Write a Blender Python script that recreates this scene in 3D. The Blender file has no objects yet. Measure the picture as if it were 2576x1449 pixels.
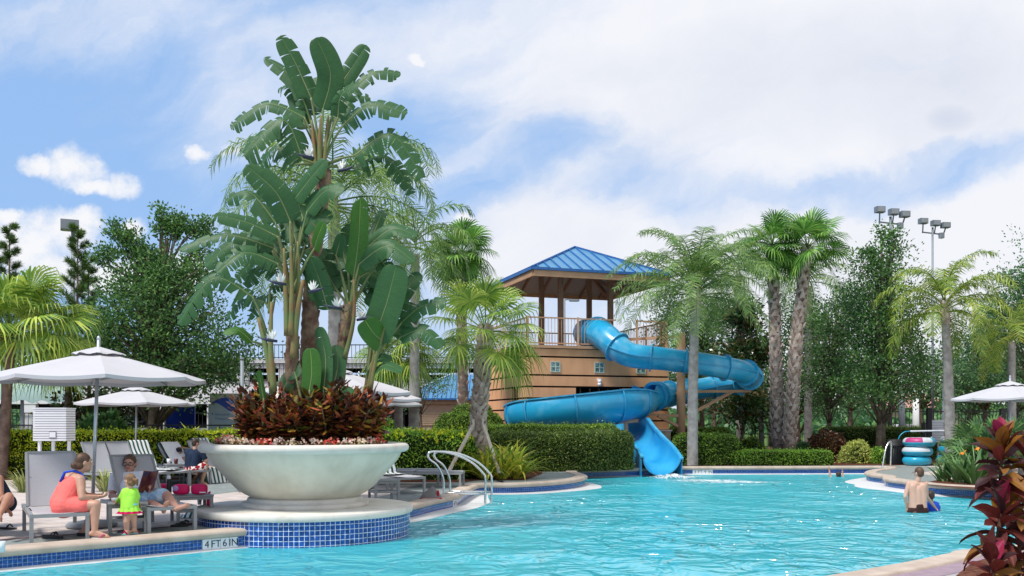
import bpy, bmesh, math, random
import numpy as np
from mathutils import Vector, Matrix, Euler
from mathutils.geometry import tessellate_polygon
random.seed(7); rng = np.random.default_rng(11)
R = math.radians; PI = math.pi
scene = bpy.context.scene; COL = scene.collection
# camera constants: the photograph read as a 2576 x 1449 grid, level camera 1.55 m above the deck
F = 2400.0; CX = 1288.0; HY = 1063.0; CZ = 1.55; WZ = -0.24
def P(x, y, Y): return Vector(((x - CX) / F * Y, Y, CZ - (y - HY) / F * Y))
def G(x, y, z=0.0): return P(x, y, (CZ - z) * F / (y - HY))
def V(*a): return Vector(a)
def U(a, b): return random.uniform(a, b)

class MB:
    """collects geometry for ONE mesh object"""
    def __init__(s): s.v = []; s.f = []; s.m = []; s.sm = []; s.uv = {}
    def add(s, vs, fs, mi=0, sm=False):
        b = len(s.v); s.v.extend([tuple(q) for q in vs])
        for f in fs: s.f.append(tuple(i + b for i in f)); s.m.append(mi); s.sm.append(sm)
        return b
    def box(s, c, size, rz=0, mi=0, M=None):
        hx, hy, hz = size[0] / 2, size[1] / 2, size[2] / 2
        vs = [Vector((x, y, z)) for z in (-hz, hz) for y in (-hy, hy) for x in (-hx, hx)]
        m = M or Matrix.Rotation(rz, 3, 'Z')
        s.add([m @ q + Vector(c) for q in vs], [(0, 2, 3, 1), (4, 5, 7, 6), (0, 1, 5, 4), (2, 6, 7, 3), (0, 4, 6, 2), (1, 3, 7, 5)], mi)
    def bar(s, a, b, w, h=None, mi=0):
        a = Vector(a); b = Vector(b); d = b - a; h = h or w; L = d.length
        if L < 1e-6: return
        z = d / L; up = Vector((0, 0, 1)) if abs(z.z) < .95 else Vector((0, 1, 0))
        x = z.cross(up).normalized(); y = x.cross(z)
        M = Matrix((x, y, z)).transposed()
        s.box((a + b) / 2, (w, h, L), 0, mi, M)
    def tube(s, pts, rad, n=8, cap=True, mi=0, sm=True, flat=None):
        pts = [Vector(p) for p in pts]; k = len(pts)
        if not hasattr(rad, '__len__'): rad = [rad] * k
        rings = []; x = None
        for i, p in enumerate(pts):
            t = (pts[min(i + 1, k - 1)] - pts[max(i - 1, 0)])
            t = t.normalized() if t.length > 1e-9 else Vector((0, 0, 1))
            if x is None:
                ref = Vector((0, 0, 1)) if abs(t.z) < .9 else Vector((1, 0, 0))
                x = t.cross(ref).normalized()
            else:
                x = (x - t * x.dot(t))
                x = x.normalized() if x.length > 1e-6 else t.orthogonal().normalized()
            y = t.cross(x)
            rings.append([p + (x * math.cos(2 * PI * j / n) + y * math.sin(2 * PI * j / n)) * rad[i] for j in range(n)])
        vs = [q for r in rings for q in r]; fs = []
        for i in range(k - 1):
            for j in range(n):
                a = i * n + j; b = i * n + (j + 1) % n
                fs.append((a, b, b + n, a + n))
        if cap: fs += [tuple(range(n - 1, -1, -1)), tuple(range((k - 1) * n, k * n))]
        s.add(vs, fs, mi, sm)
    def lathe(s, prof, n=48, c=(0, 0, 0), mi=0, sm=True, uvs=None, a0=0, a1=2 * PI):
        full = abs(a1 - a0 - 2 * PI) < 1e-6; m = n if full else n + 1
        vs = [(c[0] + r * math.cos(a0 + (a1 - a0) * j / n), c[1] + r * math.sin(a0 + (a1 - a0) * j / n), c[2] + z) for r, z in prof for j in range(m)]
        fs = []
        for i in range(len(prof) - 1):
            for j in range(n):
                a = i * m + j; b = i * m + (j + 1) % m
                fs.append((a, b, b + m, a + m))
        s.add(vs, fs, mi, sm)
    def ell(s, c, r, n=16, k=10, M=None, mi=0):
        c = Vector(c)
        if not hasattr(r, '__len__'): r = (r, r, r)
        vs = []
        for i in range(k + 1):
            t = PI * i / k
            for j in range(n):
                a = 2 * PI * j / n
                q = Vector((r[0] * math.sin(t) * math.cos(a), r[1] * math.sin(t) * math.sin(a), r[2] * math.cos(t)))
                vs.append((M @ q if M else q) + c)
        fs = [(i * n + j, (i + 1) * n + j, (i + 1) * n + (j + 1) % n, i * n + (j + 1) % n) for i in range(k) for j in range(n)]
        s.add(vs, fs, mi, True)
    def cap(s, a, r0, b, r1, n=12):
        s.ell(a, r0, n, 8); s.ell(b, r1, n, 8); s.tube([a, b], [r0, r1], n)
    def wall(s, pts, z0, z1, closed=False, mi=0, sm=False):
        """vertical band along a polyline with uv (arc length, height)"""
        k = len(pts); L = 0; vs = []; us = []
        for i, p in enumerate(list(pts) + ([pts[0]] if closed else [])):
            if i: L += (Vector(p).to_2d() - Vector(pts[i - 1]).to_2d()).length
            vs += [(p[0], p[1], z0), (p[0], p[1], z1)]; us += [(L, z0), (L, z1)]
        b = s.add(vs, [], mi)
        for i in range(len(vs) // 2 - 1):
            s.f.append((b + 2 * i, b + 2 * i + 2, b + 2 * i + 3, b + 2 * i + 1)); s.m.append(mi); s.sm.append(sm)
        for i, u in enumerate(us): s.uv[b + i] = u
    def build(s, name, mats, parent=None, origin=None):
        me = bpy.data.meshes.new(name)
        vs = s.v; off = Vector((0, 0, 0))
        if parent is None and origin is not False:
            if origin is None:
                A = np.array(vs); lo = A.min(0); hi = A.max(0); off = Vector(((lo[0] + hi[0]) / 2, (lo[1] + hi[1]) / 2, lo[2]))
            else: off = Vector(origin)
            vs = (np.array(vs) - np.array(off)).tolist()
        me.from_pydata(vs, [], s.f)
        if not isinstance(mats, (list, tuple)): mats = [mats]
        for m in mats: me.materials.append(m)
        me.polygons.foreach_set('material_index', s.m); me.polygons.foreach_set('use_smooth', s.sm)
        if s.uv:
            ul = me.uv_layers.new(name='UVMap')
            idx = np.zeros(len(me.loops), int); me.loops.foreach_get('vertex_index', idx)
            ul.data.foreach_set('uv', [c for i in idx for c in s.uv.get(int(i), (0, 0))])
        me.update()
        o = bpy.data.objects.new(name, me); COL.objects.link(o); o.location = off
        if parent: setpar(o, parent)
        return o
def setpar(o, p):
    o.parent = p
    o.matrix_parent_inverse = (Matrix.Translation(p.location) @ p.rotation_euler.to_matrix().to_4x4() @ Matrix.Diagonal((*p.scale, 1))).inverted() if p.type == 'EMPTY' or p.location.length else Matrix()
def wmat(o):
    m = Matrix.Translation(o.location) @ o.rotation_euler.to_matrix().to_4x4()
    return (wmat(o.parent) @ o.matrix_parent_inverse @ m) if o.parent else m
def tag(o, label, cat, group=None, kind=None):
    if label: o['label'] = label
    if cat: o['category'] = cat
    if group: o['group'] = group
    if kind: o['kind'] = kind
    return o
def thing(name, label, cat, loc=(0, 0, 0), rz=0, group=None):
    o = bpy.data.objects.new(name, None); COL.objects.link(o); o.empty_display_size = .2
    o.location = loc; o.rotation_euler = (0, 0, rz)
    return tag(o, label, cat, group)
def place(t, loc, rz): t.location = loc; t.rotation_euler = (0, 0, rz); return t
def struct(o): o['kind'] = 'structure'; return o
def copy_tree(o, parent=None, loc=None, rz=None, label=None):
    c = o.copy(); COL.objects.link(c)
    if parent: c.parent = parent
    if loc is not None: c.location = loc
    if rz is not None: c.rotation_euler = (0, 0, rz)
    if label: c['label'] = label
    for ch in list(o.children): copy_tree(ch, c)
    return c
def smooth_path(pts, k=6, closed=False):
    pts = [Vector(p) for p in pts]; n = len(pts); out = []
    for i in range(n if closed else n - 1):
        p1, p2 = pts[i], pts[(i + 1) % n]
        p0 = pts[(i - 1) % n] if closed or i > 0 else p1
        p3 = pts[(i + 2) % n] if closed or i + 2 < n else p2
        for j in range(k):
            t = j / k
            out.append(.5 * ((2 * p1) + (p2 - p0) * t + (2 * p0 - 5 * p1 + 4 * p2 - p3) * t * t + (3 * p1 - p0 - 3 * p2 + p3) * t ** 3))
    if not closed: out.append(pts[-1])
    return out
def interp(vals, m):
    x = np.linspace(0, len(vals) - 1, m); return list(np.interp(x, range(len(vals)), vals))
def leaf_mesh(mb, C_, D_, N_, L, W, mi=0, fold=0.0):
    """diamond leaves: centres, axes, normals (n x 3), length, width (scalars or arrays)"""
    C_ = np.asarray(C_, float); n = len(C_)
    D_ = np.asarray(D_, float); D_ = D_ / (np.linalg.norm(D_, axis=1, keepdims=True) + 1e-9)
    S = np.cross(D_, np.asarray(N_, float)); S /= (np.linalg.norm(S, axis=1, keepdims=True) + 1e-9)
    L = np.broadcast_to(np.asarray(L, float), (n,))[:, None]; W = np.broadcast_to(np.asarray(W, float), (n,))[:, None]
    NN = np.cross(S, D_)
    v = np.stack([C_, C_ + D_ * L * .45 + S * W / 2 + NN * W * fold, C_ + D_ * L, C_ + D_ * L * .45 - S * W / 2 + NN * W * fold], 1).reshape(-1, 3)
    b = len(mb.v); mb.v.extend(map(tuple, v.tolist()))
    mb.f.extend([(b + 4 * i, b + 4 * i + 1, b + 4 * i + 2, b + 4 * i + 3) for i in range(n)])
    mb.m.extend([mi] * n); mb.sm.extend([False] * n)
def rdir(n):
    a = rng.normal(size=(n, 3)); return a / np.linalg.norm(a, axis=1, keepdims=True)
# ------------------------------------------------------------------ materials
def newmat(name):
    m = bpy.data.materials.new(name); m.use_nodes = True; nt = m.node_tree
    return m, nt, nt.nodes, nt.links, nt.nodes['Principled BSDF']
def lin(c):
    if isinstance(c, str):
        c = [int(c[i:i + 2], 16) / 255 for i in (0, 2, 4)]
        c = [x / 12.92 if x <= .04045 else ((x + .055) / 1.055) ** 2.4 for x in c]
    return (c[0], c[1], c[2], 1)
def mat(name, col, rough=.6, spec=.5, metal=0, var=.12, scale=6, bump=0, bscale=40, col2=None, thr=None, coat=0, alpha=None, coords='Object', stretch=None):
    m, nt, N, L, b = newmat(name)
    b.inputs['Roughness'].default_value = rough; b.inputs['Metallic'].default_value = metal
    b.inputs['Specular IOR Level'].default_value = spec
    if coat: b.inputs['Coat Weight'].default_value = coat
    tc = N.new('ShaderNodeTexCoord')
    c = lin(col)
    nz = N.new('ShaderNodeTexNoise'); nz.inputs['Scale'].default_value = scale; nz.inputs['Detail'].default_value = 5
    if stretch:
        mp = N.new('ShaderNodeMapping'); mp.inputs['Scale'].default_value = stretch; L.new(tc.outputs[coords], mp.inputs[0]); L.new(mp.outputs[0], nz.inputs['Vector'])
    else: L.new(tc.outputs[coords], nz.inputs['Vector'])
    r = N.new('ShaderNodeValToRGB')
    e = r.color_ramp.elements
    if col2 is None:
        e[0].color = tuple(x * (1 - var) for x in c[:3]) + (1,); e[1].color = tuple(min(1, x * (1 + var)) for x in c[:3]) + (1,)
        e[0].position = .3; e[1].position = .7
    else:
        e[0].color = c; e[1].color = lin(col2); e[0].position, e[1].position = thr or (.35, .65)
    L.new(nz.outputs['Fac'], r.inputs['Fac']); L.new(r.outputs['Color'], b.inputs['Base Color'])
    if bump:
        n2 = N.new('ShaderNodeTexNoise'); n2.inputs['Scale'].default_value = bscale; n2.inputs['Detail'].default_value = 4
        L.new(tc.outputs[coords], n2.inputs['Vector'])
        bp = N.new('ShaderNodeBump'); bp.inputs['Strength'].default_value = bump; bp.inputs['Distance'].default_value = .02
        L.new(n2.outputs['Fac'], bp.inputs['Height']); L.new(bp.outputs['Normal'], b.inputs['Normal'])
    return m
def leafmat(name, cols, trans=.3, rough=.45, spec=.4):
    m, nt, N, L, b = newmat(name)
    g = N.new('ShaderNodeNewGeometry'); r = N.new('ShaderNodeValToRGB'); e = r.color_ramp.elements
    while len(e) < len(cols): e.new(.5)
    for i, c in enumerate(cols): e[i].position = i / (len(cols) - 1); e[i].color = lin([min(.88, k_ * q) for k_, q in zip((1.72, 1.60, 1.22), c)])
    L.new(g.outputs['Random Per Island'], r.inputs['Fac'])
    tc = N.new('ShaderNodeTexCoord'); nz = N.new('ShaderNodeTexNoise'); nz.inputs['Scale'].default_value = 1.1; nz.inputs['Detail'].default_value = 3; L.new(tc.outputs['Object'], nz.inputs['Vector'])
    gr = N.new('ShaderNodeValToRGB'); gr.color_ramp.elements[0].position = .36; gr.color_ramp.elements[1].position = .64; gr.color_ramp.elements[0].color = (.66, .68, .72, 1); gr.color_ramp.elements[1].color = (1, 1, .9, 1); L.new(nz.outputs['Fac'], gr.inputs['Fac'])   # paler and darker leaf tone in noise patches
    mm = N.new('ShaderNodeMix'); mm.data_type = 'RGBA'; mm.blend_type = 'MULTIPLY'; mm.inputs[0].default_value = 1; L.new(r.outputs['Color'], mm.inputs[6]); L.new(gr.outputs['Color'], mm.inputs[7])
    L.new(mm.outputs[2], b.inputs['Base Color'])
    b.inputs['Roughness'].default_value = rough; b.inputs['Specular IOR Level'].default_value = spec
    t = N.new('ShaderNodeBsdfTranslucent'); L.new(mm.outputs[2], t.inputs['Color'])
    mx = N.new('ShaderNodeMixShader'); mx.inputs[0].default_value = trans
    L.new(b.outputs[0], mx.inputs[1]); L.new(t.outputs[0], mx.inputs[2]); L.new(mx.outputs[0], N['Material Output'].inputs[0])
    return m
def tilemat(name, size, cols, mortar, msize=.05, rough=.15, uv=True, squash=1.0, offset=0.0, w=None, bump=.15, rot=0, spec=.5, var=.5):
    m, nt, N, L, b = newmat(name)
    tc = N.new('ShaderNodeTexCoord'); br = N.new('ShaderNodeTexBrick')
    mp = N.new('ShaderNodeMapping'); mp.inputs['Rotation'].default_value = (0, 0, rot)
    L.new(tc.outputs['UV' if uv else 'Object'], mp.inputs['Vector']); L.new(mp.outputs[0], br.inputs['Vector'])
    br.offset = offset; br.squash = squash; br.inputs['Scale'].default_value = 1
    br.inputs['Brick Width'].default_value = w or size; br.inputs['Row Height'].default_value = size
    br.inputs['Mortar Size'].default_value = size * msize; br.inputs['Mortar Smooth'].default_value = .1
    br.inputs['Color1'].default_value = lin(cols[0]); br.inputs['Color2'].default_value = lin(cols[1]); br.inputs['Mortar'].default_value = lin(mortar)
    nz = N.new('ShaderNodeTexNoise'); nz.inputs['Scale'].default_value = 1.3 / size; nz.inputs['Detail'].default_value = 4
    L.new(mp.outputs[0], nz.inputs['Vector'])
    mr = N.new('ShaderNodeMapRange'); mr.inputs[3].default_value = 1 - var; mr.inputs[4].default_value = 1 + var
    mr.inputs[1].default_value = .3; mr.inputs[2].default_value = .7
    L.new(nz.outputs['Fac'], mr.inputs[0])
    mix = N.new('ShaderNodeMix'); mix.data_type = 'RGBA'; mix.blend_type = 'MULTIPLY'; mix.inputs[0].default_value = 1
    L.new(br.outputs['Color'], mix.inputs[6]); L.new(mr.outputs[0], mix.inputs[7])
    L.new(mix.outputs[2], b.inputs['Base Color']); b.inputs['Roughness'].default_value = rough; b.inputs['Specular IOR Level'].default_value = spec
    bp = N.new('ShaderNodeBump'); bp.inputs['Strength'].default_value = bump; bp.inputs['Distance'].default_value = .01; bp.invert = True
    L.new(br.outputs['Fac'], bp.inputs['Height']); L.new(bp.outputs['Normal'], b.inputs['Normal'])
    return m
def stripemat(name, a, bcol, freq, axis=0, duty=.5, uv=True, rough=.8):
    m, nt, N, L, b = newmat(name)
    tc = N.new('ShaderNodeTexCoord'); sp = N.new('ShaderNodeSeparateXYZ'); L.new(tc.outputs['UV' if uv else 'Object'], sp.inputs[0])
    mu = N.new('ShaderNodeMath'); mu.operation = 'MULTIPLY'; mu.inputs[1].default_value = freq; L.new(sp.outputs[axis], mu.inputs[0])
    fr = N.new('ShaderNodeMath'); fr.operation = 'FRACT'; L.new(mu.outputs[0], fr.inputs[0])
    gt = N.new('ShaderNodeMath'); gt.operation = 'GREATER_THAN'; gt.inputs[1].default_value = duty; L.new(fr.outputs[0], gt.inputs[0])
    mix = N.new('ShaderNodeMix'); mix.data_type = 'RGBA'; L.new(gt.outputs[0], mix.inputs[0]); mix.inputs[6].default_value = lin(a); mix.inputs[7].default_value = lin(bcol)
    L.new(mix.outputs[2], b.inputs['Base Color']); b.inputs['Roughness'].default_value = rough
    return m
M = {}
M['stone'] = mat('cast_stone', (.50, .465, .41), .75, .3, col2=(.64, .605, .545), thr=(.22, .5), scale=3.2, bump=.12, bscale=60)
M['bowl'] = mat('bowl_plaster', (.54, .50, .41), .7, .3, scale=1.6, col2=(.66, .62, .52), bump=.12, bscale=45, stretch=(2.2, 2.2, .35), thr=(.3, .62))
M['coping'] = mat('coping_stone', (.42, .335, .27), .75, .3, scale=3.0, col2=(.53, .44, .365), bump=.25, bscale=60)
M['tile_big'] = tilemat('blue_tile_large', .0735, ((.012, .075, .33), (.006, .04, .20)), (.62, .66, .72), .05, .12)
M['tile_small'] = tilemat('blue_tile_small', .056, ((.012, .075, .33), (.006, .045, .22)), (.20, .28, .45), .05, .12)
M['paver'] = tilemat('pink_paver', .42, ((.50, .42, .38), (.56, .49, .45)), (.33, .28, .26), .018, .8, uv=False, w=.42, bump=.2, rot=R(42), spec=.25, var=.13)
M['grey_paver'] = tilemat('grey_green_paver', .14, ((.215, .245, .235), (.265, .285, .275)), (.15, .165, .16), .04, .85, uv=False, w=.28, offset=.5, bump=.25, rot=R(42), spec=.2, var=.18)
M['lilac_paver'] = tilemat('lilac_paver', .11, ((.36, .31, .33), (.43, .40, .40)), (.24, .21, .22), .04, .8, uv=False, w=.33, offset=.5, bump=.25, rot=R(28), spec=.2, var=.15)
M['red_line'] = mat('border_brick', (.19, .10, .11), .85, .2, scale=8)
M['plaster'] = mat('pool_plaster', (.30, .72, .80), .7, .2, var=.06, scale=.7)
M['ledge'] = mat('white_ledge', (.60, .60, .60), .6, .3, var=.05, scale=3)
M['mulch'] = mat('red_mulch', (.075, .026, .015), .95, .1, scale=14, col2=(.17, .07, .045), bump=1, bscale=30)
M['ground'] = mat('lawn_ground', (.06, .11, .025), .95, .1, scale=.4, col2=(.10, .16, .04), bump=.4, bscale=8)
M['asphalt'] = mat('asphalt', (.06, .06, .06), .9, .2, scale=3)
M['steel'] = mat('stainless', (.72, .72, .72), .22, .5, metal=1, var=.03)
M['grey_metal'] = mat('grey_powder_coat', (.27, .28, .29), .45, .4, var=.05)
M['alu'] = mat('aluminium_pole', (.50, .53, .56), .38, .5, metal=.75, var=.06)
M['pole_grey'] = mat('painted_pole', (.24, .27, .30), .5, .4, var=.06)
M['black'] = mat('black_metal', (.012, .012, .014), .5, .4)
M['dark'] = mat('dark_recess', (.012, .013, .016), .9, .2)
M['white_plastic'] = mat('white_plastic', (.75, .76, .80), .45, .4, var=.03)
M['white_wall'] = mat('white_stucco', (.78, .78, .79), .85, .2, var=.04, scale=.6)
M['canvas'] = mat('white_canvas', (.49, .48, .50), .85, .15, var=.03, scale=2, bump=.05, bscale=200)
M['wood_tan'] = mat('tan_painted_wood', (.50, .29, .17), .65, .3, var=.10, scale=3)
M['brown_post'] = mat('brown_post', (.26, .155, .11), .65, .3, var=.12, scale=4)
M['soffit'] = stripemat('metal_soffit', (.30, .31, .32), (.22, .23, .24), 6, 1, .85, uv=False, rough=.5)
M['roof_blue'] = mat('blue_metal_roof', (.062, .22, .385), .34, .6, var=.10, scale=2)
M['roof_seam'] = mat('blue_roof_seam', (.02, .12, .36), .4, .5)
M['beige'] = mat('beige_stucco', (.52, .40, .28), .85, .2, var=.06)
M['peach'] = mat('peach_stucco', (.68, .335, .165), .8, .25, col2=(.80, .42, .22), thr=(.3, .6), stretch=(1.5, 1.5, .4), scale=1.5, bump=.1, bscale=50)
M['groove'] = mat('groove_black', (.012, .008, .008), .9, .1)
M['stone_clad'] = tilemat('stone_cladding', .22, ((.50, .42, .31), (.66, .58, .46)), (.45, .39, .31), .02, .8, uv=False, w=.42, offset=.5, bump=.4, spec=.2, var=.2)
M['soil'] = mat('soil', (.03, .02, .014), .95, .1, bump=.6, bscale=30)
M['rubber'] = mat('black_rubber', (.014, .013, .014), .6, .4)
M['bark'] = mat('bark', (.10, .075, .055), .9, .15, scale=7, col2=(.20, .16, .12), bump=.8, bscale=18)
M['bark_grey'] = mat('palm_bark_grey', (.24, .22, .21), .9, .15, scale=5, col2=(.38, .36, .34), bump=.5, bscale=25)
M['bark_pink'] = mat('palm_bark_brown', (.13, .085, .07), .9, .15, scale=6, col2=(.24, .17, .14), bump=.6, bscale=25)
M['boot'] = mat('palm_boot', (.30, .22, .18), .9, .15, scale=5, col2=(.56, .47, .41), bump=.5, bscale=25)
M['dead'] = mat('dead_fibre', (.07, .04, .025), .95, .1, scale=9, col2=(.17, .10, .06))
def fiber(name, base, streak, scale=(1.2, 1.2, 1.2)):
    """faded glossy fibreglass with chalky wear"""
    m = mat(name, base, .28, .5, scale=1.3, col2=streak, thr=(.52, .78), coat=.3); return m
M['slide'] = fiber('blue_fibreglass', (.014, .32, .56), (.17, .48, .67))
M['slide_in'] = mat('blue_fibreglass_inside', (.016, .29, .60), .3, .5, scale=1.2, col2=(.04, .37, .67), coat=.2)
M['slide_rim'] = mat('blue_fibreglass_flange', (.014, .28, .53), .35, .5, scale=3, col2=(.07, .39, .62))
# foliage
M['lf_oak'] = leafmat('oak_leaves', ((0.025, 0.071, 0.034), (0.047, 0.118, 0.048), (0.084, 0.196, 0.071), (0.147, 0.276, 0.106)), 0.42)
M['lf_oak2'] = leafmat('oak_leaves_blue', ((0.031, 0.084, 0.052), (0.057, 0.144, 0.079), (0.105, 0.223, 0.118), (0.156, 0.300, 0.144)), 0.42)
M['lf_pine'] = leafmat('pine_needles', ((0.022, 0.055, 0.023), (0.055, 0.117, 0.034), (0.094, 0.172, 0.047)), 0.3)
M['lf_mag'] = leafmat('magnolia_leaves', ((0.016, 0.045, 0.021), (0.029, 0.077, 0.029), (0.049, 0.106, 0.041), (0.146, 0.073, 0.033)), 0.25, .25, .6)
M['lf_queen'] = leafmat('queen_palm_leaflets', ((0.054, 0.125, 0.046), (0.089, 0.182, 0.066), (0.151, 0.255, 0.087), (0.213, 0.321, 0.112)), 0.36)
M['lf_queen_y'] = leafmat('queen_palm_leaflets_yellowing', ((0.060, 0.120, 0.024), (0.120, 0.216, 0.036), (0.204, 0.300, 0.060), (0.300, 0.324, 0.072)), .32)
M['lf_fan'] = leafmat('fan_palm_blades', ((0.071, 0.159, 0.036), (0.144, 0.259, 0.057), (0.259, 0.374, 0.086), (0.374, 0.460, 0.129)), .32)
M['lf_fan_d'] = leafmat('fan_palm_blades_dark', ((0.036, 0.109, 0.024), (0.070, 0.189, 0.044), (0.118, 0.277, 0.070), (0.238, 0.397, 0.118)), 0.38)
M['lf_hedge_y'] = leafmat('golden_hedge_leaves', ((0.078, 0.159, 0.016), (0.237, 0.396, 0.025), (0.529, 0.713, 0.037), (0.850, 0.850, 0.057)), .25)
M['lf_hedge'] = leafmat('green_hedge_leaves', ((0.037, 0.087, 0.023), (0.083, 0.164, 0.033), (0.151, 0.273, 0.050), (0.273, 0.410, 0.077)), 0.3)
M['lf_hedge_d'] = leafmat('dark_hedge_leaves', ((0.034, 0.069, 0.024), (0.063, 0.117, 0.033), (0.103, 0.175, 0.045), (0.204, 0.248, 0.074)), 0.3)
M['lf_hedge_b'] = leafmat('bright_hedge_leaves', ((0.068, 0.169, 0.026), (0.136, 0.295, 0.046), (0.227, 0.432, 0.068), (0.386, 0.589, 0.114)), .25)
M['lf_var'] = leafmat('variegated_leaves', ((0.069, 0.138, 0.027), (0.220, 0.302, 0.069), (0.454, 0.481, 0.165), (0.619, 0.633, 0.275)), .25)
M['lf_purple'] = leafmat('purple_leaves', ((0.018, 0.015, 0.012), (0.060, 0.024, 0.021), (0.120, 0.045, 0.030), (0.045, 0.053, 0.021)), .2)
M['core'] = mat('hedge_core', (.026, .040, .011), .95, .05, scale=9, col2=(.008, .013, .004))
M['lf_croton'] = leafmat('croton_leaves', ((.012, .010, .010), (.030, .014, .014), (.13, .030, .018), (.028, .045, .012), (.30, .085, .035), (.020, .012, .014), (.07, .022, .014), (.34, .20, .04), (.06, .085, .018), (.42, .10, .07), (.024, .016, .016)), .2, .3, .6)
M['lf_strap'] = leafmat('strap_leaves', ((0.066, 0.158, 0.020), (0.158, 0.290, 0.040), (0.290, 0.396, 0.066), (0.528, 0.502, 0.092), (0.726, 0.475, 0.079)), .3)
M['lf_strapg'] = leafmat('strap_leaves_green', ((0.025, 0.077, 0.025), (0.049, 0.126, 0.042), (0.084, 0.182, 0.070), (0.126, 0.238, 0.098)), .22)
M['lf_grass'] = leafmat('striped_grass', ((.10, .14, .05), (.22, .26, .12), (.38, .40, .24)), .3)
M['stem'] = mat('green_stem', (.13, .20, .075), .6, .3, scale=3, col2=(.22, .24, .10))
M['sheath'] = mat('leaf_sheath', (.14, .19, .07), .7, .25, scale=4, col2=(.24, .13, .06))
M['btrunk'] = mat('banana_trunk', (.12, .06, .045), .9, .15, scale=6, col2=(.30, .22, .15), bump=.6, bscale=14)
def bananamat(name, a, bcol, midrib):
    m, nt, N, L, b = newmat(name)
    tc = N.new('ShaderNodeTexCoord'); sp = N.new('ShaderNodeSeparateXYZ'); L.new(tc.outputs['UV'], sp.inputs[0])
    wv = N.new('ShaderNodeTexNoise'); wv.noise_dimensions = '2D'; wv.inputs['Scale'].default_value = 1; wv.inputs['Detail'].default_value = 3
    mp = N.new('ShaderNodeMapping'); mp.inputs['Scale'].default_value = (60, 2.0, 1); L.new(tc.outputs['UV'], mp.inputs[0]); L.new(mp.outputs[0], wv.inputs['Vector'])
    mix = N.new('ShaderNodeMix'); mix.data_type = 'RGBA'; mix.inputs[6].default_value = lin(a); mix.inputs[7].default_value = lin(bcol); L.new(wv.outputs['Fac'], mix.inputs[0])
    ab = N.new('ShaderNodeMath'); ab.operation = 'ABSOLUTE'; L.new(sp.outputs[1], ab.inputs[0])
    lt = N.new('ShaderNodeMath'); lt.operation = 'LESS_THAN'; lt.inputs[1].default_value = .028; L.new(ab.outputs[0], lt.inputs[0])
    m2 = N.new('ShaderNodeMix'); m2.data_type = 'RGBA'; L.new(lt.outputs[0], m2.inputs[0]); L.new(mix.outputs[2], m2.inputs[6]); m2.inputs[7].default_value = lin(midrib)
    L.new(m2.outputs[2], b.inputs['Base Color']); b.inputs['Roughness'].default_value = .48; b.inputs['Specular IOR Level'].default_value = .32
    bp = N.new('ShaderNodeBump'); bp.inputs['Strength'].default_value = .25; bp.inputs['Distance'].default_value = .01
    L.new(wv.outputs['Fac'], bp.inputs['Height']); L.new(bp.outputs[0], b.inputs['Normal'])
    t = N.new('ShaderNodeBsdfTranslucent'); L.new(m2.outputs[2], t.inputs['Color'])
    mx = N.new('ShaderNodeMixShader'); mx.inputs[0].default_value = .22
    L.new(b.outputs[0], mx.inputs[1]); L.new(t.outputs[0], mx.inputs[2]); L.new(mx.outputs[0], N['Material Output'].inputs[0])
    return m
M['ban'] = bananamat('strelitzia_leaf', (.028, .096, .030), (.052, .145, .050), (.11, .19, .055))
M['ban_l'] = bananamat('strelitzia_leaf_light', (.035, .12, .018), (.06, .18, .025), (.28, .36, .06))
M['petal'] = mat('white_petal', (.7, .7, .66), .6, .3)
M['beak'] = mat('flower_beak', (.03, .035, .07), .5, .4)
M['lf_beg'] = leafmat('begonia_leaves', ((.06, .035, .015), (.10, .06, .02), (.07, .09, .02)), .2)
M['fl_beg'] = leafmat('begonia_flowers', ((.65, .05, .05), (.60, .05, .24), (.75, .25, .30), (.78, .5, .5), (.55, .02, .05)), .2, .7, .2)
M['lf_ti'] = None
# ------------------------------------------------------------------ tiny node-expression helper
class E:
    """wraps a socket or number so that node maths can be written as an expression"""
    nt = None
    def __init__(s, v): s.v = v
    @staticmethod
    def op(o, *a):
        n = E.nt.nodes.new('ShaderNodeMath'); n.operation = o
        for i, x in enumerate(a):
            x = x.v if isinstance(x, E) else x
            if isinstance(x, (int, float)): n.inputs[i].default_value = x
            else: E.nt.links.new(x, n.inputs[i])
        return E(n.outputs[0])
    def __add__(s, o): return E.op('ADD', s, o)
    __radd__ = __add__
    def __sub__(s, o): return E.op('SUBTRACT', s, o)
    def __rsub__(s, o): return E.op('SUBTRACT', o, s)
    def __mul__(s, o): return E.op('MULTIPLY', s, o)
    __rmul__ = __mul__
    def __truediv__(s, o): return E.op('DIVIDE', s, o)
    def max(s, o): return E.op('MAXIMUM', s, o)
    def min(s, o): return E.op('MINIMUM', s, o)
    def abs(s): return E.op('ABSOLUTE', s)
    def sst(s, a, b):
        n = E.nt.nodes.new('ShaderNodeMapRange'); n.interpolation_type = 'SMOOTHSTEP'
        E.nt.links.new(s.v, n.inputs[0]); n.inputs[1].default_value = a; n.inputs[2].default_value = b
        return E(n.outputs[0])
    @staticmethod
    def noise(x, y, scale, detail=5, rough=.55, z=0.0, dist=0):
        c = E.nt.nodes.new('ShaderNodeCombineXYZ')
        for i, q in enumerate((x, y, z)):
            q = q.v if isinstance(q, E) else q
            if isinstance(q, (int, float)): c.inputs[i].default_value = q
            else: E.nt.links.new(q, c.inputs[i])
        n = E.nt.nodes.new('ShaderNodeTexNoise'); n.inputs['Scale'].default_value = scale; n.inputs['Detail'].default_value = detail
        n.inputs['Roughness'].default_value = rough; n.inputs['Distortion'].default_value = dist
        E.nt.links.new(c.outputs[0], n.inputs['Vector']); return E(n.outputs['Fac'])
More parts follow.
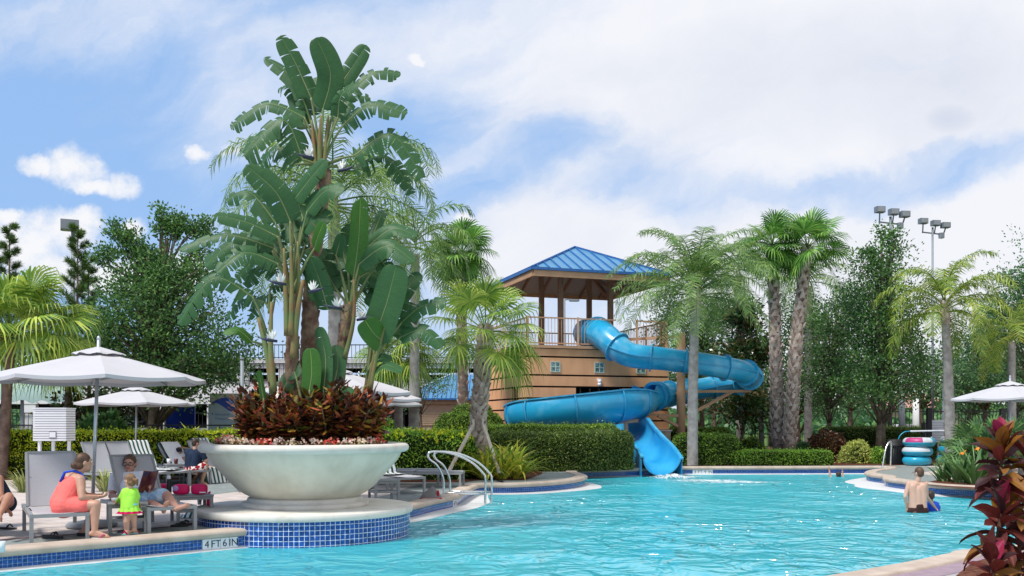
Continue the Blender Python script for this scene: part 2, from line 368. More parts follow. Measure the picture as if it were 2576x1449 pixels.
# ------------------------------------------------------------------ camera, sun, sky
cam = bpy.data.cameras.new('camera'); co = bpy.data.objects.new('camera', cam); COL.objects.link(co)
co.location = (0, 0, CZ); co.rotation_euler = (R(90), 0, 0)
cam.sensor_width = 36; cam.lens = F / 2576 * 36; cam.shift_y = (HY - 724.5) / 2576; cam.clip_end = 3000; cam.clip_start = .1
scene.camera = co
scene.view_settings.view_transform = 'Standard'; scene.view_settings.look = 'None'
scene.view_settings.exposure = 0.35; scene.view_settings.gamma = 1
SUN_EL, SUN_AZ = R(58), R(-130)      # azimuth measured from +Y towards +X : the sun stands behind the viewer's left shoulder
sd = Vector((math.sin(SUN_AZ) * math.cos(SUN_EL), math.cos(SUN_AZ) * math.cos(SUN_EL), math.sin(SUN_EL)))
sl = bpy.data.lights.new('sun', 'SUN'); sl.energy = 3.4; sl.angle = R(14); sl.color = (1, .95, .87)
so = bpy.data.objects.new('sun', sl); COL.objects.link(so); so.rotation_euler = sd.to_track_quat('Z', 'Y').to_euler()
w = bpy.data.worlds.new('World'); scene.world = w; w.use_nodes = True; nt = w.node_tree; E.nt = nt
bg = nt.nodes['Background']; bg.inputs[1].default_value = .10
sky = nt.nodes.new('ShaderNodeTexSky'); sky.sky_type = 'NISHITA'; sky.sun_disc = False
sky.sun_elevation = SUN_EL; sky.sun_rotation = SUN_AZ % (2 * PI); sky.air_density = 1.0; sky.dust_density = .6; sky.ozone_density = 2
tcw = nt.nodes.new('ShaderNodeTexCoord'); sp = nt.nodes.new('ShaderNodeSeparateXYZ'); nt.links.new(tcw.outputs['Generated'], sp.inputs[0])
dx, dy, dz = E(sp.outputs[0]), E(sp.outputs[1]), E(sp.outputs[2])
den = dy.abs().max(.12)
u = dx / den; v = dz / den           # tangent-plane sky coordinates (direction only)
def blob(x, y, rx, ry): # ellipse of sky centred on direction (x,y) of the grid, 1 at the centre, 0 at the edge
    a = (u - (x - CX) / F) / (rx / F); b = (v - (HY - y) / F) / (ry / F)
    return 1.0 - (a * a + b * b)
n1 = E.noise(u, v, 11, 6, .62); n1b = E.noise(u, v, 11, 6, .62, 4.0); n2 = E.noise(u, v, 26, 6, .65, 2.0)
u0, v0 = u, v
u = u0 + (n1 - .5) * .075; v = v0 + (n1b - .5) * .055     # domain warp: ragged cumulus outlines
cum = None
for x, y, rx, ry in ((180, 425, 100, 60), (235, 462, 130, 30), (305, 455, 66, 38), (95, 425, 60, 30), (500, 388, 44, 26), (575, 385, 40, 24),
                     (60, 620, 140, 84), (160, 595, 90, 66), (205, 560, 54, 40), (20, 560, 42, 32), (345, 570, 50, 42), (1160, 556, 34, 22), (1030, 150, 44, 24), (300, 690, 330, 70)):
    b_ = blob(x, y, rx, ry); cum = b_ if cum is None else cum.max(b_)
n2c = E.noise(u, v, 60, 5, .65, 6.0)
cum = (cum + (n2 - .5) * 1.9 + (n2c - .5) * .7 + .05).sst(-.25, 1.15)
# high broken sheet: diagonal streaks, thicker to the right, open gaps of blue
n3 = E.noise(u0, v0, 4.5, 6, .6, 9); n3b = E.noise(u0, v0, 4.5, 6, .6, 14)
u = u0 + (n3 - .5) * .22; v = v0 + (n3b - .5) * .14
s1 = u * .94 + v * .34; s2 = v * .94 - u * .34
hi = E.noise(s1 * .5, s2, 6, 8, .6, 3.1, .4); hi2 = E.noise(s1 * .35, s2 * 1.6, 16, 7, .62, 7.7)
def rblob(x, y, rx, ry, ang):
    a = u - (x - CX) / F; b = v - (HY - y) / F; c, s = math.cos(ang), math.sin(ang)
    p = (a * c + b * s) / (rx / F); q = (b * c - a * s) / (ry / F)
    return (1.0 - (p * p + q * q)).max(0)
sheet = (u0 * 1.1 + .50) + (hi - .5) * 1.5 + (hi2 - .5) * .6
gap = rblob(1280, 400, 330, 90, .35) * .62 + rblob(2480, 440, 560, 75, .12) * .62 + rblob(1010, 290, 230, 130, .2) * .45 + rblob(60, 330, 520, 260, 0) * .35 + rblob(480, 480, 420, 110, .1) * .35
fill = rblob(1600, 100, 1000, 230, .0) * .35 + rblob(1900, 300, 600, 170, .0) * .45 + rblob(2000, 660, 800, 150, 0) * .6 + rblob(1350, 640, 420, 150, 0) * .6 + rblob(250, 40, 600, 150, 0) * .30 + rblob(700, 160, 520, 150, .2) * .18
cover = (sheet - gap + fill).sst(-.15, 1.1)
u, v = u0, v0
allc = cover.max(cum)
shade = E.noise(s1 * .7, s2, 6, 6, .6, 1.3)
grey = (blob(2200, 200, 700, 210).max(0) * .5 + (shade - .46) * 1.5 + blob(2390, 300, 70, 40).max(0) * .45 + blob(1500, 170, 170, 70).max(0) * .25).max(0).min(1)
def mixc(f, a, b):
    n = nt.nodes.new('ShaderNodeMix'); n.data_type = 'RGBA'
    nt.links.new(f.v, n.inputs[0])
    for i, q in ((6, a), (7, b)):
        if isinstance(q, tuple): n.inputs[i].default_value = q
        else: nt.links.new(q, n.inputs[i])
    return n.outputs[2]
K = 10.0
ccol = mixc(grey, (.71 * K, .722 * K, .765 * K, 1), (.53 * K, .57 * K, .665 * K, 1))
ccol2 = mixc(cum * (1 - cover * .7), ccol, (.74 * K, .745 * K, .77 * K, 1))
skc = nt.nodes.new('ShaderNodeMix'); skc.data_type = 'RGBA'; skc.inputs[0].default_value = .8
nt.links.new(sky.outputs[0], skc.inputs[6]); skc.inputs[7].default_value = (.27 * K, .45 * K, .76 * K, 1)
fin = mixc(allc, skc.outputs[2], ccol2)
low = dz.sst(-.02, .0)
fin2 = mixc(low, (.18 * K, .19 * K, .17 * K, 1), fin)
nt.links.new(fin2, bg.inputs[0])
# ------------------------------------------------------------------ pool outline (waterline), counter-clockwise pieces
WL = lambda x, y: tuple(G(x, y, WZ)[:2])
left_wall = [(-16, 2.3), (-9.2, 8.65), WL(0, 1436), WL(300, 1407.5), WL(600, 1378), (-3.55, 13.98)]
cove = [(-2.35, 16.6), WL(1031.7, 1306.5), WL(1085, 1292), WL(1146, 1276.5), WL(1172, 1261), WL(1190, 1250), WL(1215, 1243.5), WL(1280, 1243), WL(1342, 1240.5), WL(1410, 1235), WL(1455, 1228), WL(1472, 1221), (2.12, 28.0), (1.98, 29.5), (2.05, 30.6)]
back = [(2.35, 30.95), WL(1635, 1197), (5.6, 32.8), (9, 33.0), (12.6, 33.2), (13.0, 32.9)]
right = [(12.6, 32.0), (11.5, 30.6), (10.75, 28.9), WL(2224, 1219.5), (10.3, 26.3), WL(2274, 1234), WL(2352, 1245), WL(2463, 1252.5), WL(2576, 1259), (13.5, 20.8), (19, 19.5)]
near = [(19, 15.5), (9.5, 13.2), tuple(G(2480, 1384, 0)[:2]), tuple(G(2388, 1399, 0)[:2]), tuple(G(2281, 1421.6, 0)[:2]), tuple(G(2125.6, 1449, 0)[:2]), (2.2, 8.7), (1.0, 7.6), (-1.5, 6.2), (-6, 4), (-13, -1)]
def dens(seg, k=5): return [tuple(p[:2]) for p in smooth_path([Vector((a, b, 0)) for a, b in seg], k)]
LW = dens(left_wall, 4); CV = dens(cove, 5); BK = dens(back, 4); RT = dens(right, 5); NR = dens(near, 5)
POOL = LW + CV + BK + RT + NR
def offset(poly, d, closed=True):
    """shift a polyline sideways by d to the left of travel"""
    out = []; n = len(poly)
    for i, p in enumerate(poly):
        a = poly[(i - 1) % n] if closed or i else poly[0]; b = poly[(i + 1) % n] if closed or i < n - 1 else poly[-1]
        t = Vector((b[0] - a[0], b[1] - a[1])); t = t.normalized() if t.length else Vector((1, 0))
        out.append((p[0] - t.y * d, p[1] + t.x * d))
    return out
def area(p): return sum(p[i][0] * p[(i + 1) % len(p)][1] - p[(i + 1) % len(p)][0] * p[i][1] for i in range(len(p))) / 2
OUT = 1 if area(POOL) < 0 else -1      # sign that moves outwards from the water
def sheet(name, outer, z, m, holes=(), kind='structure', grid=None):
    loops = [[Vector((x, y, 0)) for x, y in l] for l in [outer, *holes]]
    tris = tessellate_polygon(loops); pts = [q for l in loops for q in l]
    mb = MB(); mb.add([(q.x, q.y, z) for q in pts], [t if (pts[t[1]] - pts[t[0]]).cross(pts[t[2]] - pts[t[0]]).z > 0 else t[::-1] for t in tris])
    o = mb.build(name, m, origin=(0, 0, 0)); o['kind'] = kind; return o
sheet('ground', [(-900, -60), (900, -60), (900, 1500), (-900, 1500)], -.03, M['ground'], [POOL])
deckpoly = [(-30, -20), (30, -20), (30, 34.6), (15.2, 35.2), (8, 34.3), (3, 33.9), (-3, 26.6), (-9, 26.9), (-30, 27.4)]
sheet('pool_deck', deckpoly, 0.0, M['paver'], [POOL])
# strip of grey-green pavers along the coping with a dark border line
def strip(name, line, d0, d1, z, m, closed=False):
    a = offset(line, OUT * d0, closed); b = offset(line, OUT * d1, closed); n = len(line); mb = MB()
    vs = [(x, y, z) for x, y in a] + [(x, y, z) for x, y in b]
    fs = [(i, i + 1, n + i + 1, n + i) if OUT < 0 else (i, n + i, n + i + 1, i + 1) for i in range(n - 1)]
    mb.add(vs, fs); return struct(mb.build(name, m, origin=(0, 0, 0)))
strip('deck_border_pavers', LW, .28, 1.15, .004, M['grey_paver'])
strip('deck_border_line', LW, 1.10, 1.22, .008, M['red_line'])
strip('deck_border_pavers', CV[2:], .28, 1.5, .004, M['grey_paver'])
strip('deck_border_line', CV[2:12], 1.45, 1.57, .008, M['red_line'])
strip('deck_border_pavers', BK + RT, .28, 1.6, .004, M['grey_paver'])
strip('near_deck_pavers', NR, .30, 6.0, .004, M['lilac_paver'])
strip('near_deck_border', NR, .30, .62, .008, mat('border_lilac', (.30, .22, .26), .85, .2, scale=8))
p1, p2 = G(470, 1222), G(640, 1232)
pts = [tuple(G(x, y)[:2]) for x, y in ((300, 1222), (430, 1237), (520, 1246), (640, 1232), (700, 1222), (640, 1200), (560, 1199), (420, 1203), (250, 1205))]
sheet('deck_band', pts, .004, M['grey_paver'])
# planting beds
def bed(pts, z=.012): return sheet('mulch_bed', pts, z, M['mulch'])
bed([(-26, 25.9), (-10, 25.7), (-4.2, 25.6), (-3.9, 24.9), (-1.2, 24.6), (-.9, 25.6), (.35, 25.55), (.9, 28.6), (1.0, 31.2), (3.5, 32.9), (6, 33.9), (15, 34.6), (26, 36), (26, 60), (-26, 60)], .016)
bed([tuple(G(x, y)[:2]) for x, y in ((2318, 1218), (2360, 1208), (2430, 1206), (2480, 1210), (2600, 1215), (2700, 1235), (2560, 1238), (2460, 1232), (2380, 1226))], .014)
bed([tuple(G(x, y)[:2]) for x, y in ((2395, 1460), (2445, 1418), (2520, 1396), (2700, 1390), (2900, 1500), (2600, 1900), (2440, 1600))], .014)
# coping: bullnose kerb, in four pieces of the outline
def coping(line, closed=False):
    prof = [(.30, -.02), (.30, .030), (.24, .036), (0.02, .036), (-.02, .03), (-.05, .012), (-.06, -.02), (-.05, -.055), (-.02, -.075), (.02, -.08), (.02, -.12)]
    mb = MB(); n = len(line); rows = [offset(line, OUT * d, closed) for d, z in prof]; k = len(prof)
    vs = [(rows[j][i][0], rows[j][i][1], prof[j][1]) for i in range(n) for j in range(k)]
    fs = [(i * k + j, (i + 1) * k + j, (i + 1) * k + j + 1, i * k + j + 1) for i in range(n - 1) for j in range(k - 1)]
    fs += [tuple(range(k)), tuple(range((n - 1) * k + k - 1, (n - 1) * k - 1, -1))]
    mb.add(vs, fs, 0, True); return struct(mb.build('pool_coping', M['coping'], origin=(0, 0, 0)))
for l in (LW, CV + BK, RT, NR): coping(l)
tb = MB(); tb.wall(POOL, -.36, -.075, True); struct(tb.build('pool_tile_band', M['tile_small'], origin=(0, 0, 0)))
wb = MB(); wb.wall(offset(POOL, -OUT * .004), -1.5, -.34, True); struct(wb.build('pool_wall', M['plaster'], origin=(0, 0, 0)))
sheet('pool_floor', offset(POOL, OUT * .05), -1.35, M['plaster'])
def ledge(line, w):
    """white rolled gutter: a shallow slope that dips under the water"""
    nrm = offset(line, -OUT * 1.0, False); n = len(line); mb = MB(); rows = []
    for s, z in ((0, .035), (.5, .012), (1, -.012), (1.25, -.06), (1.3, -1.1)):
        rows += [(p[0] + (q[0] - p[0]) * (s * k_ - .02), p[1] + (q[1] - p[1]) * (s * k_ - .02), WZ + z) for p, q, k_ in zip(line, nrm, w)]
    mb.add(rows, [(r * n + i, r * n + i + 1, (r + 1) * n + i + 1, (r + 1) * n + i) for r in range(4) for i in range(n - 1)])
    struct(mb.build('pool_ledge', M['ledge'], origin=(0, 0, 0)))
ledge(LW, interp([.16, .16, .16, .14, .12], len(LW)))
ledge(CV, interp([.35, .45, .55, .8, .5, .22, .28, .4, .8, .5, .2, .15], len(CV)))
ledge(BK, [.15] * len(BK)); ledge(RT, interp([.2, .5, 1.1, 1.1, .7, .45, .4, .4, .4], len(RT)))
# water: a clear rippled surface, tinted like deep pool water
m, nt, N, L, b = newmat('pool_water'); E.nt = nt
N.remove(b); out = N['Material Output']
tc = N.new('ShaderNodeTexCoord'); sp = N.new('ShaderNodeSeparateXYZ'); L.new(tc.outputs['Object'], sp.inputs[0]); X, Y = E(sp.outputs[0]), E(sp.outputs[1])
h = E.noise(X, Y * .8, .9, 2, .5, 0, .8) * .9 + E.noise(X * 1.0, Y * .85, 2.1, 2, .55, 5, 1.0) * .62 + E.noise(X, Y, 6, 2, .5, 9, .5) * .08
h = h * (E.noise(X, Y, .22, 2, .5, 20).sst(.3, .7) * .9 + .45)
bp = N.new('ShaderNodeBump'); bp.inputs['Strength'].default_value = 1; bp.inputs['Distance'].default_value = .46; L.new(h.v, bp.inputs['Height'])
fr = N.new('ShaderNodeFresnel'); fr.inputs['IOR'].default_value = 1.33; L.new(bp.outputs[0], fr.inputs['Normal'])
fx = (E(fr.outputs[0]) * .12 + .43).min(.53)
tr = N.new('ShaderNodeBsdfTransparent'); tr.inputs[0].default_value = (.30, .85, .94, 1)
df = N.new('ShaderNodeBsdfDiffuse'); df.inputs[0].default_value = (.045, .60, .70, 1); L.new(bp.outputs[0], df.inputs['Normal'])
body = N.new('ShaderNodeMixShader'); body.inputs[0].default_value = .80; L.new(tr.outputs[0], body.inputs[1]); L.new(df.outputs[0], body.inputs[2])
gl = N.new('ShaderNodeBsdfGlossy'); gl.inputs['Roughness'].default_value = .17; L.new(bp.outputs[0], gl.inputs['Normal'])
mx = N.new('ShaderNodeMixShader'); L.new(fx.v, mx.inputs[0]); L.new(body.outputs[0], mx.inputs[1]); L.new(gl.outputs[0], mx.inputs[2]); L.new(mx.outputs[0], out.inputs[0])
M['water'] = m
sheet('pool_water', offset(POOL, OUT * .01), WZ, M['water'])
# foam where the slide runs out and along the jets
mf, nt, N, L, b = newmat('foam'); E.nt = nt
tc = N.new('ShaderNodeTexCoord'); sp = N.new('ShaderNodeSeparateXYZ'); L.new(tc.outputs['UV'], sp.inputs[0]); X, Y = E(sp.outputs[0]), E(sp.outputs[1])
b.inputs['Base Color'].default_value = (.85, .9, .92, 1); b.inputs['Roughness'].default_value = .6
tp = N.new('ShaderNodeBsdfTransparent'); mx = N.new('ShaderNodeMixShader')
rad = 1 - (X * X + Y * Y)
fac = (rad * .75 + (E.noise(X * 1.4, Y * .6, 6, 7, .75) - .5) * 3.4 - .18).sst(0, 1.1) * .9
L.new(fac.v, mx.inputs[0]); L.new(tp.outputs[0], mx.inputs[1]); L.new(b.outputs[0], mx.inputs[2]); L.new(mx.outputs[0], N['Material Output'].inputs[0])
def foam(cx, cy, rx, ry, rz=0, hgt=.05):
    mb = MB(); n = 28; k = 10; c, s = math.cos(rz), math.sin(rz)
    vs = []; uv = []
    for i in range(k + 1):
        for j in range(n):
            a = 2 * PI * j / n; r = i / k; x, y = r * math.cos(a), r * math.sin(a)
            zz = hgt * (1 - r * r) * (.5 + noise_v(x * 3 + cx, y * 3 + cy)) + .006
            vs.append((cx + c * x * rx - s * y * ry, cy + s * x * rx + c * y * ry, WZ + zz)); uv.append((x, y))
    b_ = mb.add(vs, [(i * n + j, i * n + (j + 1) % n, (i + 1) * n + (j + 1) % n, (i + 1) * n + j) for i in range(k) for j in range(n)], 0, True)
    for i, q in enumerate(uv): mb.uv[b_ + i] = q
    return mb
from mathutils import noise as _noise
def noise_v(x, y, z=0.0): return _noise.noise(Vector((x, y, z)))
mb = foam(*G(1690, 1203, WZ)[:2], .9, 1.1, 0, .16)
for a in ((1780, 1210, 1.6, .9), (1860, 1214, 1.5, .6), (1720, 1200, .8, .5)):
    q = foam(*G(a[0], a[1], WZ)[:2], a[2], a[3], 0, .03); off = len(mb.v); mb.add(q.v, q.f, 0, True)
    for i, uvv in q.uv.items(): mb.uv[off + i] = uvv
o = mb.build('splash_foam', mf, origin=(0, 0, WZ)); tag(o, None, None, None, 'stuff')
# depth marker tiles with lettering
def text_obj(name, txt, size, m, parent, origin, right, up, ext=.001, align='LEFT'):
    cu = bpy.data.curves.new(name, 'FONT'); cu.body = txt; cu.size = size; cu.extrude = ext; cu.align_x = align
    o = bpy.data.objects.new(name + '_t', cu); COL.objects.link(o)
    dg = bpy.context.evaluated_depsgraph_get(); dg.update(); me = bpy.data.meshes.new_from_object(o.evaluated_get(dg))
    bpy.data.objects.remove(o); me.materials.clear(); me.materials.append(m)
    right = Vector(right).normalized(); up = Vector(up).normalized(); n = right.cross(up)
    Mx = Matrix((right, up, n)).transposed().to_4x4(); Mx.translation = Vector(origin)
    me.transform(Mx); me.name = name
    t = bpy.data.objects.new(name, me); COL.objects.link(t); setpar(t, parent); return t
M['ink'] = mat('dark_lettering', (.02, .025, .05), .6, .2); M['marker'] = mat('white_marker_tile', (.70, .70, .72), .25, .5)
def marker(a, b_, words, label, zt=-.078, zb=-.225):
    a = Vector((*a, 0)); b_ = Vector((*b_, 0)); r = (b_ - a).normalized(); n = Vector((r.y, -r.x, 0))
    a = a + n * .010; b_ = b_ + n * .010
    t = thing('depth_marker', label, 'depth marker', (a.x, a.y, zb)); L_ = (b_ - a).length; k = len(words)
    mb = MB()
    for i in range(k):
        p = a + r * L_ * (i + .5) / k
        mb.box((p.x, p.y, (zt + zb) / 2), (L_ / k - .006, .012, zt - zb), math.atan2(r.y, r.x))
    mb.build('tile', M['marker'], t)
    for i, wd in enumerate(words):
        p = a + r * L_ * (i + .5) / k + n * .008
        text_obj('lettering', wd, (zt - zb) * .95, M['ink'], t, (p.x, p.y, zb + (zt - zb) * .2), r, (0, 0, 1), align='CENTER')
a = WL(508, 1387); b_ = WL(597, 1378.5); marker(a, b_, ['4', 'FT', '6', 'IN'], 'white depth tiles reading 4 FT 6 IN at the near left pool edge')
i = min(range(len(CV)), key=lambda i: (Vector(CV[i]) - Vector(WL(1146, 1276.5))).length); a = CV[i - 1]; b_ = CV[i + 1]
aa = Vector(a).lerp(Vector(b_), .15); bb = Vector(a).lerp(Vector(b_), .75); marker(aa, bb, ['4', 'FT', '6'], 'white depth tiles reading 4 FT 6 below the metal grab rails')
a = (BK[0]); a = WL(1742, 1194); b_ = WL(1793, 1194)
def onback(x):
    for p, q in zip(BK, BK[1:]):
        xa, xb = CX + F * p[0] / p[1], CX + F * q[0] / q[1]
        if xa <= x <= xb: s = (x - xa) / (xb - xa); return (p[0] + (q[0] - p[0]) * s, p[1] + (q[1] - p[1]) * s)
marker(onback(1742), onback(1793), ['3', 'FT', '9', 'IN'], 'white depth tiles reading 3 FT 9 IN on the far pool edge')

# ------------------------------------------------------------------ planter platform and bowl
PC = Vector((-3.30, 15.25, 0))
t = thing('planter_platform', 'round stone platform faced with blue tiles standing in the pool edge', 'platform', PC + V(0, 0, -1.3))
mb = MB(); n = 96
cyl = [(PC.x + 1.66 * math.cos(2 * PI * i / n), PC.y + 1.66 * math.sin(2 * PI * i / n)) for i in range(n)]
mb.wall(cyl, -1.34, .13, True, 0, True); mb.build('tiled_wall', M['tile_big'], t)
mb = MB(); mb.lathe([(1.60, .125), (1.69, .125), (1.705, .14), (1.705, .215), (1.685, .23), (0.0, .232)], 96, (PC.x, PC.y, 0)); mb.build('stone_slab', M['stone'], t)
t = thing('planter_bowl', 'huge round cream stone bowl planter on the tiled platform', 'planter', PC + V(0, 0, .232))
c0 = (PC.x, PC.y, 0)
mb = MB(); mb.lathe([(.84, .38), (.90, .41), (.95, .435), (1.08, .53), (1.21, .674), (1.34, .81), (1.45, .94), (1.505, 1.03), (1.525, 1.09)], 96, c0); mb.build('bowl', M['bowl'], t)
mb = MB(); mb.lathe([(1.52, 1.085), (1.60, 1.09), (1.635, 1.12), (1.645, 1.16), (1.63, 1.20), (1.59, 1.222), (1.48, 1.222), (1.44, 1.20), (1.42, 1.14)], 96, c0); mb.build('rim', M['stone'], t)
mb = MB(); mb.lathe([(.99, .232), (1.0, .25), (1.0, .28), (.985, .30), (.89, .303), (.90, .32), (.905, .345), (.89, .37), (.85, .385), (.80, .386)], 96, c0); mb.build('pedestal', M['stone'], t)
mb = MB(); mb.lathe([(1.44, 1.14), (0, 1.17)], 64, c0); mb.build('soil', M['soil'], t)
# ------------------------------------------------------------------ vegetation builders
def tree_trunk(mb, base, top, r0, r1, bend=0.1, n=10, k=7, mi=0):
    base = Vector(base); top = Vector(top); pts = []
    o = Vector((U(-1, 1), U(-1, 1), 0)) * bend
    for i in range(k):
        t = i / (k - 1); pts.append(base.lerp(top, t) + o * math.sin(PI * t))
    mb.tube(pts, [r0 + (r1 - r0) * (i / (k - 1)) ** .8 for i in range(k)], n, True, mi); return pts
def broadleaf(name, label, base, crowns, trunk_r, lf, leaf=.11, per=70, spread=.33, seed=1, group=None, cat='tree', trunk_top=None, aspect=.5, twig=True, up=0.0, bark='bark'):
    """crowns: (centre, radii, clusters). Limbs run from the trunk to leaf clusters through each crown volume."""
    global rng; rng = np.random.default_rng(seed); random.seed(seed)
    base = Vector(base); t = thing(name, label, cat, base, 0, group)
    allc = []; allq = []; tr = MB()
    ctop = Vector(trunk_top) if trunk_top else Vector(crowns[0][0]) + V(0, 0, crowns[0][1][2] * .5)
    tp = tree_trunk(tr, base, ctop, trunk_r, trunk_r * .25, .12)
    for c, r, n in crowns:
        c = Vector(c)
        for i in range(int(n * 1.2)):
            d = rdir(1)[0]; q = rng.random() ** .45
            p = c + Vector((d[0] * r[0] * q, d[1] * r[1] * q, d[2] * r[2] * q))
            if noise_v(p.x * .9 + seed, p.y * .9, p.z * .9) < -.30: continue
            allc.append(p); allq.append(min(1, .35 + r[0] * .65))
    for i, p in enumerate(allc):
        if i % 2 == 0:
            h = base.z + (ctop.z - base.z) * min(.95, max(.25, (p.z - base.z) / (ctop.z - base.z) * U(.45, .8)))
            j = min(range(len(tp)), key=lambda q: abs(tp[q].z - h)); a = tp[j]
            m_ = a.lerp(p, .5) + V(0, 0, (p - a).length * .12)
            tr.tube([a, m_, p], [trunk_r * .22, trunk_r * .13, .012], 5)
    tr.build('trunk', M[bark], t)
    cr = MB(); Cs = []; Ds = []
    for p, sp_q in zip(allc, allq):
        k = int(per * 1.05 * U(.6, 1.3)); o = rng.normal(size=(k, 3)) * spread * 1.12 * sp_q * np.array((1, 1, .75)) * U(.6, 1.25)
        Cs.append(np.array(p) + o); Ds.append(o / spread + rng.normal(size=(k, 3)) * .8 + np.array((0, 0, up)))
    Cs = np.concatenate(Cs); Ds = np.concatenate(Ds)
    leaf_mesh(cr, Cs, Ds, rdir(len(Cs)), leaf * .95 * rng.uniform(.7, 1.3, len(Cs)), leaf * 1.1 * aspect * rng.uniform(.8, 1.2, len(Cs)))
    cr.build('crown', M[lf], t); return t
def ringed(mb, pts, rads, n=12, mi=0, amp=.05, step=.10):
    """palm trunk with ring scars"""
    sp_ = smooth_path(pts, 8); L = sum((sp_[i + 1] - sp_[i]).length for i in range(len(sp_) - 1)); k = max(8, int(L / step) * 2)
    x = np.linspace(0, len(sp_) - 1, k); out = []; rr = []
    for i, q in enumerate(x):
        a = int(q); f = q - a; p = sp_[a].lerp(sp_[min(a + 1, len(sp_) - 1)], f); out.append(p)
        rr.append(float(np.interp(i / (k - 1), np.linspace(0, 1, len(rads)), rads)) * (1 + amp * (1 if i % 2 else -1) * U(.5, 1)))
    mb.tube(out, rr, n, True, mi); return out
def boots(mb, pts, r, n, size, mi=0, tmin=0, tmax=1, out=.5):
    """criss-cross leaf-base stubs up a trunk"""
    sp_ = smooth_path(pts, 10)
    for i in range(n):
        t = tmin + (tmax - tmin) * i / n; q = t * (len(sp_) - 1); a = int(q); p = sp_[a].lerp(sp_[min(a + 1, len(sp_) - 1)], q - a)
        az = i * 2.4 + U(-.2, .2); d = Vector((math.cos(az), math.sin(az), 0)); sd_ = Vector((-d.y, d.x, 0)); rr = r[0] + (r[1] - r[0]) * t
        w_ = size * U(.45, .7); h_ = size * U(.9, 1.3); o = size * out * U(.6, 1.3)
        b0 = p + d * rr * .8
        vs = [b0 - sd_ * w_, b0 + sd_ * w_, b0 + sd_ * w_ * .35 + d * o + V(0, 0, h_), b0 - sd_ * w_ * .35 + d * o + V(0, 0, h_), b0 + d * (o * .4) + V(0, 0, h_ * 1.05), b0 + d * size * .28 + V(0, 0, h_ * .25)]
        mb.add(vs, [(0, 1, 5), (1, 2, 5), (2, 3, 5), (3, 0, 5), (2, 4, 3), (1, 4, 2), (0, 3, 4)], mi)
def frond(mb, base, az, el, L_, droop, nl=42, ll=.55, lw=.03, plumose=.3, rw=.022, hang=.5, seed=0):
    """one feather frond: rachis + leaflets"""
    pts = []; p = Vector(base); e = el; k = 14; st = L_ / k
    for i in range(k + 1):
        pts.append(p.copy()); d = Vector((math.cos(az) * math.cos(e), math.sin(az) * math.cos(e), math.sin(e)))
        p = p + d * st; e -= droop / k * (.45 + 1.3 * i / k)
        e = max(e, -1.45)
    mb.tube(pts, [rw * (1 - .85 * i / k) for i in range(k + 1)], 4, False, 0)
    vs = []; fs = []; b = 0
    for i in range(nl):
        t = .16 + .84 * i / (nl - 1); q = t * k; a = min(int(q), k - 1); f = q - a
        c = pts[a].lerp(pts[a + 1], f); tg = (pts[a + 1] - pts[a]).normalized()
        sd_ = tg.cross(Vector((0, 0, 1))); sd_ = sd_.normalized() if sd_.length > .01 else Vector((1, 0, 0)); up = sd_.cross(tg)
        l = ll * (math.sin(PI * (.12 + .80 * t)) ** .7) * U(.85, 1.12)
        for s in (-1, 1):
            d = (sd_ * s + tg * U(.45, .8) + up * U(-plumose, plumose * 1.2)).normalized()
            m_ = c + d * l * .5 + V(0, 0, -hang * l * .10); e_ = c + d * l * .82 + V(0, 0, -hang * l * U(.45, .75))
            w_ = tg * lw
            vs += [c - w_ * .4, c + w_ * .4, m_ + w_ * .55, m_ - w_ * .55, e_]; fs += [(b, b + 1, b + 2, b + 3), (b + 3, b + 2, b + 4)]; b += 5
    mb.add(vs, fs, 0)
def queen_palm(name, label, pts, r0, r1, nf, L_, lf='lf_queen', group=None, seed=1, ll=.55, shaft=True, els=(1.25, -.35), droop=1.9, bark='bark_grey', hang=.6, azbias=None, nl=42):
    random.seed(seed); t = thing(name, label, 'palm tree', pts[0], 0, group)
    tr = MB(); ringed(tr, pts, (r0 * 1.15, r0, r1), 12, 0, .035, .12); tr.build('trunk', M[bark], t)
    top = Vector(pts[-1]); d = (top - Vector(pts[-2])).normalized()
    if shaft:
        sh = MB(); sh.tube([top - d * .25, top + d * .15, top + d * .65], [r1 * 1.05, r1 * 1.25, r1 * .6], 10); boots(sh, [top - d * .3, top + d * .5], (r1, r1 * .8), 16, r1 * 1.3, 0, 0, 1, .5); sh.build('crownshaft', M['boot'], t)
    cr = MB()
    for i in range(nf):
        az = i * 2.4 + U(-.25, .25); q = i / max(1, nf - 1)
        if azbias: az = azbias(i, az)
        el = els[0] + (els[1] - els[0]) * q ** .9 + U(-.12, .12)
        frond(cr, top + d * (.55 - .4 * q), az, el, L_ * U(.85, 1.08), droop * U(.85, 1.15), nl, ll, .031, .40, .024, hang)
    cr.build('crown', M[lf], t); return t
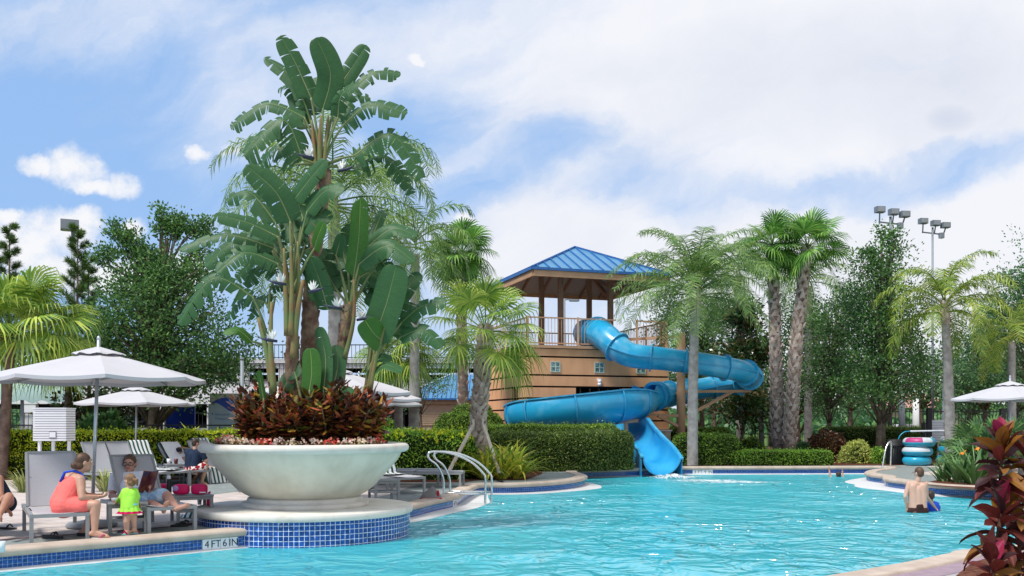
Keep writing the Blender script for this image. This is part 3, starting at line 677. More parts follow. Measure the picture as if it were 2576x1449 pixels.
def fan(mb, hub, dirv, nrm, rad, n=34, span=5.2, droop=.35, split=.5, mi=0):
    """one fan leaf: radiating blades joined near the hub, free drooping tips"""
    d = Vector(dirv).normalized(); nm = Vector(nrm); nm = (nm - d * nm.dot(d)).normalized(); sd_ = d.cross(nm)
    hub = Vector(hub); vs = []; fs = []; b = 0; da = span / n
    for i in range(n):
        a = -span / 2 + span * (i + .5) / n; l = rad * (1 - .22 * (abs(a) / (span / 2)) ** 2) * U(.93, 1.06)
        x = d * math.cos(a) + sd_ * math.sin(a); y = sd_ * math.cos(a) - d * math.sin(a); rm = l * split; hw = rm * da * .53
        lift = nm * rm * .12 * (1 if i % 2 else .6)
        m_ = hub + x * rm + lift; e1 = hub + x * l * .80 + V(0, 0, -droop * l * .22) + lift * .5; e2 = hub + x * l + V(0, 0, -droop * l * U(.55, .9))
        vs += [hub, m_ - y * hw, m_ + y * hw, e1 - y * hw * .55, e1 + y * hw * .55, e2]; fs += [(b, b + 2, b + 1), (b + 1, b + 2, b + 4, b + 3), (b + 3, b + 4, b + 5)]; b += 6
    mb.add(vs, fs, mi)
def fan_crown(mb, top, nf, pet, rad, els=(1.3, -.5), droop=.4, seed=0, n=34, rmul=None, az0=0, split=.5):
    for i in range(nf):
        q = i / max(1, nf - 1); az = az0 + i * 2.4 + U(-.2, .2); el = els[0] + (els[1] - els[0]) * q ** .85 + U(-.1, .1)
        d = Vector((math.cos(az) * math.cos(el), math.sin(az) * math.cos(el), math.sin(el)))
        pl = pet * U(.75, 1.15); mid = top + d * pl * .6 + V(0, 0, pl * .04); hub = top + d * pl + V(0, 0, -pl * .06 * (1 + max(0, -el)))
        mb.tube([top, mid, hub], [.02, .015, .010], 4, False)
        dd = (d + V(0, 0, -.25)).normalized(); nm = V(0, 0, 1) if abs(dd.z) < .8 else V(math.cos(az + PI), math.sin(az + PI), .3)
        nm = (nm + Vector((U(-.5, .5), U(-.5, .5), 0)))
        fan(mb, hub, dd, nm, rad * U(.85, 1.1) * (rmul or 1), n, 5.0, droop * U(.7, 1.3) * (1 + .6 * max(0, q - .3)), split)
def fan_palm(name, label, pts, r0, r1, nf, pet, rad, lf='lf_fan', group=None, seed=1, bark='bark_pink', boot=0, els=(1.3, -.5), droop=.45, skirt=0, boot_t=(0, 1), bsize=.16, n=34, split=.5):
    random.seed(seed); t = thing(name, label, 'palm tree', pts[0], 0, group)
    tr = MB(); sp_ = ringed(tr, pts, (r0 * 1.1, r0, r1), 12, 0, .04, .10)
    if boot: boots(tr, pts, (r0, r1), boot, bsize, 1, *boot_t)
    tr.build('trunk', [M[bark], M['boot']], t); top = Vector(pts[-1])
    if skirt:
        sk = MB()
        for i in range(skirt):
            az = i * 2.4; d = Vector((math.cos(az), math.sin(az), 0)); h = U(-.35, .1); sd_ = Vector((-d.y, d.x, 0))
            a = top + d * r1 * .8 + V(0, 0, h); b_ = a + d * U(.15, .3) + V(0, 0, U(.05, .25)); c = b_ + d * U(.05, .2) + V(0, 0, U(-.25, .05))
            for x, y, w_ in ((a, b_, .05), (b_, c, .03)): sk.add([x - sd_ * w_, x + sd_ * w_, y + sd_ * w_ * .7, y - sd_ * w_ * .7], [(0, 1, 2, 3)])
        sk.build('dead_leaf_bases', M['dead'], t)
    cr = MB(); fan_crown(cr, top + V(0, 0, .05), nf, pet, rad, els, droop, seed, n, None, 0, split); cr.build('crown', M[lf], t); return t
def hedge(name, label, path, width, z0, z1, lf, seed=1, leaf=.06, dens=900, round_=.25, group=None, cat='hedge', flowers=None, wob=.085, open_bottom=0.0):
    """clipped hedge: a lumpy dark core following a path plus leaves growing from its skin"""
    global rng; rng = np.random.default_rng(seed)
    pts = smooth_path([Vector((*p[:2], 0)) for p in path], 6); L = sum((pts[i + 1] - pts[i]).length for i in range(len(pts) - 1))
    t = thing(name, label, cat, (*pts[len(pts) // 2][:2], z0), 0, group)
    m_ = max(6, int(L / .25)); x = np.linspace(0, len(pts) - 1, m_); cs = []
    for q in x: a = min(int(q), len(pts) - 2); cs.append(pts[a].lerp(pts[a + 1], q - a))
    k = 18; rows = []; core = MB(); hw = width / 2; H = z1 - z0
    for i, c in enumerate(cs):
        tg = (cs[min(i + 1, m_ - 1)] - cs[max(i - 1, 0)]).normalized(); sd_ = Vector((-tg.y, tg.x, 0)); row = []
        endf = min(1, (min(i, m_ - 1 - i) * L / m_ + .12) / max(.25, round_ * 1.5)); endf = math.sqrt(max(0, 1 - (1 - endf) ** 2))
        for j in range(k):
            a = PI * j / (k - 1); ca, sa = math.cos(a), math.sin(a); p_ = 5.0
            rr = (abs(ca) ** p_ + abs(sa) ** p_) ** (-1 / p_)
            yy = ca * rr * hw * (.55 + .45 * endf); zz = sa * rr * H * (.80 + .20 * endf)
            w_ = 1 + wob * 2.2 * noise_v(c.x * 1.3 + seed, c.y * 1.3 + ca * 2, sa * 2)
            pull = tg * (-1 if i < m_ / 2 else 1) * 0
            row.append(c + sd_ * yy * w_ + V(0, 0, z0 + zz * (1 + wob * .8 * noise_v(c.x * 1.1, c.y * 1.1 + seed, 3))) + pull)
        rows.append(row)
    vs = [q for r in rows for q in r]; fs = [(i * k + j, i * k + j + 1, (i + 1) * k + j + 1, (i + 1) * k + j) for i in range(m_ - 1) for j in range(k - 1)]
    fs += [tuple(range(k - 1, -1, -1)), tuple((m_ - 1) * k + j for j in range(k))]
    core.add(vs, fs, 0, True)
    co_ = core.build('dark_core', M['core'], t)  # solid dark core added behind the leaves to keep the hedge opaque
    # leaves on the skin
    A = np.array([tuple(v) for v in vs]); quads = np.array(fs[:-2]); ctr = A.mean(0)
    P0, P1, P2, P3 = (A[quads[:, i]] for i in range(4)); ar = np.linalg.norm(np.cross(P2 - P0, P3 - P1), axis=1) / 2
    nrm = np.cross(P1 - P0, P3 - P0); nrm /= np.linalg.norm(nrm, axis=1, keepdims=True) + 1e-9
    cc = (P0 + P1 + P2 + P3) / 4; ax = np.array([tuple(cs[min(q[0] // k, m_ - 1)]) for q in quads]); ax[:, 2] = z0 + H * .4
    flip = np.sign((nrm * (cc - ax)).sum(1, keepdims=True)); nrm *= np.where(flip == 0, 1, flip)
    n = int(min(26000, ar.sum() * dens)); pick = rng.choice(len(quads), n, p=ar / ar.sum()); u_, v_ = rng.random((n, 1)), rng.random((n, 1))
    pos = (P0[pick] * (1 - u_) + P1[pick] * u_) * (1 - v_) + (P3[pick] * (1 - u_) + P2[pick] * u_) * v_
    ends = [(0, -1), (m_ - 1, 1)]; ex = []; en = []
    for i, sgn in ends:
        tg = (cs[min(i + 1, m_ - 1)] - cs[max(i - 1, 0)]).normalized() * sgn
        for _ in range(int(H * width * dens * .9)):
            j = rng.integers(0, k); q = Vector(rows[i][j]).lerp(Vector((cs[i].x, cs[i].y, z0 + H * .35)), float(rng.random())); ex.append(tuple(q)); en.append(tuple(tg))
    N_ = nrm[pick]
    if ex: pos = np.concatenate([pos, ex]); N_ = np.concatenate([N_, en])
    n = len(pos)
    if open_bottom:
        keep = rng.random(n) < np.clip((pos[:, 2] - z0) / (H * open_bottom), .25, 1); pos = pos[keep]; N_ = N_[keep]; n = len(pos)
    pos = pos + N_ * (rng.random((n, 1)) ** 2 * leaf * 1.1 - leaf * .3) + N_ * (rng.random((n, 1)) < .06) * rng.random((n, 1)) * .13
    D = N_ * rng.uniform(.1, 1.1, (n, 1)) + rng.normal(size=(n, 3)) * .75 + np.array((0, 0, .25))
    fo = MB(); leaf_mesh(fo, pos, D, rdir(n), leaf * rng.uniform(.7, 1.35, n), leaf * .55 * rng.uniform(.8, 1.2, n)); fo.build('foliage', M[lf], t)
    if flowers:
        top = pos[(N_[:, 2] > .5) | (rng.random(n) < .03)]; s_ = top[rng.choice(len(top), min(len(top), flowers[1]), replace=False)]
        s_ = s_[[noise_v(q[0] * 1.3, q[1] * 1.3, 1) > -.25 for q in s_]]
        s_ = s_ + np.array((0, 0, .03)); fl = MB(); s3 = np.repeat(s_, 3, 0) + rng.normal(size=(len(s_) * 3, 3)) * .01
        leaf_mesh(fl, s3, rdir(len(s3)), rdir(len(s3)), .085, .075); fl.build('flowers', flowers[0], t)
    return t
def dome_bush(name, label, c, r, lf, seed=1, leaf=.06, dens=700, cat='shrub', group=None, flowers=None):
    global rng; rng = np.random.default_rng(seed); c = Vector(c)
    t = thing(name, label, cat, c, 0, group); core = MB(); n, k = 28, 12; vs = []
    for i in range(k + 1):
        a = PI / 2 * i / k
        for j in range(n):
            b_ = 2 * PI * j / n; q = Vector((math.cos(b_) * math.cos(a), math.sin(b_) * math.cos(a), math.sin(a))); w_ = 1 + .16 * noise_v(q.x * 2 + seed, q.y * 2, q.z * 2) + .08 * noise_v(q.x * 5, q.y * 5 + seed, q.z * 5)
            vs.append(c + Vector((q.x * r[0] * w_, q.y * r[1] * w_, q.z * r[2] * w_)))
    core.add(vs, [(i * n + j, i * n + (j + 1) % n, (i + 1) * n + (j + 1) % n, (i + 1) * n + j) for i in range(k) for j in range(n)], 0, True); core.build('dark_core', M['core'], t)  # added solid dark core, closes the bush behind its leaves
    m_ = int(min(14000, 2 * PI * max(r[0], r[2]) ** 2 * dens)); d = rdir(m_); d[:, 2] = np.abs(d[:, 2]); rr = np.array(r)
    w_ = np.array([1 + .16 * noise_v(q[0] * 2 + seed, q[1] * 2, q[2] * 2) + .08 * noise_v(q[0] * 5, q[1] * 5 + seed, q[2] * 5) for q in d])[:, None]
    pos = np.array(c) + d * rr * w_ + d * (rng.random((m_, 1)) ** 2 * leaf * 1.3 - leaf * .3); fo = MB()
    leaf_mesh(fo, pos, d * rng.uniform(0, 1, (m_, 1)) + rng.normal(size=(m_, 3)) * .7 + np.array((0, 0, .3)), rdir(m_), leaf * rng.uniform(.7, 1.3, m_), leaf * .55); fo.build('foliage', M[lf], t)
    if flowers:
        s_ = pos[rng.choice(m_, flowers[1])]; s3 = np.repeat(s_, 3, 0) + rng.normal(size=(flowers[1] * 3, 3)) * .012; fl = MB(); leaf_mesh(fl, s3, rdir(len(s3)), rdir(len(s3)), .06, .05); fl.build('flowers', flowers[0], t)
    return t
def strap(mb, base, az, el, L_, w_, droop=1.6, k=6, mi=0, fold=.25, twist=0):
    """long arching blade"""
    p = Vector(base); e = el; vs = []; sd0 = Vector((-math.sin(az), math.cos(az), 0))
    for i in range(k + 1):
        t = i / k; d = Vector((math.cos(az) * math.cos(e), math.sin(az) * math.cos(e), math.sin(e))); ww = w_ * (math.sin(PI * (.22 + .78 * t)) ** .8) if i < k else .001
        up = sd0.cross(d) * -1
        vs += [p - sd0 * ww + up * ww * fold, p, p + sd0 * ww + up * ww * fold]; p = p + d * L_ / k; e -= droop / k * (.3 + 1.4 * t)
    mb.add(vs, [q for i in range(k) for q in ((3 * i, 3 * i + 1, 3 * i + 4, 3 * i + 3), (3 * i + 1, 3 * i + 2, 3 * i + 5, 3 * i + 4))], mi, True)
def strap_plant(name, label, c, n, L_, w_, lf, seed=1, cat='plant', group=None, droop=1.6, els=(.5, 1.35), spread=.12):
    random.seed(seed); t = thing(name, label, cat, c, 0, group); mb = MB(); st = MB()
    for i in range(n):
        az = U(0, 2 * PI); b_ = Vector(c) + Vector((math.cos(az), math.sin(az), 0)) * U(0, spread)
        strap(mb, b_, az, U(*els), L_ * U(.6, 1.15), w_ * U(.7, 1.2), droop * U(.6, 1.3))
    mb.build('leaves', M[lf], t); st.tube([Vector(c) - V(0, 0, .02), Vector(c) + V(0, 0, L_ * .18)], [spread * .9, spread * .4], 8); st.build('stem_base', M['stem'], t); return t
# ------------------------------------------------------------------ palms
def trunkpts(Y, *xy): return [P(x, y, Y) for x, y in xy]
def ground_y(Y, z=0): return HY + (CZ - z) * F / Y
GRP_Q, GRP_F = 'feathery queen palms', 'fan palms'
fan_palm('fan_palm', 'bright green fan palm leaning at the far left above the big umbrella', trunkpts(26.3, (4, ground_y(26.3)), (12, 1080), (20, 950), (30, 850)), .135, .12, 36, 1.35, 1.15, 'lf_fan', GRP_F, 3, 'bark_pink', 0, (1.4, -.3), .6, 60, (0, 1), .16, 36, .45)
fan_palm('fan_palm', 'short fan palm rising behind the canopy of the front umbrella', trunkpts(31, (170, ground_y(31)), (171, 1060), (173, 955)), .11, .11, 24, .8, 1.0, 'lf_fan', GRP_F, 5, 'bark_pink', 0, (1.3, .12), .5, 50, (0, 1), .16, 36, .45)
fan_palm('fan_palm', 'rough trunked fan palm held up by timber props beside the grab rails', trunkpts(26.5, (1199, ground_y(26.5)), (1203, 1080), (1213, 960), (1222, 838)), .20, .165, 27, 1.15, .88, 'lf_fan', GRP_F, 8, 'bark_pink', 190, (1.45, -.70), .55, 0, (0.02, 1), .24, 30, .42)
fan_palm('fan_palm', 'tall slim fan palm standing behind the propped palm left of the tower', trunkpts(36, (1167, ground_y(36)), (1163, 900), (1160, 720), (1163, 640)), .19, .13, 26, .75, .90, 'lf_fan_d', GRP_F, 9, 'bark_pink', 90, (1.4, -.9), .4, 0, (.1, .6), .2)
fan_palm('fan_palm', 'grey trunked fan palm behind the right side of the planter', trunkpts(30, (1003, ground_y(30)), (1003, 1000), (1002, 895)), .135, .12, 26, .75, .8, 'lf_fan', GRP_F, 12, 'bark_grey', 0, (1.3, -.8), .55)
fan_palm('fan_palm', 'upright tall fan palm with boots up its trunk, left of the twin pair', trunkpts(37.2, (1958, ground_y(37.2)), (1954, 1000), (1950, 850), (1943, 622)), .23, .15, 24, .85, .92, 'lf_fan_d', GRP_F, 14, 'bark_pink', 200, (1.4, -.9), .3, 0, (.10, .98), .27)
fan_palm('fan_palm', 'tall fan palm leaning right with boots up its trunk, right of the twin pair', trunkpts(36.6, (1983, ground_y(36.6)), (1994, 1000), (2006, 850), (2031, 625)), .23, .15, 22, .92, .95, 'lf_fan_d', GRP_F, 17, 'bark_pink', 200, (1.4, -.7), .28, 0, (.10, .98), .27)
queen_palm('queen_palm', 'queen palm with smooth grey trunk standing in front of the blue slide tube', trunkpts(34, (1742, ground_y(34)), (1743, 1000), (1746, 860), (1751, 760)), .175, .15, 42, 3.6, 'lf_queen', GRP_Q, 21, .70, True, (1.48, .05), 1.75, 'bark_grey', .5, None, 62)
queen_palm('queen_palm', 'queen palm with yellowing lower fronds near the white umbrella at right', trunkpts(34.5, (2392, ground_y(34.5)), (2387, 1000), (2383, 900), (2378, 800)), .17, .135, 26, 3.0, 'lf_queen_y', GRP_Q, 25, .64, True, (1.5, .0), 2.2, 'bark_grey', .7, None, 54)
queen_palm('queen_palm', 'distant queen palm between the twin fan palms and the oaks', trunkpts(44, (2033, ground_y(44)), (2033, 720)), .17, .15, 16, 3.0, 'lf_queen', GRP_Q, 27, .65, False, (1.2, -.3), 2.2)
queen_palm('queen_palm', 'tall queen palm with wide arching fronds directly behind the planter plants', trunkpts(23.5, (838, ground_y(23.5)), (842, 800), (838, 545)), .16, .13, 32, 4.0, 'lf_queen', GRP_Q, 31, .70, True, (1.2, -.15), 2.4, 'bark_grey', .75, None, 60)
queen_palm('queen_palm', 'queen palm with hanging fronds between the planter and the slim fan palm', trunkpts(29, (1040, ground_y(29)), (1045, 640)), .15, .13, 15, 2.5, 'lf_queen', GRP_Q, 33, .6, False, (1.1, -.3), 2.3)
queen_palm('queen_palm', 'queen palm behind the outer bend of the slide tube', trunkpts(42, (1862, ground_y(42)), (1858, 690)), .15, .13, 16, 3.0, 'lf_queen', GRP_Q, 36, .65, False, (1.2, -.3), 2.2)
queen_palm('queen_palm', 'low queen palm with a yellow frond behind the right umbrella', trunkpts(36, (2545, ground_y(36)), (2545, 860)), .15, .13, 15, 2.3, 'lf_queen_y', GRP_Q, 39, .6, False, (1.2, -.2), 2.2)
# timber props of the leaning fan palm
t = thing('tree_prop', 'three timber props nailed to the rough fan palm trunk', 'tree prop', P(1200, ground_y(26.3), 26.3))
for a, b_ in ((P(1190, 1070, 26.2), P(1126, 1192, 25.25)), (P(1216, 1068, 26.2), P(1256, 1190, 25.45)), (P(1212, 1068, 26.75), P(1228, 1190, 27.3))):
    mb = MB(); mb.bar(a, b_, .09, .05); mb.build('timber_prop', M.setdefault('timber', mat('weathered_timber', (.55, .46, .39), .85, .2, var=.15, scale=8)), t)
for a in (P(1191, 1068, 26.2), P(1215, 1066, 26.2)): mb = MB(); mb.box(a, (.06, .08, .3), 0); mb.build('cleat', M['timber'], t)
# ------------------------------------------------------------------ broadleaf trees and pines
def cl(x, y, Y, rx, ry, rz, n): return (P(x, y, Y), (rx, ry, rz), n)
GO = 'broadleaf trees'
Y = 31
broadleaf('oak_tree', 'large dark oak with feathery top behind the golden hedge at left', P(383, ground_y(Y), Y), [cl(405, 800, Y, 2.25, 1.8, 1.7, 120), cl(430, 930, Y, 2.4, 1.8, .95, 95), cl(320, 720, Y, 1.0, 1.0, 1.1, 28), cl(470, 700, Y, 1.3, 1.1, 1.0, 32), cl(390, 660, Y, .6, .6, .8, 10), cl(318, 600, Y, .13, .2, .75, 7), cl(350, 620, Y, .12, .2, .6, 6), cl(285, 590, Y, .12, .2, .55, 5), cl(405, 580, Y, .13, .2, .85, 8), cl(435, 600, Y, .13, .2, .8, 7), cl(452, 565, Y, .12, .2, .6, 6), cl(490, 600, Y, .12, .2, .7, 6), cl(518, 590, Y, .12, .2, .6, 6), cl(255, 640, Y, .3, .3, .35, 6), cl(570, 900, Y, .9, .8, 1.0, 22), cl(270, 850, Y, .8, .8, 1.3, 22)], .24, 'lf_oak', .125, 85, .30, 4, GO, 'tree', P(420, 600, Y), .5, True, .5)
Y = 37
broadleaf('oak_tree', 'broad dark oak with straight trunk left of the yellowing queen palm', P(2214, ground_y(Y), Y), [cl(2215, 945, Y, 2.1, 1.8, 1.2, 90), cl(2222, 800, Y, 1.6, 1.5, 1.6, 80), cl(2215, 680, Y, .95, .9, 1.2, 34), cl(2175, 615, Y, .13, .2, .6, 6), cl(2250, 605, Y, .13, .2, .6, 6), cl(2215, 600, Y, .12, .2, .5, 5), cl(2195, 640, Y, .15, .2, .5, 5)], .2, 'lf_oak', .125, 85, .30, 6, GO, 'tree', P(2220, 640, Y), .5, True, .4)
Y = 41
broadleaf('oak_tree', 'slim dark oak just right of the twin fan palms', P(2092, ground_y(Y), Y), [cl(2090, 950, Y, 1.6, 1.5, 1.3, 60), cl(2095, 840, Y, 1.3, 1.2, 1.3, 50), cl(2140, 760, Y, .7, .7, 1.0, 20)], .16, 'lf_oak', .125, 80, .32, 8, GO)
Y = 41
broadleaf('oak_tree', 'leafy oak reaching in from the right edge above the umbrella', P(2610, ground_y(Y), Y), [cl(2590, 690, Y, 1.3, 1.3, 1.8, 60), cl(2560, 800, Y, 1.2, 1.2, 1.2, 44), cl(2510, 790, Y, .8, .8, .6, 18), cl(2600, 900, Y, 1.5, 1.3, 1.3, 50)], .2, 'lf_oak2', .125, 80, .32, 10, GO)
Y = 47
broadleaf('oak_tree', 'pale green tree between the yellowing queen palm and the right edge', P(2480, ground_y(Y), Y), [cl(2475, 860, Y, 1.5, 1.3, 1.3, 50), cl(2500, 960, Y, 2.0, 1.4, 1.3, 60), cl(2430, 950, Y, 1.3, 1.2, 1.2, 34)], .16, 'lf_oak2', .14, 80, .36, 12, GO)
Y = 46
broadleaf('oak_tree', 'low oak in the far row behind the twin fan palms', P(2010, ground_y(Y), Y), [cl(2010, 900, Y, 1.5, 1.3, 1.8, 55), cl(2020, 800, Y, 1.3, 1.3, 1.2, 40), cl(2050, 1000, Y, 1.3, 1.2, .8, 26)], .16, 'lf_oak', .14, 80, .36, 14, GO)
Y = 46
broadleaf('oak_tree', 'dark tree seen between the slide column and the magnolia', P(1770, ground_y(Y), Y), [cl(1760, 880, Y, 1.6, 1.3, 1.8, 60), cl(1720, 960, Y, 1.3, 1.3, 1.3, 45), cl(1800, 780, Y, 1.6, 1.3, 1.1, 40), cl(1690, 800, Y, .9, .8, 1.2, 24)], .16, 'lf_oak', .14, 80, .36, 16, GO)
Y = 41
broadleaf('oak_tree', 'thin small tree drooping over the blue roof behind the umbrellas', P(1065, ground_y(Y), Y), [cl(1060, 955, Y, 1.0, .8, .55, 24), cl(1100, 970, Y, .8, .7, .35, 14), cl(1030, 1000, Y, .8, .7, .5, 14)], .09, 'lf_oak2', .11, 55, .26, 18, GO)
Y = 40
broadleaf('magnolia_tree', 'glossy dark magnolia with brown tips behind the slide bend', P(1856, ground_y(Y), Y), [cl(1875, 1010, Y, 1.25, 1.1, .95, 52), cl(1872, 880, Y, .95, .9, 1.1, 46), cl(1868, 800, Y, .5, .5, .65, 20), cl(1925, 880, Y, .35, .4, .5, 8)], .10, 'lf_mag', .22, 46, .30, 20, GO, 'tree', None, .42)
Y = 31.5
broadleaf('magnolia_tree', 'low dark magnolia bush behind the hedge under the front umbrella', P(245, ground_y(Y), Y), [cl(235, 1015, Y, 1.3, .9, .8, 40), cl(290, 1050, Y, .8, .7, .5, 20)], .08, 'lf_mag', .19, 46, .28, 22, GO, 'shrub', None, .42)
def pine(name, label, base, top, r, n, seed):
    random.seed(seed); base, top = Vector(base), Vector(top); t = thing(name, label, 'tree', base, 0, 'young pines'); H = (top - base).length
    tr = MB(); tr.tube([base, base.lerp(top, .5), top], [.11, .07, .015], 8); Cs = []; Ds = []
    for i in range(n):
        q = .35 + .65 * i / n; a = base.lerp(top, q); az = i * 2.4; l = r * (1.05 - q) * 1.5 * U(.7, 1.1) + .12; e = a + Vector((math.cos(az) * l, math.sin(az) * l, l * .75))
        tr.tube([a, a.lerp(e, .5) - V(0, 0, l * .1), e], [.025, .018, .01], 4)
        for k in range(11):
            p = a.lerp(e, .25 + .75 * k / 10); m_ = 26
            Cs.append(np.repeat([tuple(p)], m_, 0)); Ds.append(rdir(m_) + np.array(tuple((e - a).normalized())) * .8 + np.array((0, 0, .3)))
    tr.build('trunk', M['bark'], t); cr = MB(); Cs = np.concatenate(Cs); leaf_mesh(cr, Cs, np.concatenate(Ds), rdir(len(Cs)), .27, .017); cr.build('crown', M['lf_pine'], t); return t
pine('pine_tree', 'young pine under the box floodlight at left', P(192, ground_y(38), 38), P(196, 572, 38), .9, 34, 3)
pine('pine_tree', 'young pine at the far left edge behind the fan palm', P(22, ground_y(38), 38), P(24, 566, 38), .75, 30, 5)
pine('pine_tree', 'bushy young pine just right of the box floodlight pole', P(226, ground_y(39), 39), P(222, 650, 39), .9, 30, 7)
pine('pine_tree', 'tiny pine top beside the left edge pine', P(-25, ground_y(37), 37), P(-20, 600, 37), .8, 26, 9)
for i, (x, Yt_, yt, yb, rx, lab, lf_) in enumerate(((1795, 60, 800, 1040, 2.6, 'far tree behind the slide bend', 'lf_oak2'), (1940, 62, 860, 1040, 2.6, 'far tree behind the tall grey pole', 'lf_oak'), (2135, 58, 800, 1040, 2.4, 'far tree behind the gap between the two oaks', 'lf_oak2'), (2320, 60, 780, 1035, 2.6, 'far tree left of the trunk of the yellowing queen palm', 'lf_oak'), (2440, 62, 850, 1040, 2.8, 'far tree right of the yellowing queen palm', 'lf_oak2'), (2560, 58, 800, 1040, 2.6, 'far tree at the right edge behind the umbrella', 'lf_oak'), (700, 66, 840, 1030, 2.6, 'far tree behind the garage', 'lf_oak'))):
    if i == 6: continue
    hz = (yb - yt) / F * Yt_ / 2; broadleaf('oak_tree', lab, P(x, ground_y(Yt_), Yt_), [cl(x, (yt + yb) / 2, Yt_, rx, 1.8, hz, 52), cl(x + 20, (yt + yb) / 2 + 50, Yt_, rx * 1.1, 1.8, hz * .6, 34)], .2, lf_, .19, 62, .42, 300 + i, 'far trees behind the fence')
# far-off wood on the horizon
fw = MB(); rng = np.random.default_rng(77); Cs = []
for i in range(520):
    x = U(-150, 110); Y = U(95, 150); r = U(2.2, 4.0); k = 85
    Cs.append(np.array((x, Y, U(.5, 2.8))) + rdir(k) * np.array((r, r, r * .75)) * rng.random((k, 1)) ** .33)
Cs = np.concatenate(Cs); leaf_mesh(fw, Cs, rdir(len(Cs)), rdir(len(Cs)), .9, .7); o = fw.build('distant_wood', M['lf_oak2'], None, (0, 0, 0)); o['kind'] = 'stuff'

# ------------------------------------------------------------------ hedges and shrubs
def gx(x, Y): return ((x - CX) / F * Y, Y)
GH = 'clipped hedges'
hedge('hedge', 'long golden green hedge behind the loungers at left', [gx(-120, 27.1), gx(150, 27), gx(400, 27), gx(560, 27.3), gx(640, 28)], 1.2, 0, 1.28, 'lf_hedge_y', 1, .075, 900, .25, GH, open_bottom=.5)
hedge('hedge', 'hedge dotted with yellow flowers right of the planter', [gx(930, 26.6), gx(1010, 26.2), gx(1100, 26.3), gx(1165, 26.9)], 1.5, 0, 1.28, 'lf_hedge_b', 2, .07, 900, .3, GH, 'hedge', (leafmat('yellow_flowers', ((.75, .55, .02), (.85, .7, .03)), .2), 420), .08, .5)
hedge('hedge', 'thick dark green hedge block in front of the slide', [gx(1245, 31.0), gx(1330, 30.7), gx(1450, 30.8), gx(1525, 31.6), gx(1552, 32.2)], 1.3, 0, 1.22, 'lf_hedge_d', 3, .06, 1500, .3, GH)
hedge('hedge', 'taller hedge running under the slide trough behind the dark block', [gx(1205, 33.0), gx(1320, 32.8), gx(1450, 32.9), gx(1540, 33.6)], 1.1, 0, 1.43, 'lf_hedge', 4, .06, 1300, .3, GH)
hedge('hedge', 'loose yellow green hedge right of the slide exit', [gx(1700, 34.8), gx(1770, 34.8), gx(1842, 35.1)], 1.3, 0, 1.08, 'lf_hedge', 5, .075, 1000, .35, GH, wob=.1)
hedge('hedge', 'low bright clipped hedge below the twin fan palms', [gx(1846, 34.6), gx(1950, 34.7), gx(2082, 34.9)], .9, 0, .50, 'lf_hedge_b', 6, .055, 1500, .2, GH)
hedge('hedge', 'rounded hedge around the foot of the slide column', [gx(1682, 38.6), gx(1760, 38.8), gx(1825, 39.2)], 1.2, 0, 1.3, 'lf_hedge', 7, .07, 800, .4, GH)
hedge('hedge', 'dark hedge behind the oak trunk and the trash bin', [gx(2065, 41), gx(2150, 40.4), gx(2250, 40.2), gx(2335, 40.8)], 1.6, 0, 1.3, 'lf_hedge_d', 8, .075, 900, .4, GH)
dome_bush('round_bush', 'big round clipped bush left of the slide', (*gx(1160, 35), 0), (1.22, 1.1, 2.02), 'lf_hedge', 1, .065, 1300)
dome_bush('round_bush', 'smaller round bush against the tower wall', (*gx(1226, 36.5), 0), (.75, .8, 2.0), 'lf_hedge', 2, .065, 1200)
dome_bush('variegated_shrub', 'yellow variegated shrub under the oak', (*gx(2155, 36.2), 0), (.62, .6, .78), 'lf_var', 3, .085, 900)
dome_bush('small_shrub', 'small green shrub beside the trash bin', (*gx(2210, 35.8), 0), (.34, .35, .55), 'lf_hedge_b', 4, .07, 1200)
dome_bush('small_shrub', 'green shrub beside the slide exit wall', (*gx(1688, 36.6), 0), (.42, .5, .75), 'lf_hedge_d', 5, .08, 900)
dome_bush('purple_shrub', 'dark purple shrub left of the variegated shrub', (*gx(2085, 37.5), 0), (.72, .6, 1.1), 'lf_purple', 6, .12, 500)
dome_bush('purple_shrub', 'dark reddish shrub behind the low bright hedge', (*gx(2062, 38.6), 0), (.5, .5, .95), 'lf_purple', 7, .12, 500)
dome_bush('flowering_shrub', 'shrub with small blue flowers near the far fence', (*gx(1888, 40), 0), (.7, .6, .85), 'lf_hedge', 8, .08, 700, 'shrub', None, (leafmat('blue_flowers', ((.12, .2, .6), (.25, .35, .75)), .2), 60))
dome_bush('small_shrub', 'pale shrub between the twin palm trunks and purple shrubs', (*gx(2020, 38.2), 0), (.4, .4, .7), 'lf_oak2', 9, .09, 600)
dome_bush('small_shrub', 'soft green shrub at the foot of the grey trunked fan palm', (*gx(975, 31.5), 0), (.7, .6, 1.5), 'lf_hedge_b', 10, .10, 700)
for i, (x, Y, lab) in enumerate(((1048, 33, 'tall grassy clump below the blue roofed building'), (1078, 34, 'tall grassy clump beside the round bush'))):
    strap_plant('grass_clump', lab, (*gx(x, Y), 0), 90, 1.6, .03, 'lf_strapg', 40 + i, 'grass clump', 'grassy clumps', .9, (.9, 1.5), .35)
dome_bush('fern_bush', 'feathery green bush behind the hedge under the second umbrella', (*gx(262, 29.2), 0), (.85, .6, 1.55), 'lf_strapg', 11, .22, 350)
for i, (x, y) in enumerate(((462, 1050), (500, 1045))):
    strap_plant('lily_plant', ('yellow green leafy plant left of the grey sign', 'taller yellow green leafy plant beside the grey sign')[i], (*gx(x, 29.5), 0), 46, 1.75, .07, 'lf_strap' if i else 'lf_hedge_b', 50 + i, 'plant', 'leafy plants by the sign', 1.7, (.7, 1.4), .25)
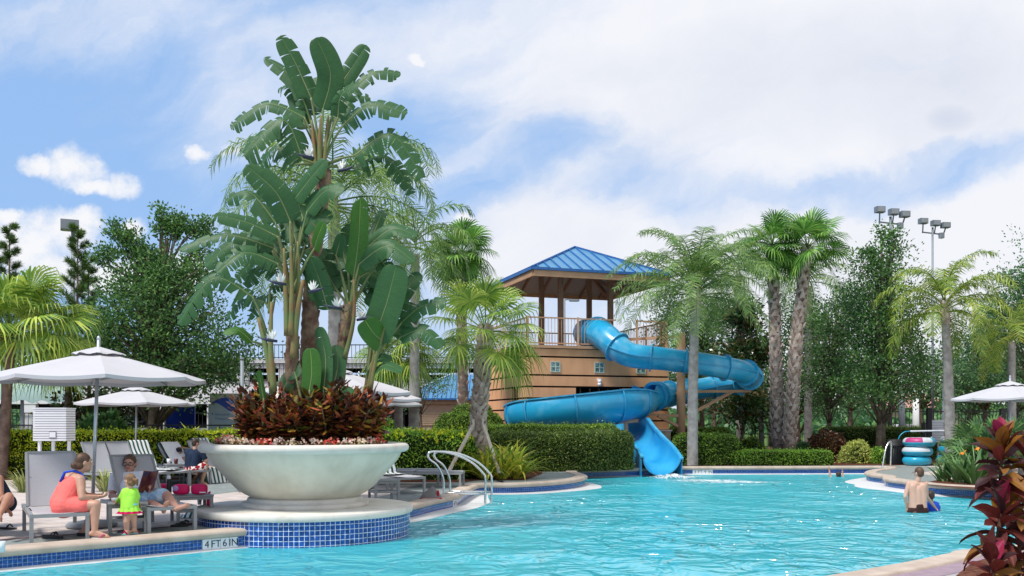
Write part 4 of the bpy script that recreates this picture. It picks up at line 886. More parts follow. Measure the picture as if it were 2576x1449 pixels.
# straps and lilies by the grab rails
GL = 'strappy lily clumps by the grab rails'
for i, (x, y, s, w_, lf, lab) in enumerate(((1140, 1196, .75, .028, 'lf_strapg', 'green lily clump farthest left behind the grab rails'), (1180, 1204, .85, .03, 'lf_strap', 'green and yellow lily clump behind the tall rail post'), (1222, 1207, .80, .03, 'lf_strap', 'low lily clump below the timber prop'), (1262, 1206, .9, .032, 'lf_strap', 'lily clump with orange dry leaves in the middle of the bed'), (1300, 1205, .78, .03, 'lf_strap', 'yellow lily clump at the right end of the bed'), (1240, 1184, .95, .03, 'lf_strap', 'tall lily clump right of the propped palm trunk'), (1285, 1190, .85, .03, 'lf_strap', 'golden lily clump at the back of the bed'), (1160, 1185, .8, .03, 'lf_strapg', 'darker lily clump at the back near the timber prop'))):
    strap_plant('lily_clump', lab, G(x, y), 85, s * 1.5, w_ * 1.25, lf, 60 + i, 'lily clump', GL, 1.9, (.55, 1.4), .16)
for i, (x, y, s) in enumerate(((266, 1236, .62), (292, 1233, .6), (62, 1238, .6), (110, 1236, .5))):
    strap_plant('striped_grass', ('striped grass tuft right of the umbrella pole', 'striped grass tuft behind the man with the menu', 'striped grass tuft by the leaning palm trunk', 'striped grass tuft behind the grey lounger back')[i], G(x, y), 110, s, .014, 'lf_grass', 80 + i, 'grass tuft', 'striped grass tufts', 1.5, (.7, 1.45), .14)
# right bed: bird of paradise plants and palmettos
for i, (x, y, n, s) in enumerate(((2378, 1212, 26, .62), (2418, 1216, 34, .9), (2450, 1219, 36, 1.05), (2482, 1213, 30, 1.05))):
    c = G(x, y); t = strap_plant('paradise_flower_plant', ('short strap leaved plant at the left end of the right mulch bed', 'strap leaved plant with an orange bloom in the right mulch bed', 'tall strap leaved plant beside the red foliage', 'strap leaved plant half hidden behind the red foliage')[i], c, n, s, .045, 'lf_strapg', 90 + i, 'plant', 'strap leaved flower plants', .9, (.75, 1.45), .2)
    if i in (1, 2, 3):
        mb = MB(); h = c + V(-.1 + .05 * i, -.2, s * .82)
        for k in range(6): strap(mb, h, .3 + k * .35, .9 - .15 * k, .17, .022, .5, 3)
        mb.build('bloom', M.setdefault('orange', mat('orange_bloom', (.85, .25, .02), .6, .2)), t)
for i, (x, Y, h) in enumerate(((2440, 29, .85), (2472, 28, 1.05), (2505, 28.5, 1.15), (2490, 31, 1.6), (2545, 30, 1.4), (2570, 27, 1.0), (2452, 33, 1.35))):
    random.seed(100 + i); c = Vector((*gx(x, Y), 0)); t = thing('palmetto', ('silvery palmetto left of the red foliage', 'broad palmetto under the right umbrella', 'palmetto hidden behind the red foliage', 'tall palmetto behind the queen palm trunk', 'palmetto under the umbrella edge at far right', 'low palmetto at the right edge', 'small palmetto beside the grey trunk')[i], 'shrub', c, 0, 'palmetto shrubs')
    mb = MB(); fan_crown(mb, c + V(0, 0, .25), 15, h * .75, .55, (1.45, .15), .08, i, 18); mb.build('leaves', M['lf_strapg'], t)
    mb = MB(); mb.tube([c, c + V(0, 0, .3)], [.12, .08], 8); mb.build('stem_base', M['boot'], t)
# ------------------------------------------------------------------ red ti plants in the right foreground
def timat():
    m = bananamat('ti_leaf', (.075, .014, .014), (.19, .035, .024), (.28, .05, .045)); return m
M['ti'] = timat(); M['ti_g'] = bananamat('ti_leaf_bronze', (.16, .06, .012), (.34, .15, .02), (.4, .18, .05)); M['ti_p'] = bananamat('ti_leaf_pink', (.20, .012, .04), (.40, .025, .085), (.4, .03, .08)); M['ti_d'] = bananamat('ti_leaf_dark', (.022, .008, .010), (.06, .016, .014), (.1, .02, .03))
def ti_leaf(mb, base, az, el, L_, w_, droop, mi, seed_=0):
    p = Vector(base); e = el; k = 9; sd0 = Vector((-math.sin(az), math.cos(az), 0)); roll = U(-.6, .6); vs = []; uv = []
    for i in range(k + 1):
        t = i / k; d = Vector((math.cos(az) * math.cos(e), math.sin(az) * math.cos(e), math.sin(e))); up = sd0.cross(d) * -1
        x = (sd0 * math.cos(roll) + up * math.sin(roll)); n_ = x.cross(d) * -1
        wp = w_ * max(.0, (min(1, t / .22) ** 1.5 * .95 + .09 - (.0)) * (1 - max(0, (t - .45) / .55) ** 2.2)) if i < k else .002
        wav = .10 * w_ * math.sin(t * 13 + seed_)
        for s in (-1, -.5, 0, .5, 1): vs.append(p + x * wp * s + n_ * (abs(s) * wp * .45 + (wav * s if abs(s) == 1 else 0))); uv.append((t, s))
        p = p + d * L_ / k; e -= droop / k * (.2 + 1.5 * t)
    b = mb.add(vs, [(5 * i + j, 5 * i + j + 1, 5 * i + j + 6, 5 * i + j + 5) for i in range(k) for j in range(4)], mi, True)
    for i, q in enumerate(uv): mb.uv[b + i] = q
def ti_plant(label, stems, seed):
    random.seed(seed); t = thing('ti_plant', label, 'plant', stems[0][0], 0, 'red ti plants'); st = MB(); mb = MB()
    for base, top, n, whorl in stems:
        base, top = Vector(base), Vector(top); st.tube([base, base.lerp(top, .5) + V(U(-.02, .02), 0, 0), top], [.022, .019, .014], 8)
        for i in range(n):
            q = i / (n - 1); az = i * 2.4 + U(-.3, .3); z = 1 - (1 - q) * whorl; p = base.lerp(top, z)
            el = -.35 + 1.75 * q ** 1.4 + U(-.2, .2); L_ = U(.26, .40) * (1 - .25 * q); r_ = random.random()
            mi = 2 if q > .9 and r_ < .6 else (1 if r_ < .20 else (3 if r_ < .45 else 0))
            ti_leaf(mb, p, az, el, L_, U(.044, .064), 1.3 * (1 - .6 * q) * U(.5, 1.2), mi, i)
    st.build('stem', M.setdefault('ti_stem', mat('ti_stem', (.10, .05, .03), .8, .2, scale=20)), t); mb.build('leaves', [M['ti'], M['ti_g'], M['ti_p'], M['ti_d']], t)
Y = 8.3
ti_plant('red ti plant with magenta top leaves in the right foreground', [(P(2512, 1500, Y), P(2520, 1118, Y), 34, .30), (P(2500, 1510, Y - .2), P(2520, 1275, Y - .15), 26, .45)], 4)
ti_plant('bronze and burgundy ti plant cut by the right edge', [(P(2580, 1510, Y - .1), P(2590, 1130, Y), 38, .55), (P(2560, 1510, Y + .3), P(2566, 1330, Y + .3), 28, .6)], 9)
ti_plant('low ti plant with golden leaves at the lower right corner', [(P(2495, 1560, Y - .5), P(2500, 1405, Y - .5), 24, .7)], 14)
# ------------------------------------------------------------------ giant bird of paradise in the bowl
def Z(zx, zy, Y): return P(429.3 + zx * .5648, 53.7 + zy * .5648, Y)
def big_leaf(mb, pts, W, split=0.0, face=.75, mi=0, fold=.22, seed=0, curl=.25):
    """paddle leaf along a 3-point midrib: two half blades, optionally torn into hanging strips"""
    split = min(1.0, split * 1.25 + (.06 if split else 0)); rs = random.Random(seed); n = 30; mid = smooth_path(pts, 15)[:31]
    T = [(mid[min(i + 1, n)] - mid[max(i - 1, 0)]).normalized() for i in range(n + 1)]
    nref = Vector((rs.uniform(-.25, .25), -face, 1 - face * .75)).normalized()
    Nn = [(nref - t * nref.dot(t)).normalized() for t in T]; S = [t.cross(q) for t, q in zip(T, Nn)]
    Lt = sum((mid[i + 1] - mid[i]).length for i in range(n))
    prof = lambda t: W * (min(1, (t + .015) / .10)) ** .55 * (1 - max(0, (t - .60) / .40) ** 2.8) ** .55 * (1.0 - .10 * t)
    for s in (-1, 1):
        cuts = [0]
        if split > 0:
            while cuts[-1] < n: cuts.append(min(n, cuts[-1] + max(1, int(round(rs.uniform(.5, 3.4) / split ** 1.15)))))
        else: cuts = [0, n]
        for a, b in zip(cuts, cuts[1:]):
            tear = rs.uniform(.1, .55) if rs.random() < .25 + split * .6 else rs.uniform(.75, .95)   # how near the midrib the tear starts
            dro = rs.uniform(.0, .75) * split; shr = rs.uniform(.0, .17) * min(1, split * 1.3); sl = rs.uniform(-.25, .35) * split; ln = 1 - rs.uniform(0, .15) * split
            vs = []; uv = []; m_ = 5
            sub = max(2, (b - a) * 2) if b - a < 4 else b - a
            for i in range(sub + 1):
                f = i / sub; q = a + (b - a) * f; j = min(int(q), n - 1); g = q - j; p = mid[j].lerp(mid[j + 1], g); t = q / n
                sd_ = S[j].lerp(S[min(j + 1, n)], g); nn = Nn[j]; tt = T[j]; w_ = prof(min(t, .9999)) * ln
                for k in range(m_ + 1):
                    r = k / m_; o = max(0, (r - tear * .6)) * 1.0
                    sq = (.5 - f) * (b - a) / n * Lt * shr * 2.2 * r
                    x = p + sd_ * s * w_ * r + nn * (fold * w_ * r - curl * w_ * r * r) + tt * (sq + sl * w_ * o * .7 + w_ * .10 * r) + V(0, 0, -1) * dro * w_ * o * 1.3 + nn * -dro * w_ * o * .5
                    vs.append(x); uv.append((t, s * max(r, .001)))
            bb = mb.add(vs, [(i * (m_ + 1) + k, i * (m_ + 1) + k + 1, (i + 1) * (m_ + 1) + k + 1, (i + 1) * (m_ + 1) + k) for i in range(sub) for k in range(m_)], mi, True)
            for i, q in enumerate(uv): mb.uv[bb + i] = q
    # midrib
    mb.tube([m_ - Nn[i] * .006 for i, m_ in enumerate(mid)][::3], [.016 * (1 - .8 * i / 10) for i in range(11)], 5, False, 2)
def flower(mb, p, dirx, s=.30):
    p = Vector(p); d = Vector((dirx, -.4, .12)).normalized()
    mb.tube([p, p + d * s * .5, p + d * s + V(0, 0, .02)], [.022, .028, .003], 6, True, 1)
    for k in range(5):
        a = .5 + .5 * k; e = p + d * s * .25 + Vector((math.cos(a) * .10 * dirx, U(-.08, .05), math.sin(a) * .13 + .05)); m_ = p + d * s * .25; w_ = V(.014, 0, .006)
        mb.add([m_ - w_, m_ + w_, m_.lerp(e, .6) + w_ * 1.3, e, m_.lerp(e, .6) - w_ * 1.3], [(0, 1, 2, 3, 4)], 0)
def paradise_tree(label, base, trunk, stalks, leaves, flowers, Y, seed, cat='plant'):
    random.seed(seed); t = thing('bird_of_paradise_tree', label, cat, base, 0, 'giant bird of paradise plants in the bowl')
    if trunk:
        tr = MB(); ringed(tr, [q[0] for q in trunk], [q[1] for q in trunk], 12, 0, .06, .14); boots(tr, [q[0] for q in trunk], (trunk[0][1], trunk[-1][1]), 26, .13, 0, .05, 1, .3); tr.build('trunk', M['btrunk'], t)
    st = MB(); lf = MB()
    for i, L_ in enumerate(leaves):
        hub, pts, W, split, mi = L_[:5]; face = L_[5] if len(L_) > 5 else .75; dy = L_[6] if len(L_) > 6 else U(-.45, .35)
        a = Z(*pts[0], Y + dy * .4); m_ = Z(*pts[1], Y + dy * .8); e = Z(*pts[2], Y + dy * 1.1)
        big_leaf(lf, [a, m_, e], W * .5648 / F * Y, split, face, mi, .2, seed * 50 + i)
        h = Z(*hub, Y + U(-.08, .08)); d = (m_ - a).normalized(); c = h.lerp(a, .55) + V(0, 0, (a - h).length * .06)
        sp_ = smooth_path([h, c, a + d * .02], 5); k = len(sp_)
        st.tube(sp_, [.030 - .017 * (j / (k - 1)) for j in range(k)], 7, True, 0)
    for s_ in stalks:
        q = [Z(x, y, Y + dy) for x, y, dy, r in s_]; st.tube(smooth_path(q, 4), interp([r * .62 for *_, r in s_], (len(q) - 1) * 4 + 1), 8, True, 1)
    st.build('stalks', [M['stem'], M['sheath']], t); lf.build('leaves', [M['ban'], M['ban_l'], M['stem']], t)
    for x, y, dy, s in flowers:
        f = MB(); flower(f, Z(x, y, Y + dy), s); f.build('flower', [M['petal'], M['beak']], t)
    return t
Yp = 15.3; base = PC + V(0, 0, 1.16); H0 = (672, 650)
paradise_tree('tallest bird of paradise in the bowl with a fan of torn leaves on top', P(790, 1068, Yp + .1),
    [(P(768, 1080, Yp + .1), .16), (P(778, 900, Yp + .1), .155), (P(782, 760, Yp + .1), .135), (P(795, 600, Yp + .1), .12), (P(815, 460, Yp + .1), .12), (P(814, 425, Yp + .1), .09)],
    [[(655, 700, -.05, .07), (640, 560, -.05, .05), (628, 440, 0, .03)], [(680, 700, -.08, .07), (690, 560, -.08, .05), (702, 420, 0, .03)], [(668, 700, -.1, .08), (664, 540, -.1, .06), (672, 420, -.1, .035)], [(560, 1460, -.1, .10), (545, 1300, -.1, .09), (560, 1180, -.1, .05)]],
    [(H0, [(628, 345), (560, 195), (490, 62)], 52, .22, 0, .95, -.1), (H0, [(678, 392), (712, 235), (648, 72)], 62, 0, 0, .97, -.35), (H0, [(752, 290), (812, 200), (872, 105)], 44, .08, 0, .9, .1),
     (H0, [(605, 385), (540, 250), (418, 160)], 40, .35, 0, .85, .2), (H0, [(775, 340), (900, 230), (1025, 236)], 42, .55, 0, .75, .1), (H0, [(765, 465), (890, 372), (1053, 412)], 52, .6, 0, .8, -.2),
     (H0, [(600, 430), (430, 368), (265, 474)], 46, .6, 0, .75, .0), (H0, [(590, 620), (500, 440), (325, 600)], 66, .85, 0, .7, -.3), (H0, [(815, 600), (985, 505), (1122, 700)], 52, .85, 0, .75, -.2),
     (H0, [(815, 655), (960, 605), (1080, 768)], 46, .85, 0, .7, .3), (H0, [(735, 450), (800, 340), (890, 340)], 46, .5, 0, .7, .5), (H0, [(605, 480), (540, 300), (480, 300)], 42, .6, 0, .7, .5),
     (H0, [(560, 640), (470, 560), (400, 640)], 50, .9, 0, .7, .5), (H0, [(745, 430), (760, 330), (840, 270)], 40, .5, 0, .8, -.4), (H0, [(620, 420), (660, 330), (640, 250)], 44, .2, 0, .8, .5)],
    [(640, 610, -.25, -1), (745, 668, -.2, 1)], Yp, 3, 'plant')
Ha = (535, 1220)
paradise_tree('bird of paradise clump filling the left side of the bowl', P(700, 1068, Yp - .25),
    [(P(735, 1080, Yp - .25), .12), (P(733, 960, Yp - .25), .115), (P(735, 860, Yp - .25), .10), (P(735, 740, Yp - .25), .07)],
    [[(455, 1660, -.35, .09), (430, 1480, -.35, .075), (390, 1320, -.3, .04)], [(460, 1650, -.4, .09), (445, 1450, -.4, .07), (450, 1250, -.3, .035)], [(545, 1500, -.3, .09), (560, 1330, -.3, .08), (590, 1150, -.3, .04)], [(520, 1400, -.3, .09), (512, 1200, -.3, .06), (505, 1010, -.3, .03)], [(535, 1400, -.35, .08), (540, 1180, -.3, .055), (535, 1000, -.3, .03)], [(560, 1350, -.2, .07), (570, 1150, -.2, .05), (566, 980, -.2, .03)]],
    [(Ha, [(535, 895), (468, 760), (335, 640)], 62, .22, 0, .95, -.3), (Ha, [(548, 800), (610, 715), (692, 615)], 44, .05, 0, .85, -.3), (Ha, [(470, 900), (350, 760), (240, 800)], 44, .6, 0, .75, .2),
     (Ha, [(480, 960), (340, 895), (190, 862)], 42, .3, 0, .8, -.4), (Ha, [(460, 1010), (240, 950), (32, 1022)], 40, .6, 0, .75, -.2), (Ha, [(455, 1020), (290, 985), (150, 1090)], 62, .55, 0, .8, .1),
     (Ha, [(480, 1080), (330, 1030), (205, 1120)], 50, .5, 0, .85, -.5), ((430, 1400), [(370, 1230), (190, 1145), (32, 1350)], 50, .75, 0, .8, -.2), (Ha, [(605, 850), (690, 755), (775, 750)], 44, .25, 0, .8, -.4),
     (Ha, [(585, 930), (650, 860), (710, 890)], 46, .3, 0, .85, -.2), (Ha, [(640, 1015), (655, 960), (682, 895)], 36, 0, 1, .95, -.5), (Ha, [(510, 1070), (450, 1000), (385, 950)], 46, .2, 0, .8, .3),
     ((440, 1350), [(470, 1225), (400, 1240), (345, 1330)], 36, .7, 0, .7, .3), ((430, 1450), [(365, 1430), (300, 1375), (235, 1392)], 26, .1, 1, .6, -.3), (Ha, [(560, 980), (520, 880), (470, 850)], 50, .35, 0, .85, .4),
     (Ha, [(470, 1120), (400, 1090), (330, 1180)], 40, .6, 0, .8, .35), (Ha, [(600, 1000), (560, 930), (540, 870)], 44, .1, 0, .85, .5), ((440, 1300), [(440, 1180), (520, 1190), (560, 1260)], 30, .6, 0, .7, .4), (Ha, [(560, 1060), (620, 1010), (690, 1050)], 48, .5, 0, .8, .3), (Ha, [(500, 1010), (410, 940), (300, 960)], 46, .7, 0, .8, .5), (Ha, [(590, 880), (570, 800), (600, 720)], 46, .2, 0, .9, .5), (Ha, [(620, 1060), (640, 1150), (650, 1250)], 44, .5, 0, .85, .1), (Ha, [(470, 1060), (380, 1060), (290, 1150)], 46, .7, 0, .8, .6), ((450, 1300), [(420, 1250), (330, 1240), (250, 1320)], 34, .8, 0, .7, .4)],
    [(515, 1172, -.5, -1), (615, 1205, -.45, 1), (475, 1425, -.55, -1)], Yp - .25, 5)
Hb = (800, 1290)
paradise_tree('bird of paradise clump on the right side of the bowl with one pale upright leaf', P(860, 1068, Yp),
    [(P(838, 1080, Yp), .11), (P(852, 960, Yp), .10), (P(866, 840, Yp), .09), (P(878, 770, Yp), .06)],
    [[(745, 1640, -.1, .085), (765, 1450, -.1, .07), (800, 1250, -.1, .045)], [(760, 1600, 0, .08), (790, 1420, 0, .06), (830, 1200, 0, .035)], [(775, 1500, -.2, .07), (815, 1330, -.2, .05), (815, 1150, -.2, .03)]],
    [(Hb, [(815, 1140), (838, 960), (845, 782)], 44, .05, 1, .97, -.3), (Hb, [(880, 1005), (985, 925), (1098, 955)], 42, .12, 0, .7, -.2), (Hb, [(835, 1085), (965, 1000), (1086, 1072)], 50, .25, 0, .8, -.4),
     (Hb, [(935, 1060), (985, 1150), (988, 1300)], 44, .35, 0, .85, .0), (Hb, [(700, 1285), (665, 1160), (620, 1045)], 48, .2, 0, .95, -.4), (Hb, [(735, 1045), (748, 1000), (765, 952)], 34, 0, 0, .9, -.2),
     (Hb, [(790, 1100), (770, 1030), (800, 900)], 44, .3, 0, .85, .3), (Hb, [(850, 1130), (900, 1060), (950, 1090)], 48, .5, 0, .8, .3), (Hb, [(740, 1200), (690, 1100), (690, 1010)], 52, .3, 0, .8, .3),
     (Hb, [(760, 1180), (720, 1120), (640, 1120)], 40, .5, 0, .8, .5), (Hb, [(880, 1000), (930, 880), (950, 840)], 26, .3, 0, .7, .6), (Hb, [(820, 1160), (890, 1120), (960, 1190)], 50, .4, 0, .85, .1), (Hb, [(780, 1200), (760, 1110), (700, 1080)], 50, .4, 0, .85, .4), (Hb, [(850, 1100), (900, 1010), (890, 930)], 44, .4, 0, .85, .5), (Hb, [(850, 1200), (930, 1180), (1000, 1230)], 46, .5, 0, .8, .4)],
    [(765, 1280, -.4, -1), (830, 1330, -.2, 1)], Yp + .05, 7)
Hc = (880, 1560)
paradise_tree('low bird of paradise with broad glossy leaves at the right rim of the bowl', P(915, 1068, Yp - .1), None,
    [[(880, 1650, -.1, .07), (905, 1500, -.1, .05), (930, 1380, -.1, .03)], [(872, 1640, 0, .07), (890, 1480, 0, .05), (905, 1400, 0, .03)], [(890, 1640, -.2, .06), (920, 1480, -.2, .045), (965, 1330, -.2, .03)]],
    [(Hc, [(900, 1425), (960, 1260), (1005, 1085)], 82, 0, 0, .95, -.3), (Hc, [(1010, 1250), (1055, 1185), (1108, 1118)], 44, .1, 0, .85, .1), (Hc, [(1025, 1345), (1120, 1268), (1228, 1250)], 42, .45, 0, .75, -.1),
     (Hc, [(1020, 1410), (1120, 1375), (1212, 1452)], 42, .4, 0, .75, -.2), (Hc, [(950, 1430), (905, 1390), (865, 1330)], 58, 0, 1, .9, -.4), (Hc, [(900, 1280), (960, 1150), (960, 1080)], 60, .3, 0, .85, .4), (Hc, [(985, 1400), (1040, 1330), (1070, 1250)], 60, .3, 0, .8, .3),
     ((880, 1640), [(905, 1560), (960, 1530), (1030, 1560)], 34, 0, 0, .5, -.3), ((880, 1640), [(870, 1570), (920, 1500), (985, 1510)], 34, 0, 0, .5, -.1)],
    [], Yp, 9)
paradise_tree('young bird of paradise shoot with a bright upright leaf at the front of the bowl', P(790, 1078, Yp - .75), None, [],
    [((620, 1800), [(618, 1648), (628, 1560), (622, 1455)], 46, 0, 1, .99, 0), ((600, 1800), [(560, 1590), (548, 1550), (540, 1512)], 38, 0, 0, .95, .3), ((690, 1800), [(680, 1650), (690, 1500), (660, 1360)], 36, .05, 0, .8, .2),
     ((700, 1780), [(720, 1640), (745, 1530), (735, 1440)], 40, .05, 0, .85, .4), ((415, 1800), [(415, 1685), (400, 1600), (392, 1555)], 14, 0, 1, .6, -.2), ((760, 1780), [(730, 1690), (775, 1640), (815, 1665)], 26, 0, 0, .6, -.2), ((520, 1800), [(500, 1640), (530, 1590), (560, 1570)], 40, 0, 0, .9, .3), ((640, 1800), [(640, 1720), (645, 1660), (650, 1610)], 36, 0, 0, .9, .2)],
    [], Yp - .55, 13)
# ------------------------------------------------------------------ croton shrubs and begonias around the bowl
def croton(label, c, r, h, seed):
    random.seed(seed); t = thing('croton_shrub', label, 'shrub', c, 0, 'red and bronze croton shrubs'); c = Vector(c); lf = MB(); st = MB(); rs = np.random.default_rng(seed)
    for i in range(34):
        a = U(0, 2 * PI); q = math.sqrt(U(0, 1)); top = c + V(math.cos(a) * r * q, math.sin(a) * r * q, h * U(.62, 1.12) * (1 - .22 * q * q)); b_ = c + (top - c) * .1; b_.z = c.z
        st.tube([b_, b_.lerp(top, .6) + V(0, 0, .03), top], [.012, .009, .005], 5)
        for k in range(30):
            z = .12 + .90 * k / 29; p = b_.lerp(top, z); az = k * 2.4 + U(-.4, .4); el = -.35 + 1.1 * (k / 29) ** 2.5 + U(-.3, .3); L_ = U(.12, .22); tw = U(-.6, .6)
            d = Vector((math.cos(az) * math.cos(el), math.sin(az) * math.cos(el), math.sin(el))); s = (Vector((-math.sin(az), math.cos(az), 0)) + V(0, 0, tw)).normalized(); n_ = s.cross(d); w_ = L_ * U(.15, .25); cu = U(-.35, .25)
            m1, m2, e = p + d * L_ * .35 + n_ * .01, p + d * L_ * .7 + n_ * cu * L_ * .3, p + d * L_ + n_ * cu * L_ * .7
            lf.add([p, m1 - s * w_, m1 + s * w_, m2 - s * w_ * .95, m2 + s * w_ * .95, e], [(0, 2, 1), (1, 2, 4, 3), (3, 4, 5)], 0, False)
    st.build('stems', M['bark'], t); lf.build('leaves', M['lf_croton'], t)
zc = 1.17
for i, (x, Y, r, h, lab) in enumerate(((655, 15.1, .42, .88, 'orange tipped croton at the left end of the bowl'), (705, 14.75, .42, .80, 'bronze croton left of the bright upright leaf'), (765, 14.6, .42, .72, 'dark croton in front of the bright upright leaf'), (828, 14.65, .44, .92, 'tall olive and bronze croton right of the bright upright leaf'), (885, 14.85, .42, .78, 'purple brown croton near the right of the bowl'), (925, 15.2, .36, .80, 'dark croton with coral leaves at the right end of the bowl'), (735, 15.5, .45, .80, 'croton hidden behind the left stalks'), (870, 15.7, .45, .85, 'croton hidden behind the right stalks'), (640, 15.5, .34, .7, 'red brown croton overhanging the left of the bowl'))):
    croton(lab, P(x, 0, Y) * 1 if False else Vector(((x - CX) / F * Y, Y, zc)), r, h, 20 + i)
def begonia(label, c, seed):
    random.seed(seed); t = thing('begonia', label, 'flower', c, 0, 'begonias edging the bowl'); c = Vector(c); rs = np.random.default_rng(seed); k = 60
    a = rs.random(k) * 2 * PI; q = np.sqrt(rs.random(k)) * .15; pos = np.stack([c.x + np.cos(a) * q, c.y + np.sin(a) * q, c.z - .03 + rs.random(k) * .10], 1); lf = MB(); leaf_mesh(lf, pos, rdir(k) + np.array((0, 0, .4)), rdir(k), .06, .05); lf.build('leaves', M['lf_beg'], t)
    k = 24; a = rs.random(k) * 2 * PI; q = np.sqrt(rs.random(k)) * .12; pos = np.stack([c.x + np.cos(a) * q, c.y + np.sin(a) * q, c.z + .03 + rs.random(k) * .11], 1); fl = MB(); p3 = np.repeat(pos, 3, 0); leaf_mesh(fl, p3, rdir(len(p3)), rdir(len(p3)), .042, .04); fl.build('flowers', FLW[seed % 4], t)
FLW = [leafmat('begonia_pink', ((.75, .30, .34), (.8, .58, .58), (.72, .2, .3)), .2), leafmat('begonia_red', ((.6, .03, .03), (.7, .06, .08), (.75, .35, .35)), .2), leafmat('begonia_magenta', ((.65, .08, .25), (.78, .45, .52), (.8, .55, .6)), .2), leafmat('begonia_blush', ((.8, .55, .5), (.75, .3, .3), (.8, .6, .58)), .2)]
NM = ('pink', 'red', 'magenta', 'blush')
PL = ('at the left end of the bowl', 'second from the left end of the bowl', 'below the orange croton', 'right of the orange croton', 'left of the bright upright leaf', 'below the bright upright leaf', 'in the front middle of the bowl', 'just right of the front middle of the bowl', 'below the tall olive croton', 'left of the purple brown croton', 'below the purple brown croton', 'below the coral croton', 'second from the right end of the bowl', 'at the right end of the bowl')
for i in range(14):
    a = R(198) + R(144) * i / 13; begonia('%s begonia flowers %s' % (NM[i % 4], PL[i]), (PC.x + 1.27 * math.cos(a), PC.y + 1.27 * math.sin(a), 1.15 + (.06 if i < 3 else .02)), 4 + i)
# ------------------------------------------------------------------ buildings, fences, lamps and cars behind
def zat(y, Y): return CZ - (y - HY) / F * Y
def xat(x, Y): return (x - CX) / F * Y
Yg = 52.0; t = thing('parking_garage', 'white two storey parking garage behind the trees', 'building', (xat(500, Yg), Yg, 0)); x0, x1 = xat(-150, Yg), xat(1262, Yg)
w = MB(); bx = lambda a, b_, z0, z1, y0=0, y1=.4: w.box(((a + b_) / 2, Yg + (y0 + y1) / 2, (z0 + z1) / 2), (b_ - a, y1 - y0, z1 - z0))
bx(x0, x1, 0, zat(1077, Yg)); bx(x0, x1, zat(1016, Yg), zat(961, Yg)); bx(x0, x1, zat(926, Yg), zat(903, Yg))
for x in (-40, 60, 170, 292, 395, 520, 595, 700, 820, 930, 1040, 1150): a = xat(x, Yg); bx(a, a + .62, zat(1077, Yg) , zat(1016, Yg), .03, .37); bx(a, a + .62, zat(961, Yg), zat(926, Yg), .03, .37)
w.build('wall', M['white_wall'], t)
d = MB(); d.box(((x0 + x1) / 2, Yg + 9, 2.4), (x1 - x0 - .5, .2, 4.4)); d.box(((x0 + x1) / 2, Yg + 4.6, zat(966, Yg)), (x1 - x0 - .5, 8.4, .25)); d.box(((x0 + x1) / 2, Yg + 4.6, zat(1016, Yg) - .1), (x1 - x0 - .5, 8.4, .16)); d.box(((x0 + x1) / 2, Yg + 4.6, zat(903, Yg) - .2), (x1 - x0 - .5, 8.4, .2)); d.build('parking_floor', M['dark'], t)
rl_ = MB()
for z0, z1, ya in ((zat(1077, Yg), zat(1016, Yg) - .5, .45), (zat(961, Yg), zat(961, Yg) + 1.0, .45), (zat(903, Yg), zat(903, Yg) + .75, .3)):
    n = int((x1 - x0) / .22)
    rl_.bar((x0, Yg + ya - .5, z1), (x1, Yg + ya - .5, z1), .05); rl_.bar((x0, Yg + ya - .5, z0 + .06), (x1, Yg + ya - .5, z0 + .06), .04)
    for i in range(n): x = x0 + (x1 - x0) * i / n; rl_.bar((x, Yg + ya - .5, z0), (x, Yg + ya - .5, z1), .025)
rl_.build('railing', M['black'], t)
for x in (455, 640, 905): b_ = MB(); b_.box((xat(x, Yg), Yg + 8.8, 1.9), (2.2, .08, .8)); b_.build('daylight_panel', M['canvas'], t)  # solid pale panels: daylight through the far side put into the colour
def car(label, x, Y, z, col, rz=0, far=False):
    t = thing('parked_car', label, 'car', (0, 0, 0), 0, 'cars in the garage')
    def prof(mb, pr, hw, tap=.0, mi=0):
        n = len(pr); vs = [(s * hw * (1 - tap * (zz - pr[0][1])), yy, zz) for s in (-1, 1) for yy, zz in pr]; mb.add(vs, [tuple(range(n)), tuple(range(2 * n - 1, n - 1, -1))] + [(i, n + i, n + (i + 1) % n, (i + 1) % n) for i in range(n)], mi)
    mb = MB(); prof(mb, [(-.05, .30), (-.1, .62), (-.02, .92), (.25, 1.0), (3.3, .98), (4.2, .85), (4.4, .55), (4.35, .28)], .90); mb.build('body', col, t)
    mb = MB(); prof(mb, [(.28, 1.0), (.75, 1.42), (1.1, 1.48), (2.3, 1.46), (3.2, 1.0)], .80, .25); mb.build('roof', col, t)
    mb = MB(); mb.add([(-.62, .36, 1.04), (.62, .36, 1.04), (.52, .71, 1.38), (-.52, .71, 1.38)], [(0, 1, 2, 3)]); mb.v = [(a, b - .03, c) for a, b, c in mb.v]; mb.build('rear_window', M['win_dark'], t)
    for s in (-1, 1):
        l = MB(); l.box((s * .70, -.075, .80), (.24, .05, .16)); l.build('tail_light', M['red_trim0'], t); wv = MB(); wv.tube([(s * .72, .75, .31), (s * .91, .75, .31)], .31, 18); wv.build('wheel', M['rubber'], t); wv = MB(); wv.tube([(s * .72, 3.5, .31), (s * .91, 3.5, .31)], .31, 18); wv.build('wheel', M['rubber'], t)
    mb = MB(); mb.box((0, -.11, .68), (.5, .02, .14)); mb.build('number_plate', M['white_plastic'], t); mb = MB(); mb.box((0, -.06, .42), (1.7, .12, .2)); mb.build('bumper', col, t); return place(t, (xat(x, Y), Y, z), rz)
M['win_dark'] = mat('car_glass', (.02, .025, .03), .1, .6); M['red_trim0'] = mat('tail_red', (.35, .02, .02), .3, .5); sil = mat('silver_paint', (.5, .5, .52), .3, .5, .5, coat=.5); blk = mat('black_paint', (.015, .015, .017), .25, .5, coat=.5); wht = mat('white_paint', (.7, .7, .72), .3, .5, coat=.5)
